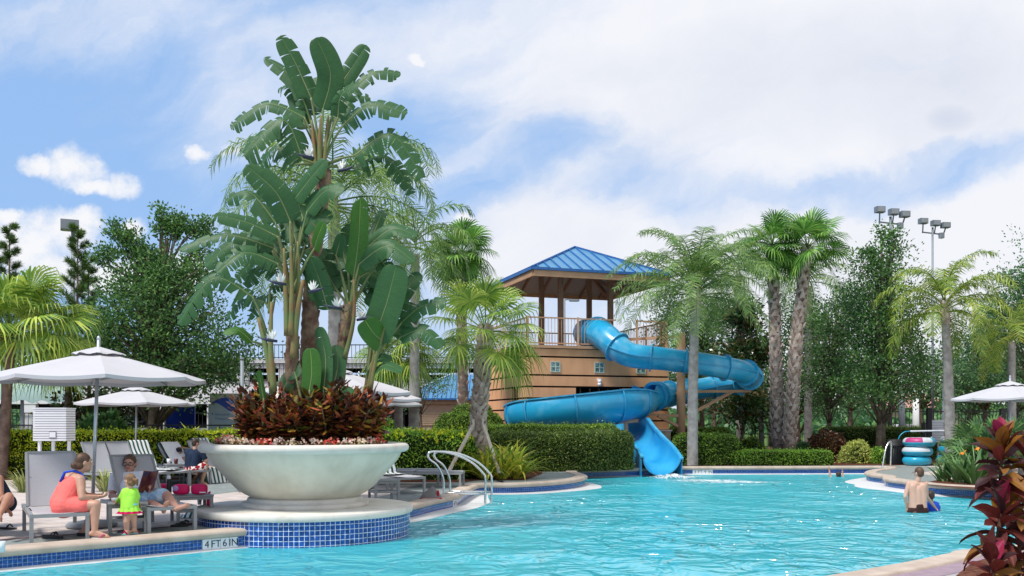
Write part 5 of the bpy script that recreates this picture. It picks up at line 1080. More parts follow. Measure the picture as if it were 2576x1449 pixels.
car('silver car parked in the garage left of the oak trunk', 346, Yg + .8, .2, sil); car('black car parked in the garage right of the oak trunk', 430, Yg + .8, .2, blk); car('dark car parked in the garage beside the grey sign', 505, Yg + 1.0, .2, blk); car('pale car parked in the garage at the far left', 75, Yg + .8, .2, wht)
c = (xat(2352, 62), 62, -.02); car('pale car parked beyond the right fence', 2352, 62, -.02, sil, R(90))
# blue-roofed low building
Yb = 45.0; x0, x1 = xat(1008, Yb), xat(1262, Yb); ze = zat(1004, Yb); t = thing('pool_pavilion', 'low beige building with blue metal hip roof left of the tower', 'building', ((x0 + x1) / 2, Yb, 0))
w = MB(); w.box(((x0 + x1) / 2 + .1, Yb + 3, ze / 2), (x1 - x0 - .5, 5.4, ze)); w.build('wall', M['beige'], t); w = MB(); w.box(((x0 + x1) / 2, Yb + .22, ze - .12), (x1 - x0 - .1, .1, .22)); w.build('fascia', M['beige'], t)
A = [V(x0 - .2, Yb, ze), V(x1 + .3, Yb, ze), V(x1 + .3, Yb + 6, ze), V(x0 - .2, Yb + 6, ze)]; rz_ = zat(935, Yb); r0, r1 = V(x0 + 2.2, Yb + 3, rz_), V(x1 - 1.0, Yb + 3, rz_)
r = MB(); r.add([*A, r0, r1], [(0, 1, 5, 4), (1, 2, 5), (2, 3, 4, 5), (3, 0, 4)]); r.build('roof', M['roof_blue'], t)
s = MB(); n = 26
for i in range(n):
    f = i / (n - 1); a = A[0].lerp(A[1], f); x = a.x; top = None
    if x < r0.x: q = (x - A[0].x) / (r0.x - A[0].x)
    elif x > r1.x: q = (A[1].x - x) / (A[1].x - r1.x)
    else: q = 1
    s.bar(a + V(0, 0, .02), V(x, Yb + 3 * q, ze + (rz_ - ze) * q + .02), .03, .05)
s.bar(A[0], A[1], .1, .08); s.build('roof_seam', M['roof_seam'], t); s = MB(); s.bar(A[1] + V(0, 0, .04), r1 + V(0, 0, .04), .18, .06); s.bar(A[0] + V(0, 0, .04), r0 + V(0, 0, .04), .12, .06); s.bar(r0, r1, .14, .1); s.build('ridge_cap', mat('pale_ridge', (.45, .58, .75), .4, .5), t)
v_ = MB()
for i in range(7): v_.box((xat(1085, Yb), Yb + .27, 1.45 + i * .09), (1.3, .04, .05))
v_.build('louvre', M['beige'], t)
# far pink roofed house beyond the right fence
Yh = 105; t = thing('far_house', 'pale house with pink tiled roof beyond the right fence', 'house', (xat(2330, Yh), Yh, 0)); w = MB(); w.box((xat(2335, Yh), Yh + 4, 1.6), (8, 7, 3.2)); w.build('wall', M['beige'], t); r = MB(); a = xat(2335, Yh); r.add([(a - 4.5, Yh, 3.2), (a + 4.5, Yh, 3.2), (a + 4.5, Yh + 8, 3.2), (a - 4.5, Yh + 8, 3.2), (a - 1, Yh + 4, 4.9), (a + 1, Yh + 4, 4.9)], [(0, 1, 5, 4), (1, 2, 5), (2, 3, 4, 5), (3, 0, 4)]); r.build('roof', mat('pink_tile_roof', (.48, .25, .22), .8, .2), t)
# pale green fabric awning at the left
t = thing('fabric_awning', 'pale green fabric awning with poles behind the front umbrella', 'awning', (xat(70, 34), 34, 0)); mb = MB(); n, k = 26, 10; vs = []
for i in range(n + 1):
    for j in range(k + 1):
        x = xat(-60 + 265 * i / n, 34); q = j / k; z = zat(885, 34) - (zat(885, 34) - zat(1008, 34)) * q ** 1.2 + .06 * math.sin(i * 1.25) * q + .04 * noise_v(i * .7, j * .9, 2); vs.append((x, 35.5 - 1.5 * math.sin(q * 1.6), z - (.12 * (i / n) ** 2)))
mb.add(vs, [(i * (k + 1) + j, (i + 1) * (k + 1) + j, (i + 1) * (k + 1) + j + 1, i * (k + 1) + j + 1) for i in range(n) for j in range(k)], 0, True); mb.build('fabric', mat('pale_green_canvas', (.34, .48, .46), .8, .2, var=.08, scale=1, bump=.3, bscale=4), t)
for x, y in ((150, 1100), (45, 1100), (205, 1100)): p = MB(); p.bar((xat(x, 34), 34.3, 0), (xat(x, 34), 34.3, zat(1004, 34)), .09); p.build('pole', M['pole_grey'], t)
# fences
def fence(label, p0, p1, z1, gap=.14, z0=0.0, rails=2, panel=2.4, thick=.02):
    p0, p1 = Vector(p0), Vector(p1); t = thing('fence', label, 'fence', (p0 + p1) / 2, 0, 'black iron fences'); L_ = (p1 - p0).length; n = int(L_ / gap); pk = MB()
    for i in range(n + 1): q = p0.lerp(p1, i / n); pk.bar(q + V(0, 0, z0), q + V(0, 0, z1), thick)
    for z in ((z0 + .12, z1 - .1) if rails == 2 else (z0 + .1, z0 + (z1 - z0) * .5, z1)): pk.bar(p0 + V(0, 0, z), p1 + V(0, 0, z), .035, .045)
    pk.build('picket_panel', M['black'], t); k = int(L_ / panel)
    for i in range(k + 1): q = p0.lerp(p1, i / k); o = MB(); o.bar(q, q + V(0, 0, z1 + .06), .07); o.build('post', M['black'], t)
    return t
fence('low black railing behind the golden hedge at left', (xat(-20, 30.6), 30.6, 0), (xat(620, 30.6), 30.6, 0), zat(1073, 30.6) + .04, .42, 0, 3)
fence('long black picket fence behind the right hedges', (xat(1690, 48), 48, 0), (xat(2330, 48), 48, 0), zat(1088, 48) + .02, .16)
fence('tall black picket fence behind the white hamper', (xat(2235, 44.5), 44.5, 0), (xat(2560, 44.5), 44.5, 0), zat(1030, 44.5), .16, 0, 2, 2.4, .025)
# lamps and poles
def pole(label, x, Y, ytop, r, kind, name='light_pole', cat='light pole', y0=None):
    c = V(xat(x, Y), Y, 0); t = thing(name, label, cat, c, 0, 'poles and lamps'); z = zat(ytop, Y); mb = MB(); mb.tube([c, c + V(0, 0, z)], [r, r * .75], 14); mb.build('pole', M['pole_grey'] if kind != 'white' else M['white_wall'], t); tp = c + V(0, 0, z)
    M.setdefault('lamp_glass', mat('lamp_glass', (.25, .27, .28), .1, .6))
    if kind == 'triple':
        a = MB(); a.bar(tp + V(-.55, 0, -.25), tp + V(.55, .1, -.35), .06); a.build('crossarm', M['pole_grey'], t)
        for i, dx_ in enumerate((-.55, .10, .62)):
            h = MB(); q = tp + V(dx_, -.12, .30 - .12 * i * .9); h.box(q, (.42, .30, .28), R(6)); h.bar(tp + V(dx_ * .95, .0, -.3), q - V(0, 0, .16), .05); k = h.build('floodlight', M.setdefault('lamp_body', mat('lamp_housing', (.17, .20, .23), .45, .4)), t); g_ = MB(); g_.box(q + V(0.015, -.162, 0), (.35, .02, .21), R(6)); g_.build('lens', M['lamp_glass'], k)
        h = MB(); h.box(tp + V(.42, -.1, -.45), (.22, .2, .28), R(20)); h.build('ballast_box', M['pole_grey'], t)
    elif kind == 'box':
        h = MB(); h.box(tp + V(-.1, -.1, .0), (.72, .55, .42), R(25)); k = h.build('floodlight', M['pole_grey'], t); g_ = MB(); g_.box(tp + V(-.1, -.1, -.222), (.6, .45, .02), R(25)); g_.build('lens', M['lamp_glass'], k)
    elif kind == 'street':
        h = MB(); h.bar(tp + V(0, 0, -.05), tp + V(.55, 0, -.02), .09, .08); h.box(tp + V(.62, 0, -.06), (.6, .35, .14)); k = h.build('lamp_head', M['pole_grey'], t); g_ = MB(); g_.box(tp + V(.62, 0, -.14), (.45, .25, .02)); g_.build('lens', M['lamp_glass'], k)
    else: h = MB(); h.tube([tp, tp + V(0, 0, .06)], r * .95, 12); h.build('cap', M['pole_grey'], t)
    return t
pole('grey stadium light with three heads behind the oak', 2240, 45, 545, .08, 'triple'); pole('grey stadium light with three heads above the yellowing queen palm', 2346, 50, 572, .07, 'triple')
pole('box floodlight on a pole above the pines', 184, 41, 568, .11, 'box'); pole('street lamp seen through the tower posts', 1418, 56, 752, .14, 'street'); pole('slim grey post between the sign and the bowl', 609, 27.8, 905, .066, 'cap')
pole('thick grey pole beyond the right hedge', 2269, 43, 940, .15, 'cap', 'utility_pole', 'pole'); pole('square white column beyond the right hedge', 2304, 43, 1000, .17, 'white', 'utility_pole', 'pole'); pole('tall grey pole beside the magnolia', 1915, 41.5, 870, .12, 'cap', 'utility_pole', 'pole'); pole('thin white pole beyond the fence right of the twin palms', 2137, 60, 1000, .12, 'white', 'utility_pole', 'pole'); pole('pale pole behind the trunk of the yellowing queen palm', 2378, 47, 960, .16, 'cap', 'utility_pole', 'pole')
# signs
Ys = 31.5; c = V(xat(565, Ys), Ys, 0); t = thing('info_sign', 'grey information sign with a curved blue top beside a stone pier', 'sign', c); mb = MB(); n = 14; W = .52; zt = zat(1003, Ys)
ol = [(-W, 0), (W, 0), (W, zt - .25)] + [(W - 2 * W * i / n, zt - .25 + .28 * math.sin(PI * (.12 + .88 * i / n)) ** .8) for i in range(1, n)] + [(-W, zt - .2)]
def plate(mb, ol, y0, y1, mi=0):
    k = len(ol); mb.add([(c.x + x, c.y + y0, z) for x, z in ol] + [(c.x + x, c.y + y1, z) for x, z in ol], [tuple(range(k)), tuple(range(2 * k - 1, k - 1, -1))] + [(i, (i + 1) % k, k + (i + 1) % k, k + i)[::-1] for i in range(k)], mi)
plate(mb, ol, -.06, .06); mb.build('panel', mat('grey_sign', (.26, .33, .38), .5, .4, var=.05), t)
top = [(W - 2 * W * i / n, zt - .25 + .28 * math.sin(PI * (.12 + .88 * i / n)) ** .8 + .01) for i in range(n + 1)]; bot = [(-W + 2 * W * i / n, zt - .21 + .10 * math.sin(PI * 2 * i / n) - .14 * (i / n)) for i in range(n + 1)]
mb = MB(); plate(mb, [top[0]] + top[1:] + bot[1:-1], -.075, -.062); M['sign_blue'] = mat('sign_blue', (.012, .045, .30), .5, .4); mb.build('blue_crest', M['sign_blue'], t)
mb = MB(); mb.add([(c.x + .2 + .055 * math.cos(a_) , c.y - .082, zt - .10 + .055 * math.sin(a_)) for a_ in np.linspace(0, 2 * PI, 18)[:-1]], [tuple(range(17))[::-1]]); mb.build('emblem', M['tube_b0'] if 'tube_b0' in M else mat('sign_ring', (.05, .2, .55), .5, .3), t)
for txt, zz, xx in (('Attractions', 1063 - 5, -.30), ('Transportation', 1063 + 9, -.30)): text_obj('lettering', txt, .105, M['sign_blue'], t, (c.x + xx, c.y - .063, zat(1045 + (zz - 1058) * .75, Ys)), (1, 0, 0), (0, 0, 1))
mb = MB(); z = zat(1043, Ys); mb.add([(c.x - .42, c.y - .064, z), (c.x - .35, c.y - .064, z), (c.x - .385, c.y - .064, z + .07)], [(0, 1, 2)]); mb.build('arrow', M['sign_blue'], t)
c2 = V(xat(585, 32.4), 32.4, 0); t = thing('stone_pier', 'pale stone pier with a flat cap behind the grey sign', 'pier', c2); mb = MB(); mb.box(c2 + V(0, 0, zat(1014, 32.4) / 2), (.72, .5, zat(1014, 32.4))); mb.build('shaft', M['stone_clad'], t); mb = MB(); mb.box(c2 + V(-.1, 0, zat(1014, 32.4) + .16), (1.15, .62, .32)); mb.build('cap', M['stone'], t)
c3 = V(xat(455, 33), 33, 0); t = thing('blue_panel', 'plain deep blue sign board behind the second umbrella', 'sign', c3); mb = MB(); mb.box(c3 + V(0, 0, 1.25), (.98, .12, 1.95)); mb.build('board', mat('royal_blue', (.006, .035, .33), .5, .3), t); mb = MB(); mb.box(c3 + V(-.52, 0, 1.15), (.05, .14, 2.2)); mb.build('edge_post', M['alu'], t)
# ------------------------------------------------------------------ slide tower
H = 5.7; TC = Vector((.487 * H - .142, 7.016 * H - .048, 0)); TH = math.atan2(.332, .983)
tu = Vector((math.cos(TH), math.sin(TH), 0)); tv = Vector((-math.sin(TH), math.cos(TH), 0))
def TP(a, b_, z): return TC + tu * a + tv * b_ + V(0, 0, z)
def tbox(mb, a0, a1, b0, b1, z0, z1, mi=0): mb.box(TP((a0 + a1) / 2, (b0 + b1) / 2, (z0 + z1) / 2), (a1 - a0, b1 - b0, z1 - z0), TH, mi)
tw = thing('slide_tower', 'peach banded slide tower with blue hipped metal roof', 'tower', TC)
A0, A1, B0, B1 = -3.25, 2.8, -3.0, 3.0; ZT = 4.42
w = MB(); zs = [1.25, 1.62, 2.05, 2.48, 2.92, 3.36, 4.06, 4.40]
OP = (-1.2, .75, 1.72, 2.92)          # front opening a0,a1,z0,z1
for i in range(len(zs) - 1):
    z0, z1 = zs[i] + .033, zs[i + 1] - .033
    if z1 <= OP[3] + .03:
        tbox(w, A0, OP[0], B0, B0 + .25, z0, z1); tbox(w, OP[1], A1, B0, B0 + .25, z0, z1)
    else: tbox(w, A0, A1, B0, B0 + .25, z0, z1)
    if z1 <= OP[3] + .03: tbox(w, A0, A0 + .25, B0 + .25, B0 + .9, z0, z1); tbox(w, A0, A0 + .25, B0 + 1.6, B1, z0, z1)
    else: tbox(w, A0, A0 + .25, B0 + .25, B1, z0, z1)
    tbox(w, A1 - .25, A1, B0 + .25, B1, z0, z1); tbox(w, A0 + .25, A1 - .25, B1 - .25, B1, z0, z1)
w.build('wall', M['peach'], tw)
g = MB()
for i, z in enumerate(zs):
    lo = z < OP[3] - .02
    segs = ((A0 + .03, OP[0] - .03), (OP[1] + .03, A1 - .03)) if lo else ((A0 + .03, A1 - .03),)
    for a, b_ in segs: tbox(g, a, b_, B0 + .03, B0 + .2, z - .034, z + .034)
    sg = ((B0 + .2, B0 + .87), (B0 + 1.63, B1 - .03)) if lo else ((B0 + .2, B1 - .03),)
    for a, b_ in sg: tbox(g, A0 + .03, A0 + .2, a, b_, z - .034, z + .034)
    tbox(g, A1 - .2, A1 - .03, B0 + .2, B1 - .03, z - .034, z + .034)
g.build('groove', M['groove'], tw)
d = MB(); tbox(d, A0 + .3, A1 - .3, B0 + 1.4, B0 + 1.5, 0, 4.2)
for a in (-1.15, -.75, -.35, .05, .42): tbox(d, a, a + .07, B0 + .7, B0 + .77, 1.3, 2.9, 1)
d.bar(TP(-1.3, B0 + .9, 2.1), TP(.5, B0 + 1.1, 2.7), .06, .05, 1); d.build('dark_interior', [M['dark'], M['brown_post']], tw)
s = MB(); tbox(s, A0 - .03, A1 + .05, B0 - .06, B1 + .05, -.1, 1.20); s.build('stone_base', M['stone_clad'], tw)
s = MB(); tbox(s, A0 - .08, A1 + .10, B0 - .11, B1 + .1, 1.203, 1.262); s.build('ledge', M['white_wall'], tw)
s = MB(); tbox(s, A0 - .02, A1 + .05, B0 - .08, B1 + .05, 4.39, 4.50); s.build('deck_edge', M['wood_tan'], tw)
for a in (-2.05, -.22, 1.57):
    f = MB(); c = (a, 3.68); s_ = .20
    for x0, x1, z0, z1 in ((-s_, s_, s_ - .03, s_), (-s_, s_, -s_, -s_ + .03), (-s_, -s_ + .03, -s_ + .03, s_ - .03), (s_ - .03, s_, -s_ + .03, s_ - .03), (-.014, .014, -s_ + .03, s_ - .03), (-s_ + .03, -.014, -.014, .014), (.014, s_ - .03, -.014, .014)): tbox(f, a + x0, a + x1, B0 - .03, B0 + .01, 3.68 + z0, 3.68 + z1)
    wn = f.build('window', M.setdefault('win_frame', mat('pale_green_frame', (.45, .58, .52), .4, .4)), tw)
    q = MB(); tbox(q, a - s_ + .02, a + s_ - .02, B0 - .015, B0 - .004, 3.68 - s_ + .02, 3.68 + s_ - .02); q.build('glass_block', M.setdefault('gblock', mat('glass_block', (.05, .12, .11), .08, .8, scale=18, col2=(.35, .48, .46), thr=(.45, .62))), wn)
l = MB(); l.ell(TP(-.25, B0 - .10, 3.14), (.08, .08, .09)); tbox(l, -.31, -.19, B0 - .13, B0 + .0, 3.18, 3.26); l.tube([TP(-.25, B0 - .10, 3.08), TP(-.25, B0 - .10, 2.96)], [.075, .06], 10); l.build('wall_lamp', M['white_plastic'], tw)
# posts, rails, roof
for a, b_ in ((-1.1, -1.15), (1.1, -1.15), (-1.1, 1.05), (1.1, 1.05)):
    p = MB(); tbox(p, a - .095, a + .095, b_ - .095, b_ + .095, 4.5, 7.75); p.build('post', M['brown_post'], tw)
EZ = 7.30; HW = 2.95; RISE = 1.42
r = MB(); tt = .07
def roofpt(a, b_, up=0):
    q = max(abs(a), abs(b_)) / HW; return TP(a, b_, EZ + .16 + RISE * (1 - q) + up)
ap = TP(0, 0, EZ + .16 + RISE); cs = [roofpt(-HW, -HW), roofpt(HW, -HW), roofpt(HW, HW), roofpt(-HW, HW)]
for i in range(4): r.add([cs[i], cs[(i + 1) % 4], ap], [(0, 1, 2)])
r.build('roof', M['roof_blue'], tw)
sm_ = MB()
for i in range(4):
    d0 = [(1, 0), (0, 1), (-1, 0), (0, -1)][i]
    for k in range(13):
        x = -HW + HW * 2 * (k + .5) / 13; y0 = -HW; y1 = -abs(x)
        f = lambda x, y: (x, y) if i == 0 else ((-y, x) if i == 1 else ((-x, -y) if i == 2 else (y, -x)))
        sm_.bar(roofpt(*f(x, y0), .02), roofpt(*f(x, y1), .02), .035, .06)
for c in cs: sm_.bar(c + V(0, 0, .03), ap + V(0, 0, .03), .07, .07)
sm_.build('roof_seam', M['roof_seam'], tw)
e = MB()
tbox(e, -HW - .02, HW + .02, -HW - .05, -HW + .02, EZ + .07, EZ + .17); tbox(e, -HW - .02, HW + .02, HW - .02, HW + .05, EZ + .07, EZ + .17); tbox(e, -HW - .05, -HW + .02, -HW + .02, HW - .02, EZ + .07, EZ + .17); tbox(e, HW - .02, HW + .05, -HW + .02, HW - .02, EZ + .07, EZ + .17)
e.build('gutter', M['roof_seam'], tw)
e = MB(); h2 = HW - .05
tbox(e, -h2, h2, -h2 - .04, -h2 + .04, EZ - .17, EZ + .068); tbox(e, -h2, h2, h2 - .04, h2 + .04, EZ - .17, EZ + .068); tbox(e, -h2 - .04, -h2 + .04, -h2 + .04, h2 - .04, EZ - .17, EZ + .068); tbox(e, h2 - .04, h2 + .04, -h2 + .04, h2 - .04, EZ - .17, EZ + .068)
e.build('fascia', M['wood_tan'], tw)
u_ = MB(); h3 = h2 - .05; ap2 = TP(0, 0, EZ + RISE - .02); c2 = [TP(a * h3, b_ * h3, EZ - .02) for a, b_ in ((-1, -1), (1, -1), (1, 1), (-1, 1))]
for i in range(4): u_.add([c2[i], ap2, c2[(i + 1) % 4]], [(0, 1, 2)])
u_.build('soffit', M['soffit'], tw)
e = MB()
for c in c2: e.bar(c + V(0, 0, -.08), ap2 + V(0, 0, -.10), .10, .16)
for i in range(4):
    for k in range(6):
        x = -h3 + 2 * h3 * (k + .5) / 6; y0 = -h3; y1 = -abs(x) - .05
        f = lambda x, y: (x, y) if i == 0 else ((-y, x) if i == 1 else ((-x, -y) if i == 2 else (y, -x)))
        z = lambda y: EZ - .02 + RISE * (1 - abs(y) / h3) - .08
        e.bar(TP(*f(x, y0), z(y0)), TP(*f(x, y1), z(y1)), .07, .12)
e.build('rafter', M['brown_post'], tw)
_posts = set()
def railing(mb, p0, p1, z0, z1, gap=.13, post=True):
    p0, p1 = Vector(p0), Vector(p1); L_ = (p1 - p0).length; n = max(2, int(L_ / gap))
    for z in (z0 + .08, z1): mb.bar(p0 + V(0, 0, z), p1 + V(0, 0, z), .045, .05)
    for i in range(1, n): q = p0.lerp(p1, i / n); mb.bar(q + V(0, 0, z0 + .08), q + V(0, 0, z1), .018)
    if post:
        for q in (p0, p1):
            key = (round(q.x, 2), round(q.y, 2))
            if key not in _posts: _posts.add(key); mb.bar(q + V(0, 0, z0), q + V(0, 0, z1 + .05), .08)
rl = MB(); b0, b1 = B0 + .02, B1 - .1
for (a, b_), (c, d_) in (((A0 + .1, b0), (-1.1, b0)), ((-1.1, b0), (-.15, b0)), ((1.4, b0), (A1 - .1, b0)), ((A0 + .1, b0 + .1), (A0 + .1, b1)), ((A1 - .1, b0 + .1), (A1 - .1, b1)), ((A0 + .2, b1), (A1 - .2, b1))): railing(rl, TP(a, b_, 0), TP(c, d_, 0), 4.5, 5.55)
rl.bar(TP(-.1, b0, 5.55), TP(.5, b0, 5.55), .05); rl.bar(TP(.55, b0, 5.1), TP(.15, b0, 5.55), .035)
rl.build('railing', M['wood_tan'], tw)
lb = MB(); tbox(lb, A1 + .1, A1 + .9, -.6, .2, 4.32, 4.46); lb.bar(TP(A1 + .9, -.6, 4.4), TP(A1 + .9, -.6, 5.7), .08); lb.bar(TP(A1 + .2, -.6, 4.4), TP(A1 + .2, -.6, 5.6), .07); lb.build('stair_landing', M['wood_tan'], tw)
lb = MB(); lb.bar(TP(A1 + .9, -.65, 5.72), TP(A1 + 1.75, -.65, 5.40), .05, .09); lb.build('handrail', M['white_plastic'], tw)

# ------------------------------------------------------------------ the water slide
def sweep(mb, path, rad, arcs, thick=.03, n=20, mi=0, mi_in=1, rim=None, ends=True):
    """pipe or trough: section arc (a0, a1 in degrees, 0 = right of travel, 90 = up) swept along a path, with inner skin"""
    k = len(path); outer = []; inner = []
    for i, p in enumerate(path):
        t = (path[min(i + 1, k - 1)] - path[max(i - 1, 0)]).normalized(); sd_ = t.cross(Vector((0, 0, 1))).normalized(); up = sd_.cross(t)
        a0, a1 = arcs[i]
        for dst, r in ((outer, rad[i]), (inner, rad[i] - thick)):
            dst.append([p + (sd_ * math.cos(R(a0 + (a1 - a0) * j / n)) + up * math.sin(R(a0 + (a1 - a0) * j / n))) * r for j in range(n + 1)])
    m_ = n + 1; vo = [q for r in outer for q in r]; vi = [q for r in inner for q in r]; b = len(vo)
    fo = [(i * m_ + j, i * m_ + j + 1, (i + 1) * m_ + j + 1, (i + 1) * m_ + j) for i in range(k - 1) for j in range(n)]
    mb.add(vo, fo, mi, True); mb.add(vi, [f[::-1] for f in fo], mi_in, True)
    ed = []
    for i in range(k - 1):
        for j in (0, n): ed.append((i * m_ + j, (i + 1) * m_ + j, b + (i + 1) * m_ + j, b + i * m_ + j))
    for i in (0, k - 1): ed += [(i * m_ + j, i * m_ + j + 1, b + i * m_ + j + 1, b + i * m_ + j) for j in range(n)]
    mb.add(vo + vi, ed, 2)
    return outer
def flange(mb, p, t, r, arc=(0, 360), w=.09, th=.05, n=28):
    t = t.normalized(); sd_ = t.cross(Vector((0, 0, 1))).normalized(); up = sd_.cross(t); pts = []
    sweep(mb, [p - t * th / 2, p + t * th / 2], [r + w, r + w], [arc, arc], w, n, 0, 0)
sl = thing('water_slide', 'winding bright blue fibreglass water slide running from the tower into the pool', 'water slide', TP(1, -4, 0))
def spath(*q, k=7): return smooth_path([P(x, y, Y) for x, y, Y in q], k)
up_path = spath((1476, 838, 38.6), (1496, 836, 37.6), (1520, 846, 36.6), (1552, 873, 36.0), (1590, 894, 35.75), (1680, 904, 35.5), (1780, 918, 35.4), (1850, 930, 35.7), (1882, 941, 36.4), (1884, 955, 37.6), (1860, 965, 38.4), (1800, 972, 38.6), (1740, 982, 38.2), (1694, 989, 37.5), (1662, 994, 36.9), (1645, 998, 36.6))
rr = interp([.58, .56, .53, .51, .46, .425, .42, .42, .42, .42, .42, .42, .42, .43, .45, .5], len(up_path))
mb = MB(); sweep(mb, up_path, rr, [(0, 360)] * len(up_path), .03, 28); tube_o = mb.build('tube', [M['slide'], M['slide_in'], M['slide_rim']], sl)
fl = MB(); n = len(up_path)
for q in (9, 21, 32, 38.5, 46, 54, 60, 70, 78, 86, 93, 99, 104):
    i = int(q); 
    if i >= n - 1: continue
    f = MB(); flange(f, up_path[i], up_path[i + 1] - up_path[i - 1], rr[i]); f.build('flange', M['slide_rim'], tube_o)
for s_ in (-1, 1):
    sm_ = MB()
    for i in range(20, n - 3):
        t = (up_path[i + 1] - up_path[i - 1]).normalized(); sd_ = t.cross(V(0, 0, 1)).normalized(); t2 = (up_path[i + 2] - up_path[i]).normalized(); sd2 = t2.cross(V(0, 0, 1)).normalized(); sm_.bar(up_path[i] + sd_ * s_ * (rr[i] + .02), up_path[i + 1] + sd2 * s_ * (rr[i + 1] + .02), .06, .03)
    sm_.build('seam', M['slide_rim'], tube_o)
# box-shaped entry at the deck
mb = MB(); q_ = [P(x, y, 38.0) for x, y in ((1458, 868), (1460, 852), (1478, 812), (1500, 812), (1500, 868))]; d_ = V(.25, .75, 0); m5 = len(q_)
mb.add(q_ + [v_ + d_ for v_ in q_], [tuple(range(m5))[::-1], tuple(range(m5, 2 * m5))] + [(i, (i + 1) % m5, m5 + (i + 1) % m5, m5 + i) for i in range(m5)]); mb.build('entry_chute', M['slide'], sl)
tr_path = spath((1656, 996, 36.75), (1635, 998, 36.55), (1605, 1003, 36.2), (1560, 1008, 35.8), (1490, 1017, 35.3), (1420, 1026, 35.1), (1360, 1034, 35.3), (1325, 1040, 35.9), (1317, 1045, 36.7), (1345, 1051, 37.5), (1410, 1058, 37.7), (1490, 1064, 37.3), (1556, 1066, 36.6), (1584, 1068, 35.7), (1597, 1083, 34.8), (1610, 1101, 34.0), (1630, 1119, 33.1), (1647, 1129, 32.35), (1666, 1151, 31.4))
n = len(tr_path); tr = interp([.50, .58, .72, .80, .82, .82, .80, .78, .75, .7, .66, .64, .62, .62, .62, .61, .60, .60, .60, .64], n)
# travelling left the camera side is the left-hand wall (180 deg): banked high there, then evening out
a0s = interp([-40, -10, 0, 0, 0, 0, 0, 0, 0, 0, 0, -5, -8, -8, 0, 6, 4, 2], n); a1s = interp([-220, -190, -206, -210, -210, -210, -210, -205, -200, -190, -180, -180, -195, -215, -222, -205, -190, -176], n)
mb = MB(); k = 5
sweep(mb, tr_path[9:], tr[9:], list(zip(a0s, a1s))[9:], .04, 24); ch = mb.build('open_trough', [M['slide'], M['slide_in'], M['slide_rim']], sl)
mb = MB(); sweep(mb, tr_path[:13], [x * .92 for x in tr[:13]], [(14 + (i / 12) * 40, -194 - (1 - i / 12) * 70) for i in range(13)], .03, 28); ch2 = mb.build('tunnel_mouth', [M['slide'], M['slide_in'], M['slide_rim']], sl)
for col, sg in ((a0s, 0), (a1s, 1)):
    rm = MB()
    for i in range(9, n - 1):
        q = []
        for ii in (i, i + 1):
            t = (tr_path[min(ii + 1, n - 1)] - tr_path[ii - 1]).normalized(); sd_ = t.cross(V(0, 0, 1)).normalized(); upv = sd_.cross(t); a = R(col[ii]); q.append(tr_path[ii] + (sd_ * math.cos(a) + upv * math.sin(a)) * (tr[ii] + .03))
        rm.bar(q[0], q[1], .11, .05)
    rm.build('rim', M['slide_rim'], ch)
for q in (14, 23, 33, 43, 50, 62, 74, 90, 100):
    if q < n - 1:
        f = MB(); flange(f, tr_path[q], tr_path[q + 1] - tr_path[q - 1], tr[q], (a0s[q] - 2, a1s[q] + 2), .06, .05, 22); f.build('flange', M['slide_rim'], ch)
# skirt panels closing the sides of the exit chute down to the kerb
for col in (a0s, a1s):
    sk = MB(); pr = []
    for i in range(n - 22, n):
        t_ = (tr_path[min(i + 1, n - 1)] - tr_path[i - 1]).normalized(); sd_ = t_.cross(V(0, 0, 1)).normalized(); upv = sd_.cross(t_); a = R(col[i]); pr.append(tr_path[i] + (sd_ * math.cos(a) + upv * math.sin(a)) * (tr[i] + .045))
    sk.add(pr + [V(q.x, q.y, max(-.30, min(q.z - .1, .0 if q.y > 33.0 else -.30))) for q in pr], [(i, i + 1, len(pr) + i + 1, len(pr) + i) for i in range(len(pr) - 1)], 0, True)
    sk.build('side_skirt', M['slide_in'], ch)
# supports
cb = P(1713, 0, 36.75); cb.z = 0
t = thing('slide_column', 'tall tan steel column with bracket arms carrying the slide', 'support column', cb)
mb = MB(); mb.tube([cb, cb + V(0, 0, 5.0)], [.165, .165], 20); mb.build('column', M['wood_tan'], t)
mb = MB()
for a, b_ in ((cb + V(0, 0, 4.86), P(1560, 855, 38.6)), (cb + V(-.6, .5, 4.7), P(1650, 885, 38)), (cb + V(0, 0, 3.9), cb + V(1.15, -.6, 4.06)), (P(1716, 985, 36.9), P(1888, 984, 37.3)), (P(1722, 1050, 36.9), P(1845, 984, 37.3)), (P(1710, 1046, 36.7), P(1630, 1043, 36.5)), (P(1704, 1072, 36.7), P(1655, 1046, 36.5)), (P(1706, 988, 36.9), P(1664, 1012, 37.2)), (P(1725, 930, 36.9), P(1800, 921, 35.9))): mb.bar(a, b_, .14, .10)
mb.build('bracket_arm', M['wood_tan'], t)
t = thing('slide_footing', 'tan steel cradle under the open trough end', 'support', P(1560, 1080, 35.9)); mb = MB()
for x, Y in ((1400, 35.1), (1500, 35.3), (1575, 35.8)): a = P(x, 1062, Y); mb.bar(V(a.x, a.y, 0), a, .14); mb.bar(a - V(.45, 0, .02), a + V(.45, 0, .05), .12)
mb.build('cradle', M['wood_tan'], t)
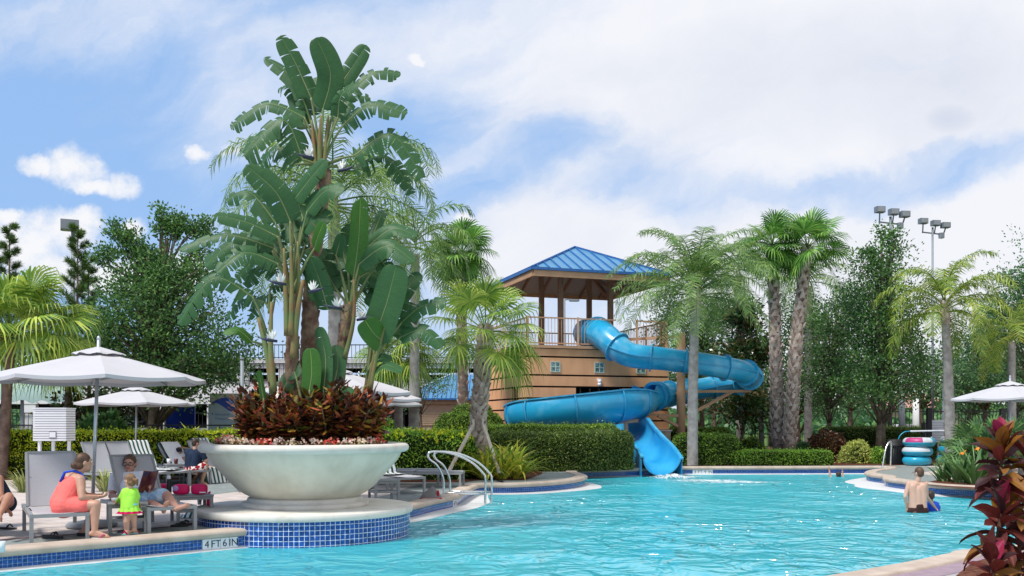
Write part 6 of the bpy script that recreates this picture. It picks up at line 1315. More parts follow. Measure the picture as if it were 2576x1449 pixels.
# ------------------------------------------------------------------ loungers, tables, umbrellas
M['sling'] = mat('grey_sling_mesh', (.40, .40, .43), .8, .2, var=.04, scale=60)
M['towel_g'] = stripemat('green_striped_towel', (.012, .075, .045), (.74, .74, .76), 5.2, 0, .46)
M['towel_w'] = mat('white_towel', (.72, .72, .76), .9, .1, var=.05, bump=.3, bscale=50)
_lc = {}
def lounger_proto(ang):
    t = thing('sun_lounger', 'x', 'sun lounger', (0, 0, 0)); W, L_, h, pv = .66, 1.95, .37, 1.18
    f = MB(); s = .045
    for x in (-W / 2, W / 2): f.bar((x, 0, h - .03), (x, L_, h - .03), s, .055)
    for y in (0, pv, L_): f.bar((-W / 2 + s / 2, y + (s / 2 if y == 0 else -s / 2), h - .031), (W / 2 - s / 2, y + (s / 2 if y == 0 else -s / 2), h - .031), .05, s)
    f.build('frame', M['grey_metal'], t)
    for x in (-W / 2, W / 2):
        for y in (.03, L_ - .30): l = MB(); l.bar((x, y, 0), (x, y, h - .058), .048, .05); l.build('leg', M['grey_metal'], t)
    b = MB(); vs = []; n = 8
    for i in range(n + 1):
        y = .02 + (pv - .04) * i / n
        for j in range(7): x = -W / 2 + .03 + (W - .06) * j / 6; vs.append((x, y, h + .012 - .022 * math.sin(PI * j / 6)))
    b.add(vs, [(i * 7 + j, i * 7 + j + 1, i * 7 + j + 8, i * 7 + j + 7) for i in range(n) for j in range(6)], 0, True); b.build('sling_seat', M['sling'], t)
    c, s_ = math.cos(ang), math.sin(ang); bl = .80; bk = MB(); vs = []
    for i in range(n + 1):
        q = bl * i / n
        for j in range(7): x = -W / 2 + .03 + (W - .06) * j / 6; d = .03 * math.sin(PI * j / 6) * math.sin(PI * i / n * .9 + .2); vs.append((x, pv + q * c + d * s_, h + .012 + q * s_ - d * c))
    bk.add(vs, [(i * 7 + j, i * 7 + j + 1, i * 7 + j + 8, i * 7 + j + 7) for i in range(n) for j in range(6)], 0, True)
    k = bk.build('sling_backrest', M['sling'], t); e = MB()
    for x in (-W / 2 + .015, W / 2 - .015): e.bar((x, pv, h + .01), (x, pv + bl * c, h + .01 + bl * s_), .032, .032)
    e.bar((-W / 2 + .03, pv + bl * c, h + .01 + bl * s_), (W / 2 - .03, pv + bl * c, h + .01 + bl * s_), .03)
    if ang > .1:
        for x in (-W / 2 + .06, W / 2 - .06): e.bar((x, pv + .45 * c, h + .45 * s_), (x, min(L_ - .05, pv + .45 * c + .25), h - .03), .022)
    e.build('back_frame', M['grey_metal'], t); return t
def lounger(label, foot, ang, back=62):
    rz = math.atan2(-math.cos(ang), math.sin(ang)) if False else ang - PI / 2
    if back not in _lc: _lc[back] = o = lounger_proto(R(back))
    else: o = copy_tree(_lc[back])
    o['label'] = label; o['group'] = 'sun loungers on the deck'; o.location = (foot[0], foot[1], .006); o.rotation_euler = (0, 0, rz); return o
def towel(label, foot, ang, back=62, mat_='towel_g', w=.62, y0=.5, over=.25, hang=0, seed=0, cat='towel', t0=0.0, t1=1.0):
    """striped towel lying along a lounger, over the top of its back and (hang) down from its foot"""
    pv, h, bl = 1.18, .37, .80; c, s_ = math.cos(R(back)), math.sin(R(back)); pr = []
    if hang: pr += [(-.16, h - hang), (-.10, h - hang * .6), (-.05, h - .05), (-.02, h + .035)]
    pr += [(y, h + .03) for y in np.linspace(y0, pv - .06, 6)] + [(pv, h + .05)] + [(pv - .035 * s_ + q * c, h + .03 + .035 * c + q * s_) for q in np.linspace(.08, bl * t1, 6)]
    if t1 >= 1: pr += [(pv + bl * c + .03, h + bl * s_ + .06), (pv + bl * c + .07, h + bl * s_ - .02), (pv + (bl - over) * c + .10, h + (bl - over) * s_ - .05)]
    ps = smooth_path([Vector((0, y, z)) for y, z in pr], 4); m_ = 13; mb = MB(); Mz = Matrix.Rotation(ang - PI / 2, 4, 'Z'); Mz.translation = V(foot[0], foot[1], .006); vs = []; uv = []; L_ = 0
    for i, p in enumerate(ps):
        if i: L_ += (p - ps[i - 1]).length
        for j in range(m_):
            x = (j / (m_ - 1) - .5) * w; q = noise_v(x * 7 + seed, L_ * 4, seed) * .016; vs.append(Mz @ Vector((x + noise_v(L_ * 2.5, seed, 1) * .03, p.y - q * .5, p.z + abs(q)))); uv.append((j / (m_ - 1), L_))
    b = mb.add(vs, [(i * m_ + j, i * m_ + j + 1, (i + 1) * m_ + j + 1, (i + 1) * m_ + j) for i in range(len(ps) - 1) for j in range(m_ - 1)], 0, True)
    for i, q in enumerate(uv): mb.uv[b + i] = q
    o = mb.build('towel', M[mat_]); tag(o, label, cat, 'towels on the loungers'); return o
dA = math.atan2(.866, -.5)
LA = (-5.86, 12.37); lounger('grey lounger the woman in the coral dress sits on', LA, dA, 68)
LB = (-4.77, 13.42); dB = math.atan2(.75, -.66); lounger('grey lounger the man with the menu lies on', LB, dB, 56)
LC = (-7.28, 12.72); lounger('grey lounger cut off by the left edge of the picture', LC, dA, 52); towel('green and white towel draped over the leftmost lounger', LC, dA, 52, 'towel_g', .66, .3, .3, 0, 3)
dR = math.atan2(.53, -.85); ex = Vector((.53, .85)); f0 = Vector((-8.05, 23.1))
LR = {k: f0 + ex * .62 * k for k in range(-2, 4)}; LR[2] = LR[2] + Vector((-.85, .53)) * .27
for k, (b_, lab) in zip(range(-2, 4), ((60, 'front grey lounger of the row along the golden hedge'), (60, 'second grey lounger of the row along the golden hedge'), (56, 'lounger of the row covered by a striped towel, left of the umbrella pole'), (5, 'flat lounger of the row, the man in navy sits on its foot'), (48, 'lounger of the row the shirtless man in a cap lies on'), (58, 'grey lounger with raised back just left of the bowl rim'))): lounger(lab, LR[k], dR, b_)
towel('striped towel over the lounger left of the second umbrella pole', LR[0], dR, 56, 'towel_g', .6, .2, .25, 0, 5)
towel('striped towel under the shirtless man, hanging off the lounger foot', LR[2], dR, 48, 'towel_g', .64, .05, .25, .36, 7)
L6 = (G(575, 1215).x + .0, G(575, 1215).y + 1.0); lounger('lounger with a striped towel half hidden by the bowl', L6, dR, 58); towel('striped towel on the lounger half hidden by the bowl', L6, dR, 58, 'towel_g', .6, .2, .2, 0, 9)
towel('white towel behind the head of the shirtless man', LR[2] + Vector((.02, -.05)), dR, 48, 'towel_w', .55, 1.35, .35, 0, 11)
LG = (G(1036, 1244).x, G(1036, 1244).y); dG = math.atan2(.80, -.6); lounger('lounger with a striped back towel right of the bowl', LG, dG, 55); towel('striped towel on the lounger right of the bowl', LG, dG, 55, 'towel_g', .64, .75, .2, 0, 13)
lounger('flat grey lounger near the grab rails', (G(1166, 1224).x, 22.9), R(176), 2); lounger('flat grey lounger behind the one near the grab rails', (G(1120, 1219).x - .1, 23.9), R(176), 2)
def side_table(label, c, rz, w=.52, h=.42):
    t = thing('side_table', label, 'side table', (0, 0, 0), 0, 'grey side tables'); mb = MB(); mb.box((0, 0, h - .012), (w, w, .024)); mb.build('table_top', M['grey_metal'], t)
    mb = MB(); i = w / 2 - .03
    for x, y in ((-i, -i), (i, -i), (i, i), (-i, i)): l = MB(); l.bar((x, y, 0), (x, y, h - .026), .045); l.build('leg', M['grey_metal'], t)
    for z in (h - .05, .18):
        for a, b_ in (((-i + .023, -i), (i - .023, -i)), ((-i + .023, i), (i - .023, i)), ((-i, -i + .023), (-i, i - .023)), ((i, -i + .023), (i, i - .023))): mb.bar((*a, z), (*b_, z), .03, .04)
    mb.box((0, 0, .19), (w - .1, w - .1, .012)); mb.build('lower_shelf', M['grey_metal'], t); return place(t, (c[0], c[1], .006), rz)
T1 = G(312, 1334); T1.y += .0; side_table('side table between the woman and the man, a cup of juice on it', (-5.46, 13.55), R(24))
side_table('side table holding the pink swim bags', (-5.02, 14.95), R(30), .56, .42)
side_table('side table at the right foot of the bowl pedestal', (G(962, 1262).x, 18.9), R(24)); side_table('small table between the navy shirt man and the cap man', (-8.55, 24.15), R(30), .45, .5)
side_table('table half hidden behind the left foot of the bowl', (G(615, 1240).x, 21.4), R(20), .5, .4)
def umbrella(label, c, rz=0, r=1.55, zr=2.15, zt=2.70, pole_lean=0.0, base=True, lift=0):
    t = thing('umbrella', label, 'umbrella', (0, 0, 0), 0, 'white market umbrellas'); n = 8; lx = pole_lean
    mb = MB(); mb.tube([(0 - lx, 0, .03), (0, 0, zt + .10)], .026, 12); mb.build('pole', M['alu'], t)
    mb = MB(); mb.ell((0, 0, zt + .12), (.028, .028, .05)); mb.build('finial', M['alu'], t)
    def ring(q, rr, z, sag=.03, m_=6):
        out = []
        for i in range(n):
            for j in range(m_):
                a0, a1 = 2 * PI * (i + .5) / n, 2 * PI * (i + 1.5) / n; f = j / m_; p = Vector((math.cos(a0), math.sin(a0), 0)).lerp(Vector((math.cos(a1), math.sin(a1), 0)), f); out.append((p.x * rr, p.y * rr, z - sag * math.sin(PI * f) * q))
        return out
    rows = [ring(q, r * q, zr + (zt - .05 - zr) * (1 - q) ** .93, .035) for q in (.15, .4, .62, .82, 1.0)]; k = len(rows[0]); vs = [v for rw in rows for v in rw]; nn = len(vs); hem = [(x, y, z - .05) for x, y, z in rows[-1]]
    mb = MB(); mb.add(vs + hem, [(i * k + j, i * k + (j + 1) % k, (i + 1) * k + (j + 1) % k, (i + 1) * k + j) for i in range(5) for j in range(k)], 0, False); cn = mb.build('canopy', M['canvas'], t)
    rows = [ring(q, r * q, zr + (zt - zr) * (1 - q) ** .93 + .014, .03) for q in (.02, .12, .225, .25)]; vs = [v for rw in rows for v in rw]; vs[-k:] = [(x, y, z - .012 + .010 * math.sin(i * 1.3)) for i, (x, y, z) in enumerate(vs[-k:])]
    mb = MB(); mb.add(vs, [(i * k + j, i * k + (j + 1) % k, (i + 1) * k + (j + 1) % k, (i + 1) * k + j) for i in range(3) for j in range(k)], 0, False); mb.build('vent', M['canvas'], cn)
    for i in range(n):
        a = 2 * PI * (i + .5) / n; d = Vector((math.cos(a), math.sin(a), 0)); rb = MB(); rb.bar(d * .05 + V(0, 0, zt - .12), d * (r - .02) + V(0, 0, zr - .035), .018, .024); rb.bar(V(0, 0, zr - .02) + d * .04, d * r * .5 + V(0, 0, zr + (zt - zr) * .5 - .07), .016, .02); rb.build('rib', M['grey_metal'], t)
    if base: mb = MB(); mb.lathe([(.0, .004), (.35, .004), (.36, .03), (.33, .07), (.12, .10), (.06, .12), (.045, .35), (0, .35)], 28, (-lx, 0, 0)); mb.build('base', M['grey_metal'], t)
    return place(t, (c[0], c[1], .006), rz)
umbrella('large white umbrella over the family at the front left', (-6.13, 14.15), R(4), 1.53, 2.20, 2.66, .10)
umbrella('second white umbrella behind the front one, over the lounger row', (G(408, 1200).x - .0, 25.3), R(8), 1.53, 2.06, 2.50, .03); 
umbrella('nearest white umbrella half hidden behind the right of the bowl plants', ((841 - CX) / F * 18.5, 18.5), R(14), 1.53, 2.13, 2.62, 0)
umbrella('middle white umbrella of the three behind the bowl plants', ((903 - CX) / F * 22.4, 22.4), R(10), 1.53, 2.10, 2.58, 0)
umbrella('farthest white umbrella of the three behind the bowl plants', ((945 - CX) / F * 28.6, 28.6), R(6), 1.50, 2.08, 2.55, 0, False)
umbrella('white umbrella at the right edge above the palmettos', ((2541 - CX) / F * 26.8, 26.8), R(5), 1.53, 2.22, 2.70, 0)
def hamper(label, c, rz, w, z0, z1, low=True, depth=.45):
    t = thing('towel_hamper', label, 'towel hamper', (0, 0, 0), 0, 'white slatted hampers'); mb = MB(); n = 13; st = (z1 - z0) / n
    for i in range(n): mb.box((0, 0, z0 + st * (i + .5)), (w, depth, st * .80))
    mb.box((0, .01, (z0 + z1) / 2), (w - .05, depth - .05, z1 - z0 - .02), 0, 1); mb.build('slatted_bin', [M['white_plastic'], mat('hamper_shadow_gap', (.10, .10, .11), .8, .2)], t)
    mb = MB(); mb.box((.0, 0, z1 + .012), (w + .02, depth + .02, .022)); mb.build('lid', M['white_plastic'], t)
    if low:
        mb = MB(); mb.box((.06, -depth / 2 - .004, z0 + .12), (.13, .012, .12)); mb.box((.06, -depth / 2 - .012, z0 + .12), (.11, .012, .10), 0, 1); mb.build('notice', [M['grey_metal'], M['white_plastic']], t)
    for x in (-w / 2 + .03, -.02, w / 2 - .03): l = MB(); l.bar((x, 0, 0), (x, 0, z0 - .005), .045, .06); l.build('leg', M['white_plastic'], t)
    if low: mb = MB(); mb.box((0, -.04, z0 - .42), (w + .02, depth + .1, .1)); mb.box((0, -.04, z0 - .55), (w, depth + .08, .1)); mb.build('lower_bin', M['white_plastic'], t)
    return place(t, (c[0], c[1], .004), rz)
hamper('white slatted towel hamper on legs behind the woman', (G(135, 1270).x, 18), R(4), .60, 1.20, 1.80)
hamper('white slatted hamper behind the black post on the right deck', ((2361 - CX) / F * 37.2, 37.2), 0, .84, .78, 1.62, False)
# ------------------------------------------------------------------ grab rails
def rail(label, pts_list, r=.024, cross=None):
    t = thing('grab_rail', label, 'grab rail', pts_list[0][0], 0)
    for pts in pts_list: mb = MB(); mb.tube(smooth_path(pts, 8), r, 12); mb.build('tube', M['steel'], t)
    for a, b_ in cross or (): mb = MB(); mb.tube([a, b_], r * .9, 10); mb.build('crossbar', M['steel'], t)
    return t
def railpts(dx, dY):
    q = [(1116, 1247, 20.2), (1115, 1205, 20.2), (1100, 1172, 20.1), (1080, 1155, 20.05), (1078, 1140, 20.05), (1097, 1136, 20.1), (1140, 1142, 20.2), (1185, 1162, 20.4), (1215, 1190, 20.5), (1221, 1205, 20.5), (1221, 1245, 20.55), (1220, 1300, 20.55)]
    return [P(x + dx, y, Y + dY) for x, y, Y in q]
rail('pair of curved stainless grab rails where the deck meets the pool', [railpts(0, 0), railpts(16, .45)], .024, ((P(1116, 1240, 20.2), P(1221, 1243, 20.52)), (P(1131, 1236, 20.65), P(1237, 1237, 20.98))))
rail('single curved stainless grab rail by the trash bin across the pool', [[P(2216, 1204, 32.0), P(2219, 1180, 32.1), P(2228, 1130, 32.3), P(2238, 1111, 32.4), P(2242, 1120, 32.6), P(2240, 1176, 33.1)]], .026)
# ------------------------------------------------------------------ small things around the deck
t = thing('water_bottle', 'pink drink bottle with a flip straw on the tiled platform', 'bottle', G(525, 1272, .232)); c = V(*G(525, 1272, .232)); mb = MB(); mb.lathe([(0, .002), (.033, .002), (.035, .01), (.035, .15), (.03, .165)], 18, c); M['pink'] = mat('hot_pink', (.72, .01, .12), .5, .3, var=.06); mb.build('body', M['pink'], t)
mb = MB(); mb.lathe([(.031, .165), (.031, .18), (.0, .181)], 18, c); mb.build('collar', M['orange'], t); mb = MB(); mb.tube([c + V(0, 0, .18), c + V(.005, 0, .20), c + V(.028, 0, .225)], [.026, .022, .008], 10); mb.build('flip_straw', M['pink'], t)
c = G(502, 1270, .232); mb = MB(); mb.lathe([(0, .003), (.03, .003), (.038, .09), (.035, .09), (.028, .008), (0, .008)], 18, c); M['clear'] = mat('clear_plastic', (.6, .65, .68), .1, .5, var=.03); o = mb.build('plastic_cup', M['clear']); tag(o, 'clear plastic cup beside the pink bottle', 'cup')
c = V(-5.60, 13.46, .428); t = thing('juice_cup', 'small clear cup of orange fruit on the side table', 'cup', c); mb = MB(); mb.lathe([(0, .002), (.04, .002), (.055, .06), (.052, .06), (.04, .008)], 18, c); mb.build('cup', M['clear'], t); mb = MB(); mb.lathe([(.042, .008), (.051, .052), (0, .055)], 18, c); mb.build('fruit', M['orange'], t)
c = G(4, 1390, .03); t = thing('drink_cup', 'clear cup of lemonade on the coping at the left edge', 'cup', c); mb = MB(); mb.lathe([(0, .004), (.034, .004), (.045, .13), (.042, .13), (.032, .01)], 18, c); mb.build('cup', M['clear'], t); mb = MB(); mb.lathe([(.033, .01), (.039, .085), (0, .086)], 18, c); mb.build('lemonade', mat('lemonade', (.75, .68, .3), .2, .5), t)
def swim_bag(label, c, rz, sx, patch):
    t = thing('swim_float', label, 'swim float', (0, 0, 0), 0, 'pink swim floats on the side table'); mb = MB(); mb.ell((0, 0, .085), (sx, .075, .083), 20, 12); vs = [Vector(v) for v in mb.v]; mb.v = [(math.copysign(abs(v.x / sx) ** .55 * sx, v.x), math.copysign(abs(v.y / .075) ** .7 * .075, v.y), .085 + math.copysign(abs((v.z - .085) / .083) ** .55 * .083, v.z - .085)) for v in vs]; mb.build('cushion', M['pink'], t)
    mb = MB(); mb.box((sx * .5, -.078, .04), (sx * .75, .006, .018)) if patch == 1 else mb.ell((-sx * .55, -.075, .105), (.045, .008, .045), 14, 8); mb.build('patch', M['white_plastic'] if patch == 1 else mat('lilac_patch', (.5, .3, .6), .6, .2, scale=40), t); return place(t, c, rz)
swim_bag('pink swim float with a white stripe at the right end of the table', (-4.86, 14.83, .43), R(8), .125, 1); swim_bag('pink swim float with a lilac badge beside the black bottle', (-5.13, 14.80, .43), R(5), .125, 2); swim_bag('leftmost pink swim float behind the open menu', (-5.48, 14.93, .43), R(-15), .15, 1)
c = V(-5.30, 14.74, .43); t = thing('water_bottle', 'tall black drink bottle among the pink floats', 'bottle', c); mb = MB(); mb.lathe([(0, .002), (.037, .002), (.038, .01), (.038, .21), (.028, .235), (.028, .25)], 18, c); mb.build('body', M['black'], t); mb = MB(); mb.lathe([(.027, .25), (.027, .285), (.02, .30), (0, .30)], 16, c); mb.build('cap', M['white_plastic'], t)
for x, y, lab in ((584 * 0 + 459, 1218, 'clear water bottle standing under the lounger row'), (500, 1216, 'clear water bottle by the bare foot of the navy shirt man')):
    c = G(x if x > 460 else 473, y); t = thing('water_bottle', lab, 'bottle', c); mb = MB(); mb.lathe([(0, .003), (.035, .003), (.036, .02), (.036, .15), (.014, .20), (.014, .22)], 14, c); mb.build('body', M['clear'], t); mb = MB(); mb.lathe([(.015, .22), (.015, .24), (0, .24)], 12, c); mb.build('cap', M['white_plastic'], t)
for dx_, col_, lab in ((-.10, 'white_plastic', 'white cup on the small table beside the shirtless man'), (.08, 'dark_red', 'dark red drink cup on the small table')):
    M.setdefault('dark_red', mat('dark_red_cup', (.10, .012, .012), .4, .4)); c = V(-8.55 + dx_, 24.05, .508); mb = MB(); mb.lathe([(0, .002), (.04, .002), (.052, .13), (.049, .13), (.038, .008), (0, .008)], 16, c); o = mb.build('drink_cup', M[col_]); tag(o, lab, 'cup')
def flipflop(label, c, rz, mat_='black', strap_='black', h=.02, s=1.0):
    t = thing('flip_flop', label, 'sandal', (0, 0, 0), 0, 'sandals on the deck'); mb = MB(); n = 16; ol = []
    for i in range(n): a = 2 * PI * i / n; ol.append((math.cos(a) * .13 * s, math.sin(a) * (.045 + .008 * math.cos(a)) * s))
    mb.add([(x, y, 0) for x, y in ol] + [(x, y, h + (.012 if x < 0 else 0)) for x, y in ol], [tuple(range(n - 1, -1, -1)), tuple(range(n, 2 * n))] + [(i, (i + 1) % n, n + (i + 1) % n, n + i) for i in range(n)]); mb.build('sole', M[mat_], t)
    mb = MB()
    for sg in (-1, 1): mb.tube(smooth_path([V(-.01, .045 * sg, h), V(.03, .03 * sg, h + .05), V(.075, 0, h + .015)], 5), .009, 6)
    mb.build('strap', M[strap_], t); return place(t, (c[0], c[1], .010), rz)
flipflop('black platform flip flop lying under the woman\'s lounger', G(132, 1356), R(-5), h=.035, s=1.15); flipflop('black sandal under the front of the man\'s lounger', G(452, 1326), R(25)); flipflop('second black sandal behind the other under the man\'s lounger', G(463, 1322), R(35)); flipflop('black sandal at the far left under the towel', G(18, 1333), R(15))
t = thing('striped_towel_heap', 'crumpled green and white cloth on the deck behind the man\'s lounger', 'towel', G(473, 1307)); mb = MB(); c = G(473, 1307) + V(0, .35, 0); n = 20; vs = []; uv = []
for i in range(n):
    for j in range(n): x, y = (i / (n - 1) - .5), (j / (n - 1) - .5); vs.append(c + V(x * .45, y * .4, .015 + max(0, .10 * (1 - 4 * (x * x + y * y)) + noise_v(x * 7, y * 7, 3) * .05))); uv.append((i / n, j / n))
b = mb.add(vs, [(i * n + j, (i + 1) * n + j, (i + 1) * n + j + 1, i * n + j + 1) for i in range(n - 1) for j in range(n - 1)], 0, True)
for i, q in enumerate(uv): mb.uv[b + i] = q
mb.build('cloth', M['towel_g'], t)
# crumpled grey bag with red lining by the grab rails
c = G(1084, 1257); t = thing('beach_bag', 'crumpled grey bag with red lining on the deck by the rails', 'bag', c); mb = MB(); n, k = 22, 10; vs = []
for i in range(k + 1):
    q = i / k
    for j in range(n): a = 2 * PI * j / n; r = (1 - q ** 1.4) * (1 + .12 * noise_v(math.cos(a) * 2, math.sin(a) * 2, q * 3)); vs.append(c + V(math.cos(a) * .215 * r + .03 * q, math.sin(a) * .12 * r, .035 + .24 * q + .03 * noise_v(math.cos(a) * 3, q * 4, 2)))
mb.add(vs, [(i * n + j, i * n + (j + 1) % n, (i + 1) * n + (j + 1) % n, (i + 1) * n + j) for i in range(k) for j in range(n)], 0, True); mb.build('cloth', mat('grey_bag', (.22, .20, .19), .8, .2, var=.15, bump=.4, bscale=25), t)
M['red_trim'] = mat('red_lining', (.42, .02, .035), .7, .2); mb = MB(); mb.lathe([(.0, .004), (.215, .004), (.23, .02), (.22, .042), (.0, .044)], 24, (0, 0, 0)); mb.v = [(c.x + x, c.y + y * .58, z) for x, y, z in mb.v]; mb.build('brim', M['red_trim'], t); mb = MB(); mb.ell(c + V(.15, -.075, .13), (.03, .02, .07), 12, 8); mb.build('lining', M['red_trim'], t)
# inner tubes, bin, posts, rescue pole
M['tube_b'] = mat('tube_blue', (.02, .33, .50), .3, .5, var=.1, scale=2); M['tube_w'] = mat('tube_white', (.58, .62, .66), .3, .5); M['tube_p'] = mat('tube_pink', (.46, .05, .19), .4, .4)
def ring_tube(label, c, r=.55, rr=.17, top='tube_w', seg=(0, 0)):
    t = thing('inner_tube', label, 'inner tube', c, 0, 'stacked inner tubes'); mb = MB(); n, k = 36, 16; vs = []; fs = []; ms = []
    for i in range(n):
        a = 2 * PI * i / n
        for j in range(k): b_ = 2 * PI * j / k; q = r - rr + rr * math.cos(b_) * (1 + .03 * math.sin(i * 2.2)); vs.append((c[0] + q * math.cos(a), c[1] + q * math.sin(a), c[2] + rr + rr * math.sin(b_)))
    b = len(mb.v); mb.v.extend(vs)
    for i in range(n):
        for j in range(k):
            tp = 0 < j + .5 < k / 2; an = (360 * (i + .5) / n); mb.f.append((i * k + j, ((i + 1) % n) * k + j, ((i + 1) % n) * k + (j + 1) % k, i * k + (j + 1) % k)); mb.sm.append(True); mb.m.append(2 if tp and seg[0] <= an < seg[1] else (1 if tp and (an < 300) else 0))
    mb.build('ring', [M['tube_b'], M[top], M['tube_p']], t); mb = MB(); mb.tube([(c[0] + r - rr, c[1] - r * .2, c[2] + 2 * rr - .01), (c[0] + r - rr, c[1] - r * .2, c[2] + 2 * rr + .025)], .02, 8); mb.build('valve', M['white_plastic'], t); return t
Yt = 34.4; cx = (2308 - CX) / F * Yt
ring_tube('bottom inner tube of the left stack, mostly blue', (cx - .02, Yt, .01), .50, .165, 'tube_b'); ring_tube('middle inner tube of the left stack with a white top', (cx, Yt, .345), .53, .165); ring_tube('top inner tube of the left stack with a pink panel', (cx + .06, Yt, .68), .56, .165, 'tube_w', (195, 262))
cx2 = (2402 - CX) / F * 35.4; ring_tube('lower inner tube of the stack behind the queen palm', (cx2, 35.4, .36), .6, .17, 'tube_b'); ring_tube('white topped inner tube on the stack behind the queen palm', (cx2 + .1, 35.4, .71), .6, .17); ring_tube('ground inner tube of the stack behind the queen palm', (cx2 - .05, 35.4, .01), .6, .17, 'tube_b')
c = G(2250, 1169); t = thing('trash_bin', 'black slatted trash bin with domed lid beside the far rail', 'trash bin', c); mb = MB(); mb.lathe([(0, .01), (.255, .01), (.26, .03), (.25, .68), (0, .68)], 30, c); mb.build('liner', M['black'], t)
mb = MB()
for i in range(26): a = 2 * PI * i / 26; mb.bar(c + V(math.cos(a) * .28, math.sin(a) * .28, .03), c + V(math.cos(a) * .275, math.sin(a) * .275, .68), .04, .012)
mb.build('slat', M['black'], t); mb = MB(); mb.lathe([(.29, .68), (.295, .74), (.27, .76), (.26, .85), (.22, .93), (0, .95)], 30, c); mb.build('lid', M['rubber'], t)
for x, Y, zt, lab in ((2337, 35.6, 2.05, 'tall black post with the rescue pole on it'), (2323, 36.5, 1.5, 'short black post left of the white hamper'), (2380, 36.5, 1.5, 'short black post right of the white hamper'), (2522, 33, 2.0, 'black post behind the red foliage')):
    c = V((x - CX) / F * Y, Y, 0); t = thing('black_post', lab, 'post', c, 0, 'black posts'); mb = MB(); mb.bar(c, c + V(0, 0, zt), .16 if zt > 1.6 else .12); mb.build('shaft', M['black'], t); mb = MB(); mb.box(c + V(0, 0, zt + .016), (.18 if zt > 1.6 else .14,) * 2 + (.03,)); mb.build('cap', M['black'], t)
Y = 35.3; a, b_ = P(2290, 1085, Y), P(2500, 1081, Y - .2); t = thing('rescue_hook', 'long white rescue pole with a blue hook held on black posts', 'rescue pole', a); mb = MB(); mb.tube([a, b_], .035, 10); mb.build('pole', M['white_plastic'], t)
mb = MB(); mb.tube(smooth_path([a, P(2275, 1087, Y), P(2263, 1098, Y), P(2260, 1112, Y), P(2266, 1126, Y), P(2274, 1133, Y)], 6), .02, 8); mb.build('hook', M['tube_b'], t)
# ------------------------------------------------------------------ people: tapered limbs fused into one skin, clothes as shells over it
def fuse(mb, voxel, smooth=4):
    me = bpy.data.meshes.new('tmp'); me.from_pydata(mb.v, [], mb.f); o = bpy.data.objects.new('tmp', me); COL.objects.link(o)
    r = o.modifiers.new('r', 'REMESH'); r.mode = 'VOXEL'; r.voxel_size = voxel; r.use_smooth_shade = True
    if smooth: s = o.modifiers.new('s', 'SMOOTH'); s.iterations = smooth; s.factor = .5
    dg = bpy.context.evaluated_depsgraph_get(); dg.update(); m2 = bpy.data.meshes.new_from_object(o.evaluated_get(dg)); bpy.data.objects.remove(o); bpy.data.meshes.remove(me)
    m2.polygons.foreach_set('use_smooth', [True] * len(m2.polygons)); return m2
def meshobj(name, me, m, parent):
    me.name = name; me.materials.clear(); me.materials.append(m); o = bpy.data.objects.new(name, me); COL.objects.link(o); setpar(o, parent); return o
def skinmat(name, c, c2): return mat(name, c, .5, .4, scale=9, col2=c2, bump=.05, bscale=80)
M['skin_f'] = skinmat('skin_fair', (.46, .245, .17), (.52, .29, .20)); M['skin_t'] = skinmat('skin_tan', (.36, .18, .115), (.42, .22, .145)); M['skin_p'] = skinmat('skin_pale', (.56, .33, .24), (.60, .37, .27)); M['skin_r'] = skinmat('skin_ruddy', (.44, .215, .155), (.52, .27, .20))
M['hair_br'] = mat('brown_hair', (.06, .03, .017), .55, .4, scale=14, col2=(.11, .055, .03)); M['hair_dk'] = mat('dark_hair', (.022, .014, .010), .55, .4, scale=14, col2=(.05, .03, .02)); M['hair_lb'] = mat('light_brown_hair', (.15, .08, .04), .6, .3, scale=14, col2=(.27, .16, .08))
M['eye'] = mat('eye_white', (.7, .68, .66), .3, .5); M['iris'] = mat('dark_iris', (.02, .014, .01), .2, .5); M['lip'] = mat('lip', (.40, .11, .09), .5, .4)
def cap_(mb, a, r0, b, r1, n=14): mb.ell(a, r0, n, 9); mb.ell(b, r1, n, 9); mb.tube([a, b], [r0, r1], n)
def ell_(mb, c, r, f, u):
    f = Vector(f).normalized(); u = Vector(u); u = (u - f * u.dot(f)).normalized(); s = f.cross(u); mb.ell(c, r, 18, 12, Matrix((s, f, u)).transposed())
def hand(mb, wr, d, pn, L_=.18, curl=.5, side=1, spread=1.0):
    """palm, four bent fingers of different lengths, and a thumb leaving the side of the palm"""
    d = Vector(d).normalized(); pn = Vector(pn); pn = (pn - d * pn.dot(d)).normalized(); s = d.cross(pn) * side; k = L_ / .18
    ell_(mb, wr + d * .045 * k, (.040 * k, .052 * k, .019 * k), d, pn)
    for i, (o, l) in enumerate(((-.030, .070), (-.010, .080), (.011, .076), (.030, .060))):
        b = wr + d * .082 * k + s * o * k; f1 = (d * math.cos(curl * .6) + pn * math.sin(curl * .6) + s * o * 2.2 * spread).normalized(); m_ = b + f1 * l * .5 * k; f2 = (d * math.cos(curl * 1.7) + pn * math.sin(curl * 1.7) + s * o * 1.5 * spread).normalized()
        cap_(mb, b, .0098 * k, m_, .0088 * k, 8); cap_(mb, m_, .0088 * k, m_ + f2 * l * .5 * k, .0075 * k, 8)
    b = wr + d * .025 * k - s * .030 * k; t1 = (d * .55 - s * .75 + pn * .25).normalized(); m_ = b + t1 * .038 * k; cap_(mb, b, .014 * k, m_, .0105 * k, 8); cap_(mb, m_, .0105 * k, m_ + (d * .85 - s * .1 + pn * .4).normalized() * .034 * k, .0085 * k, 8)
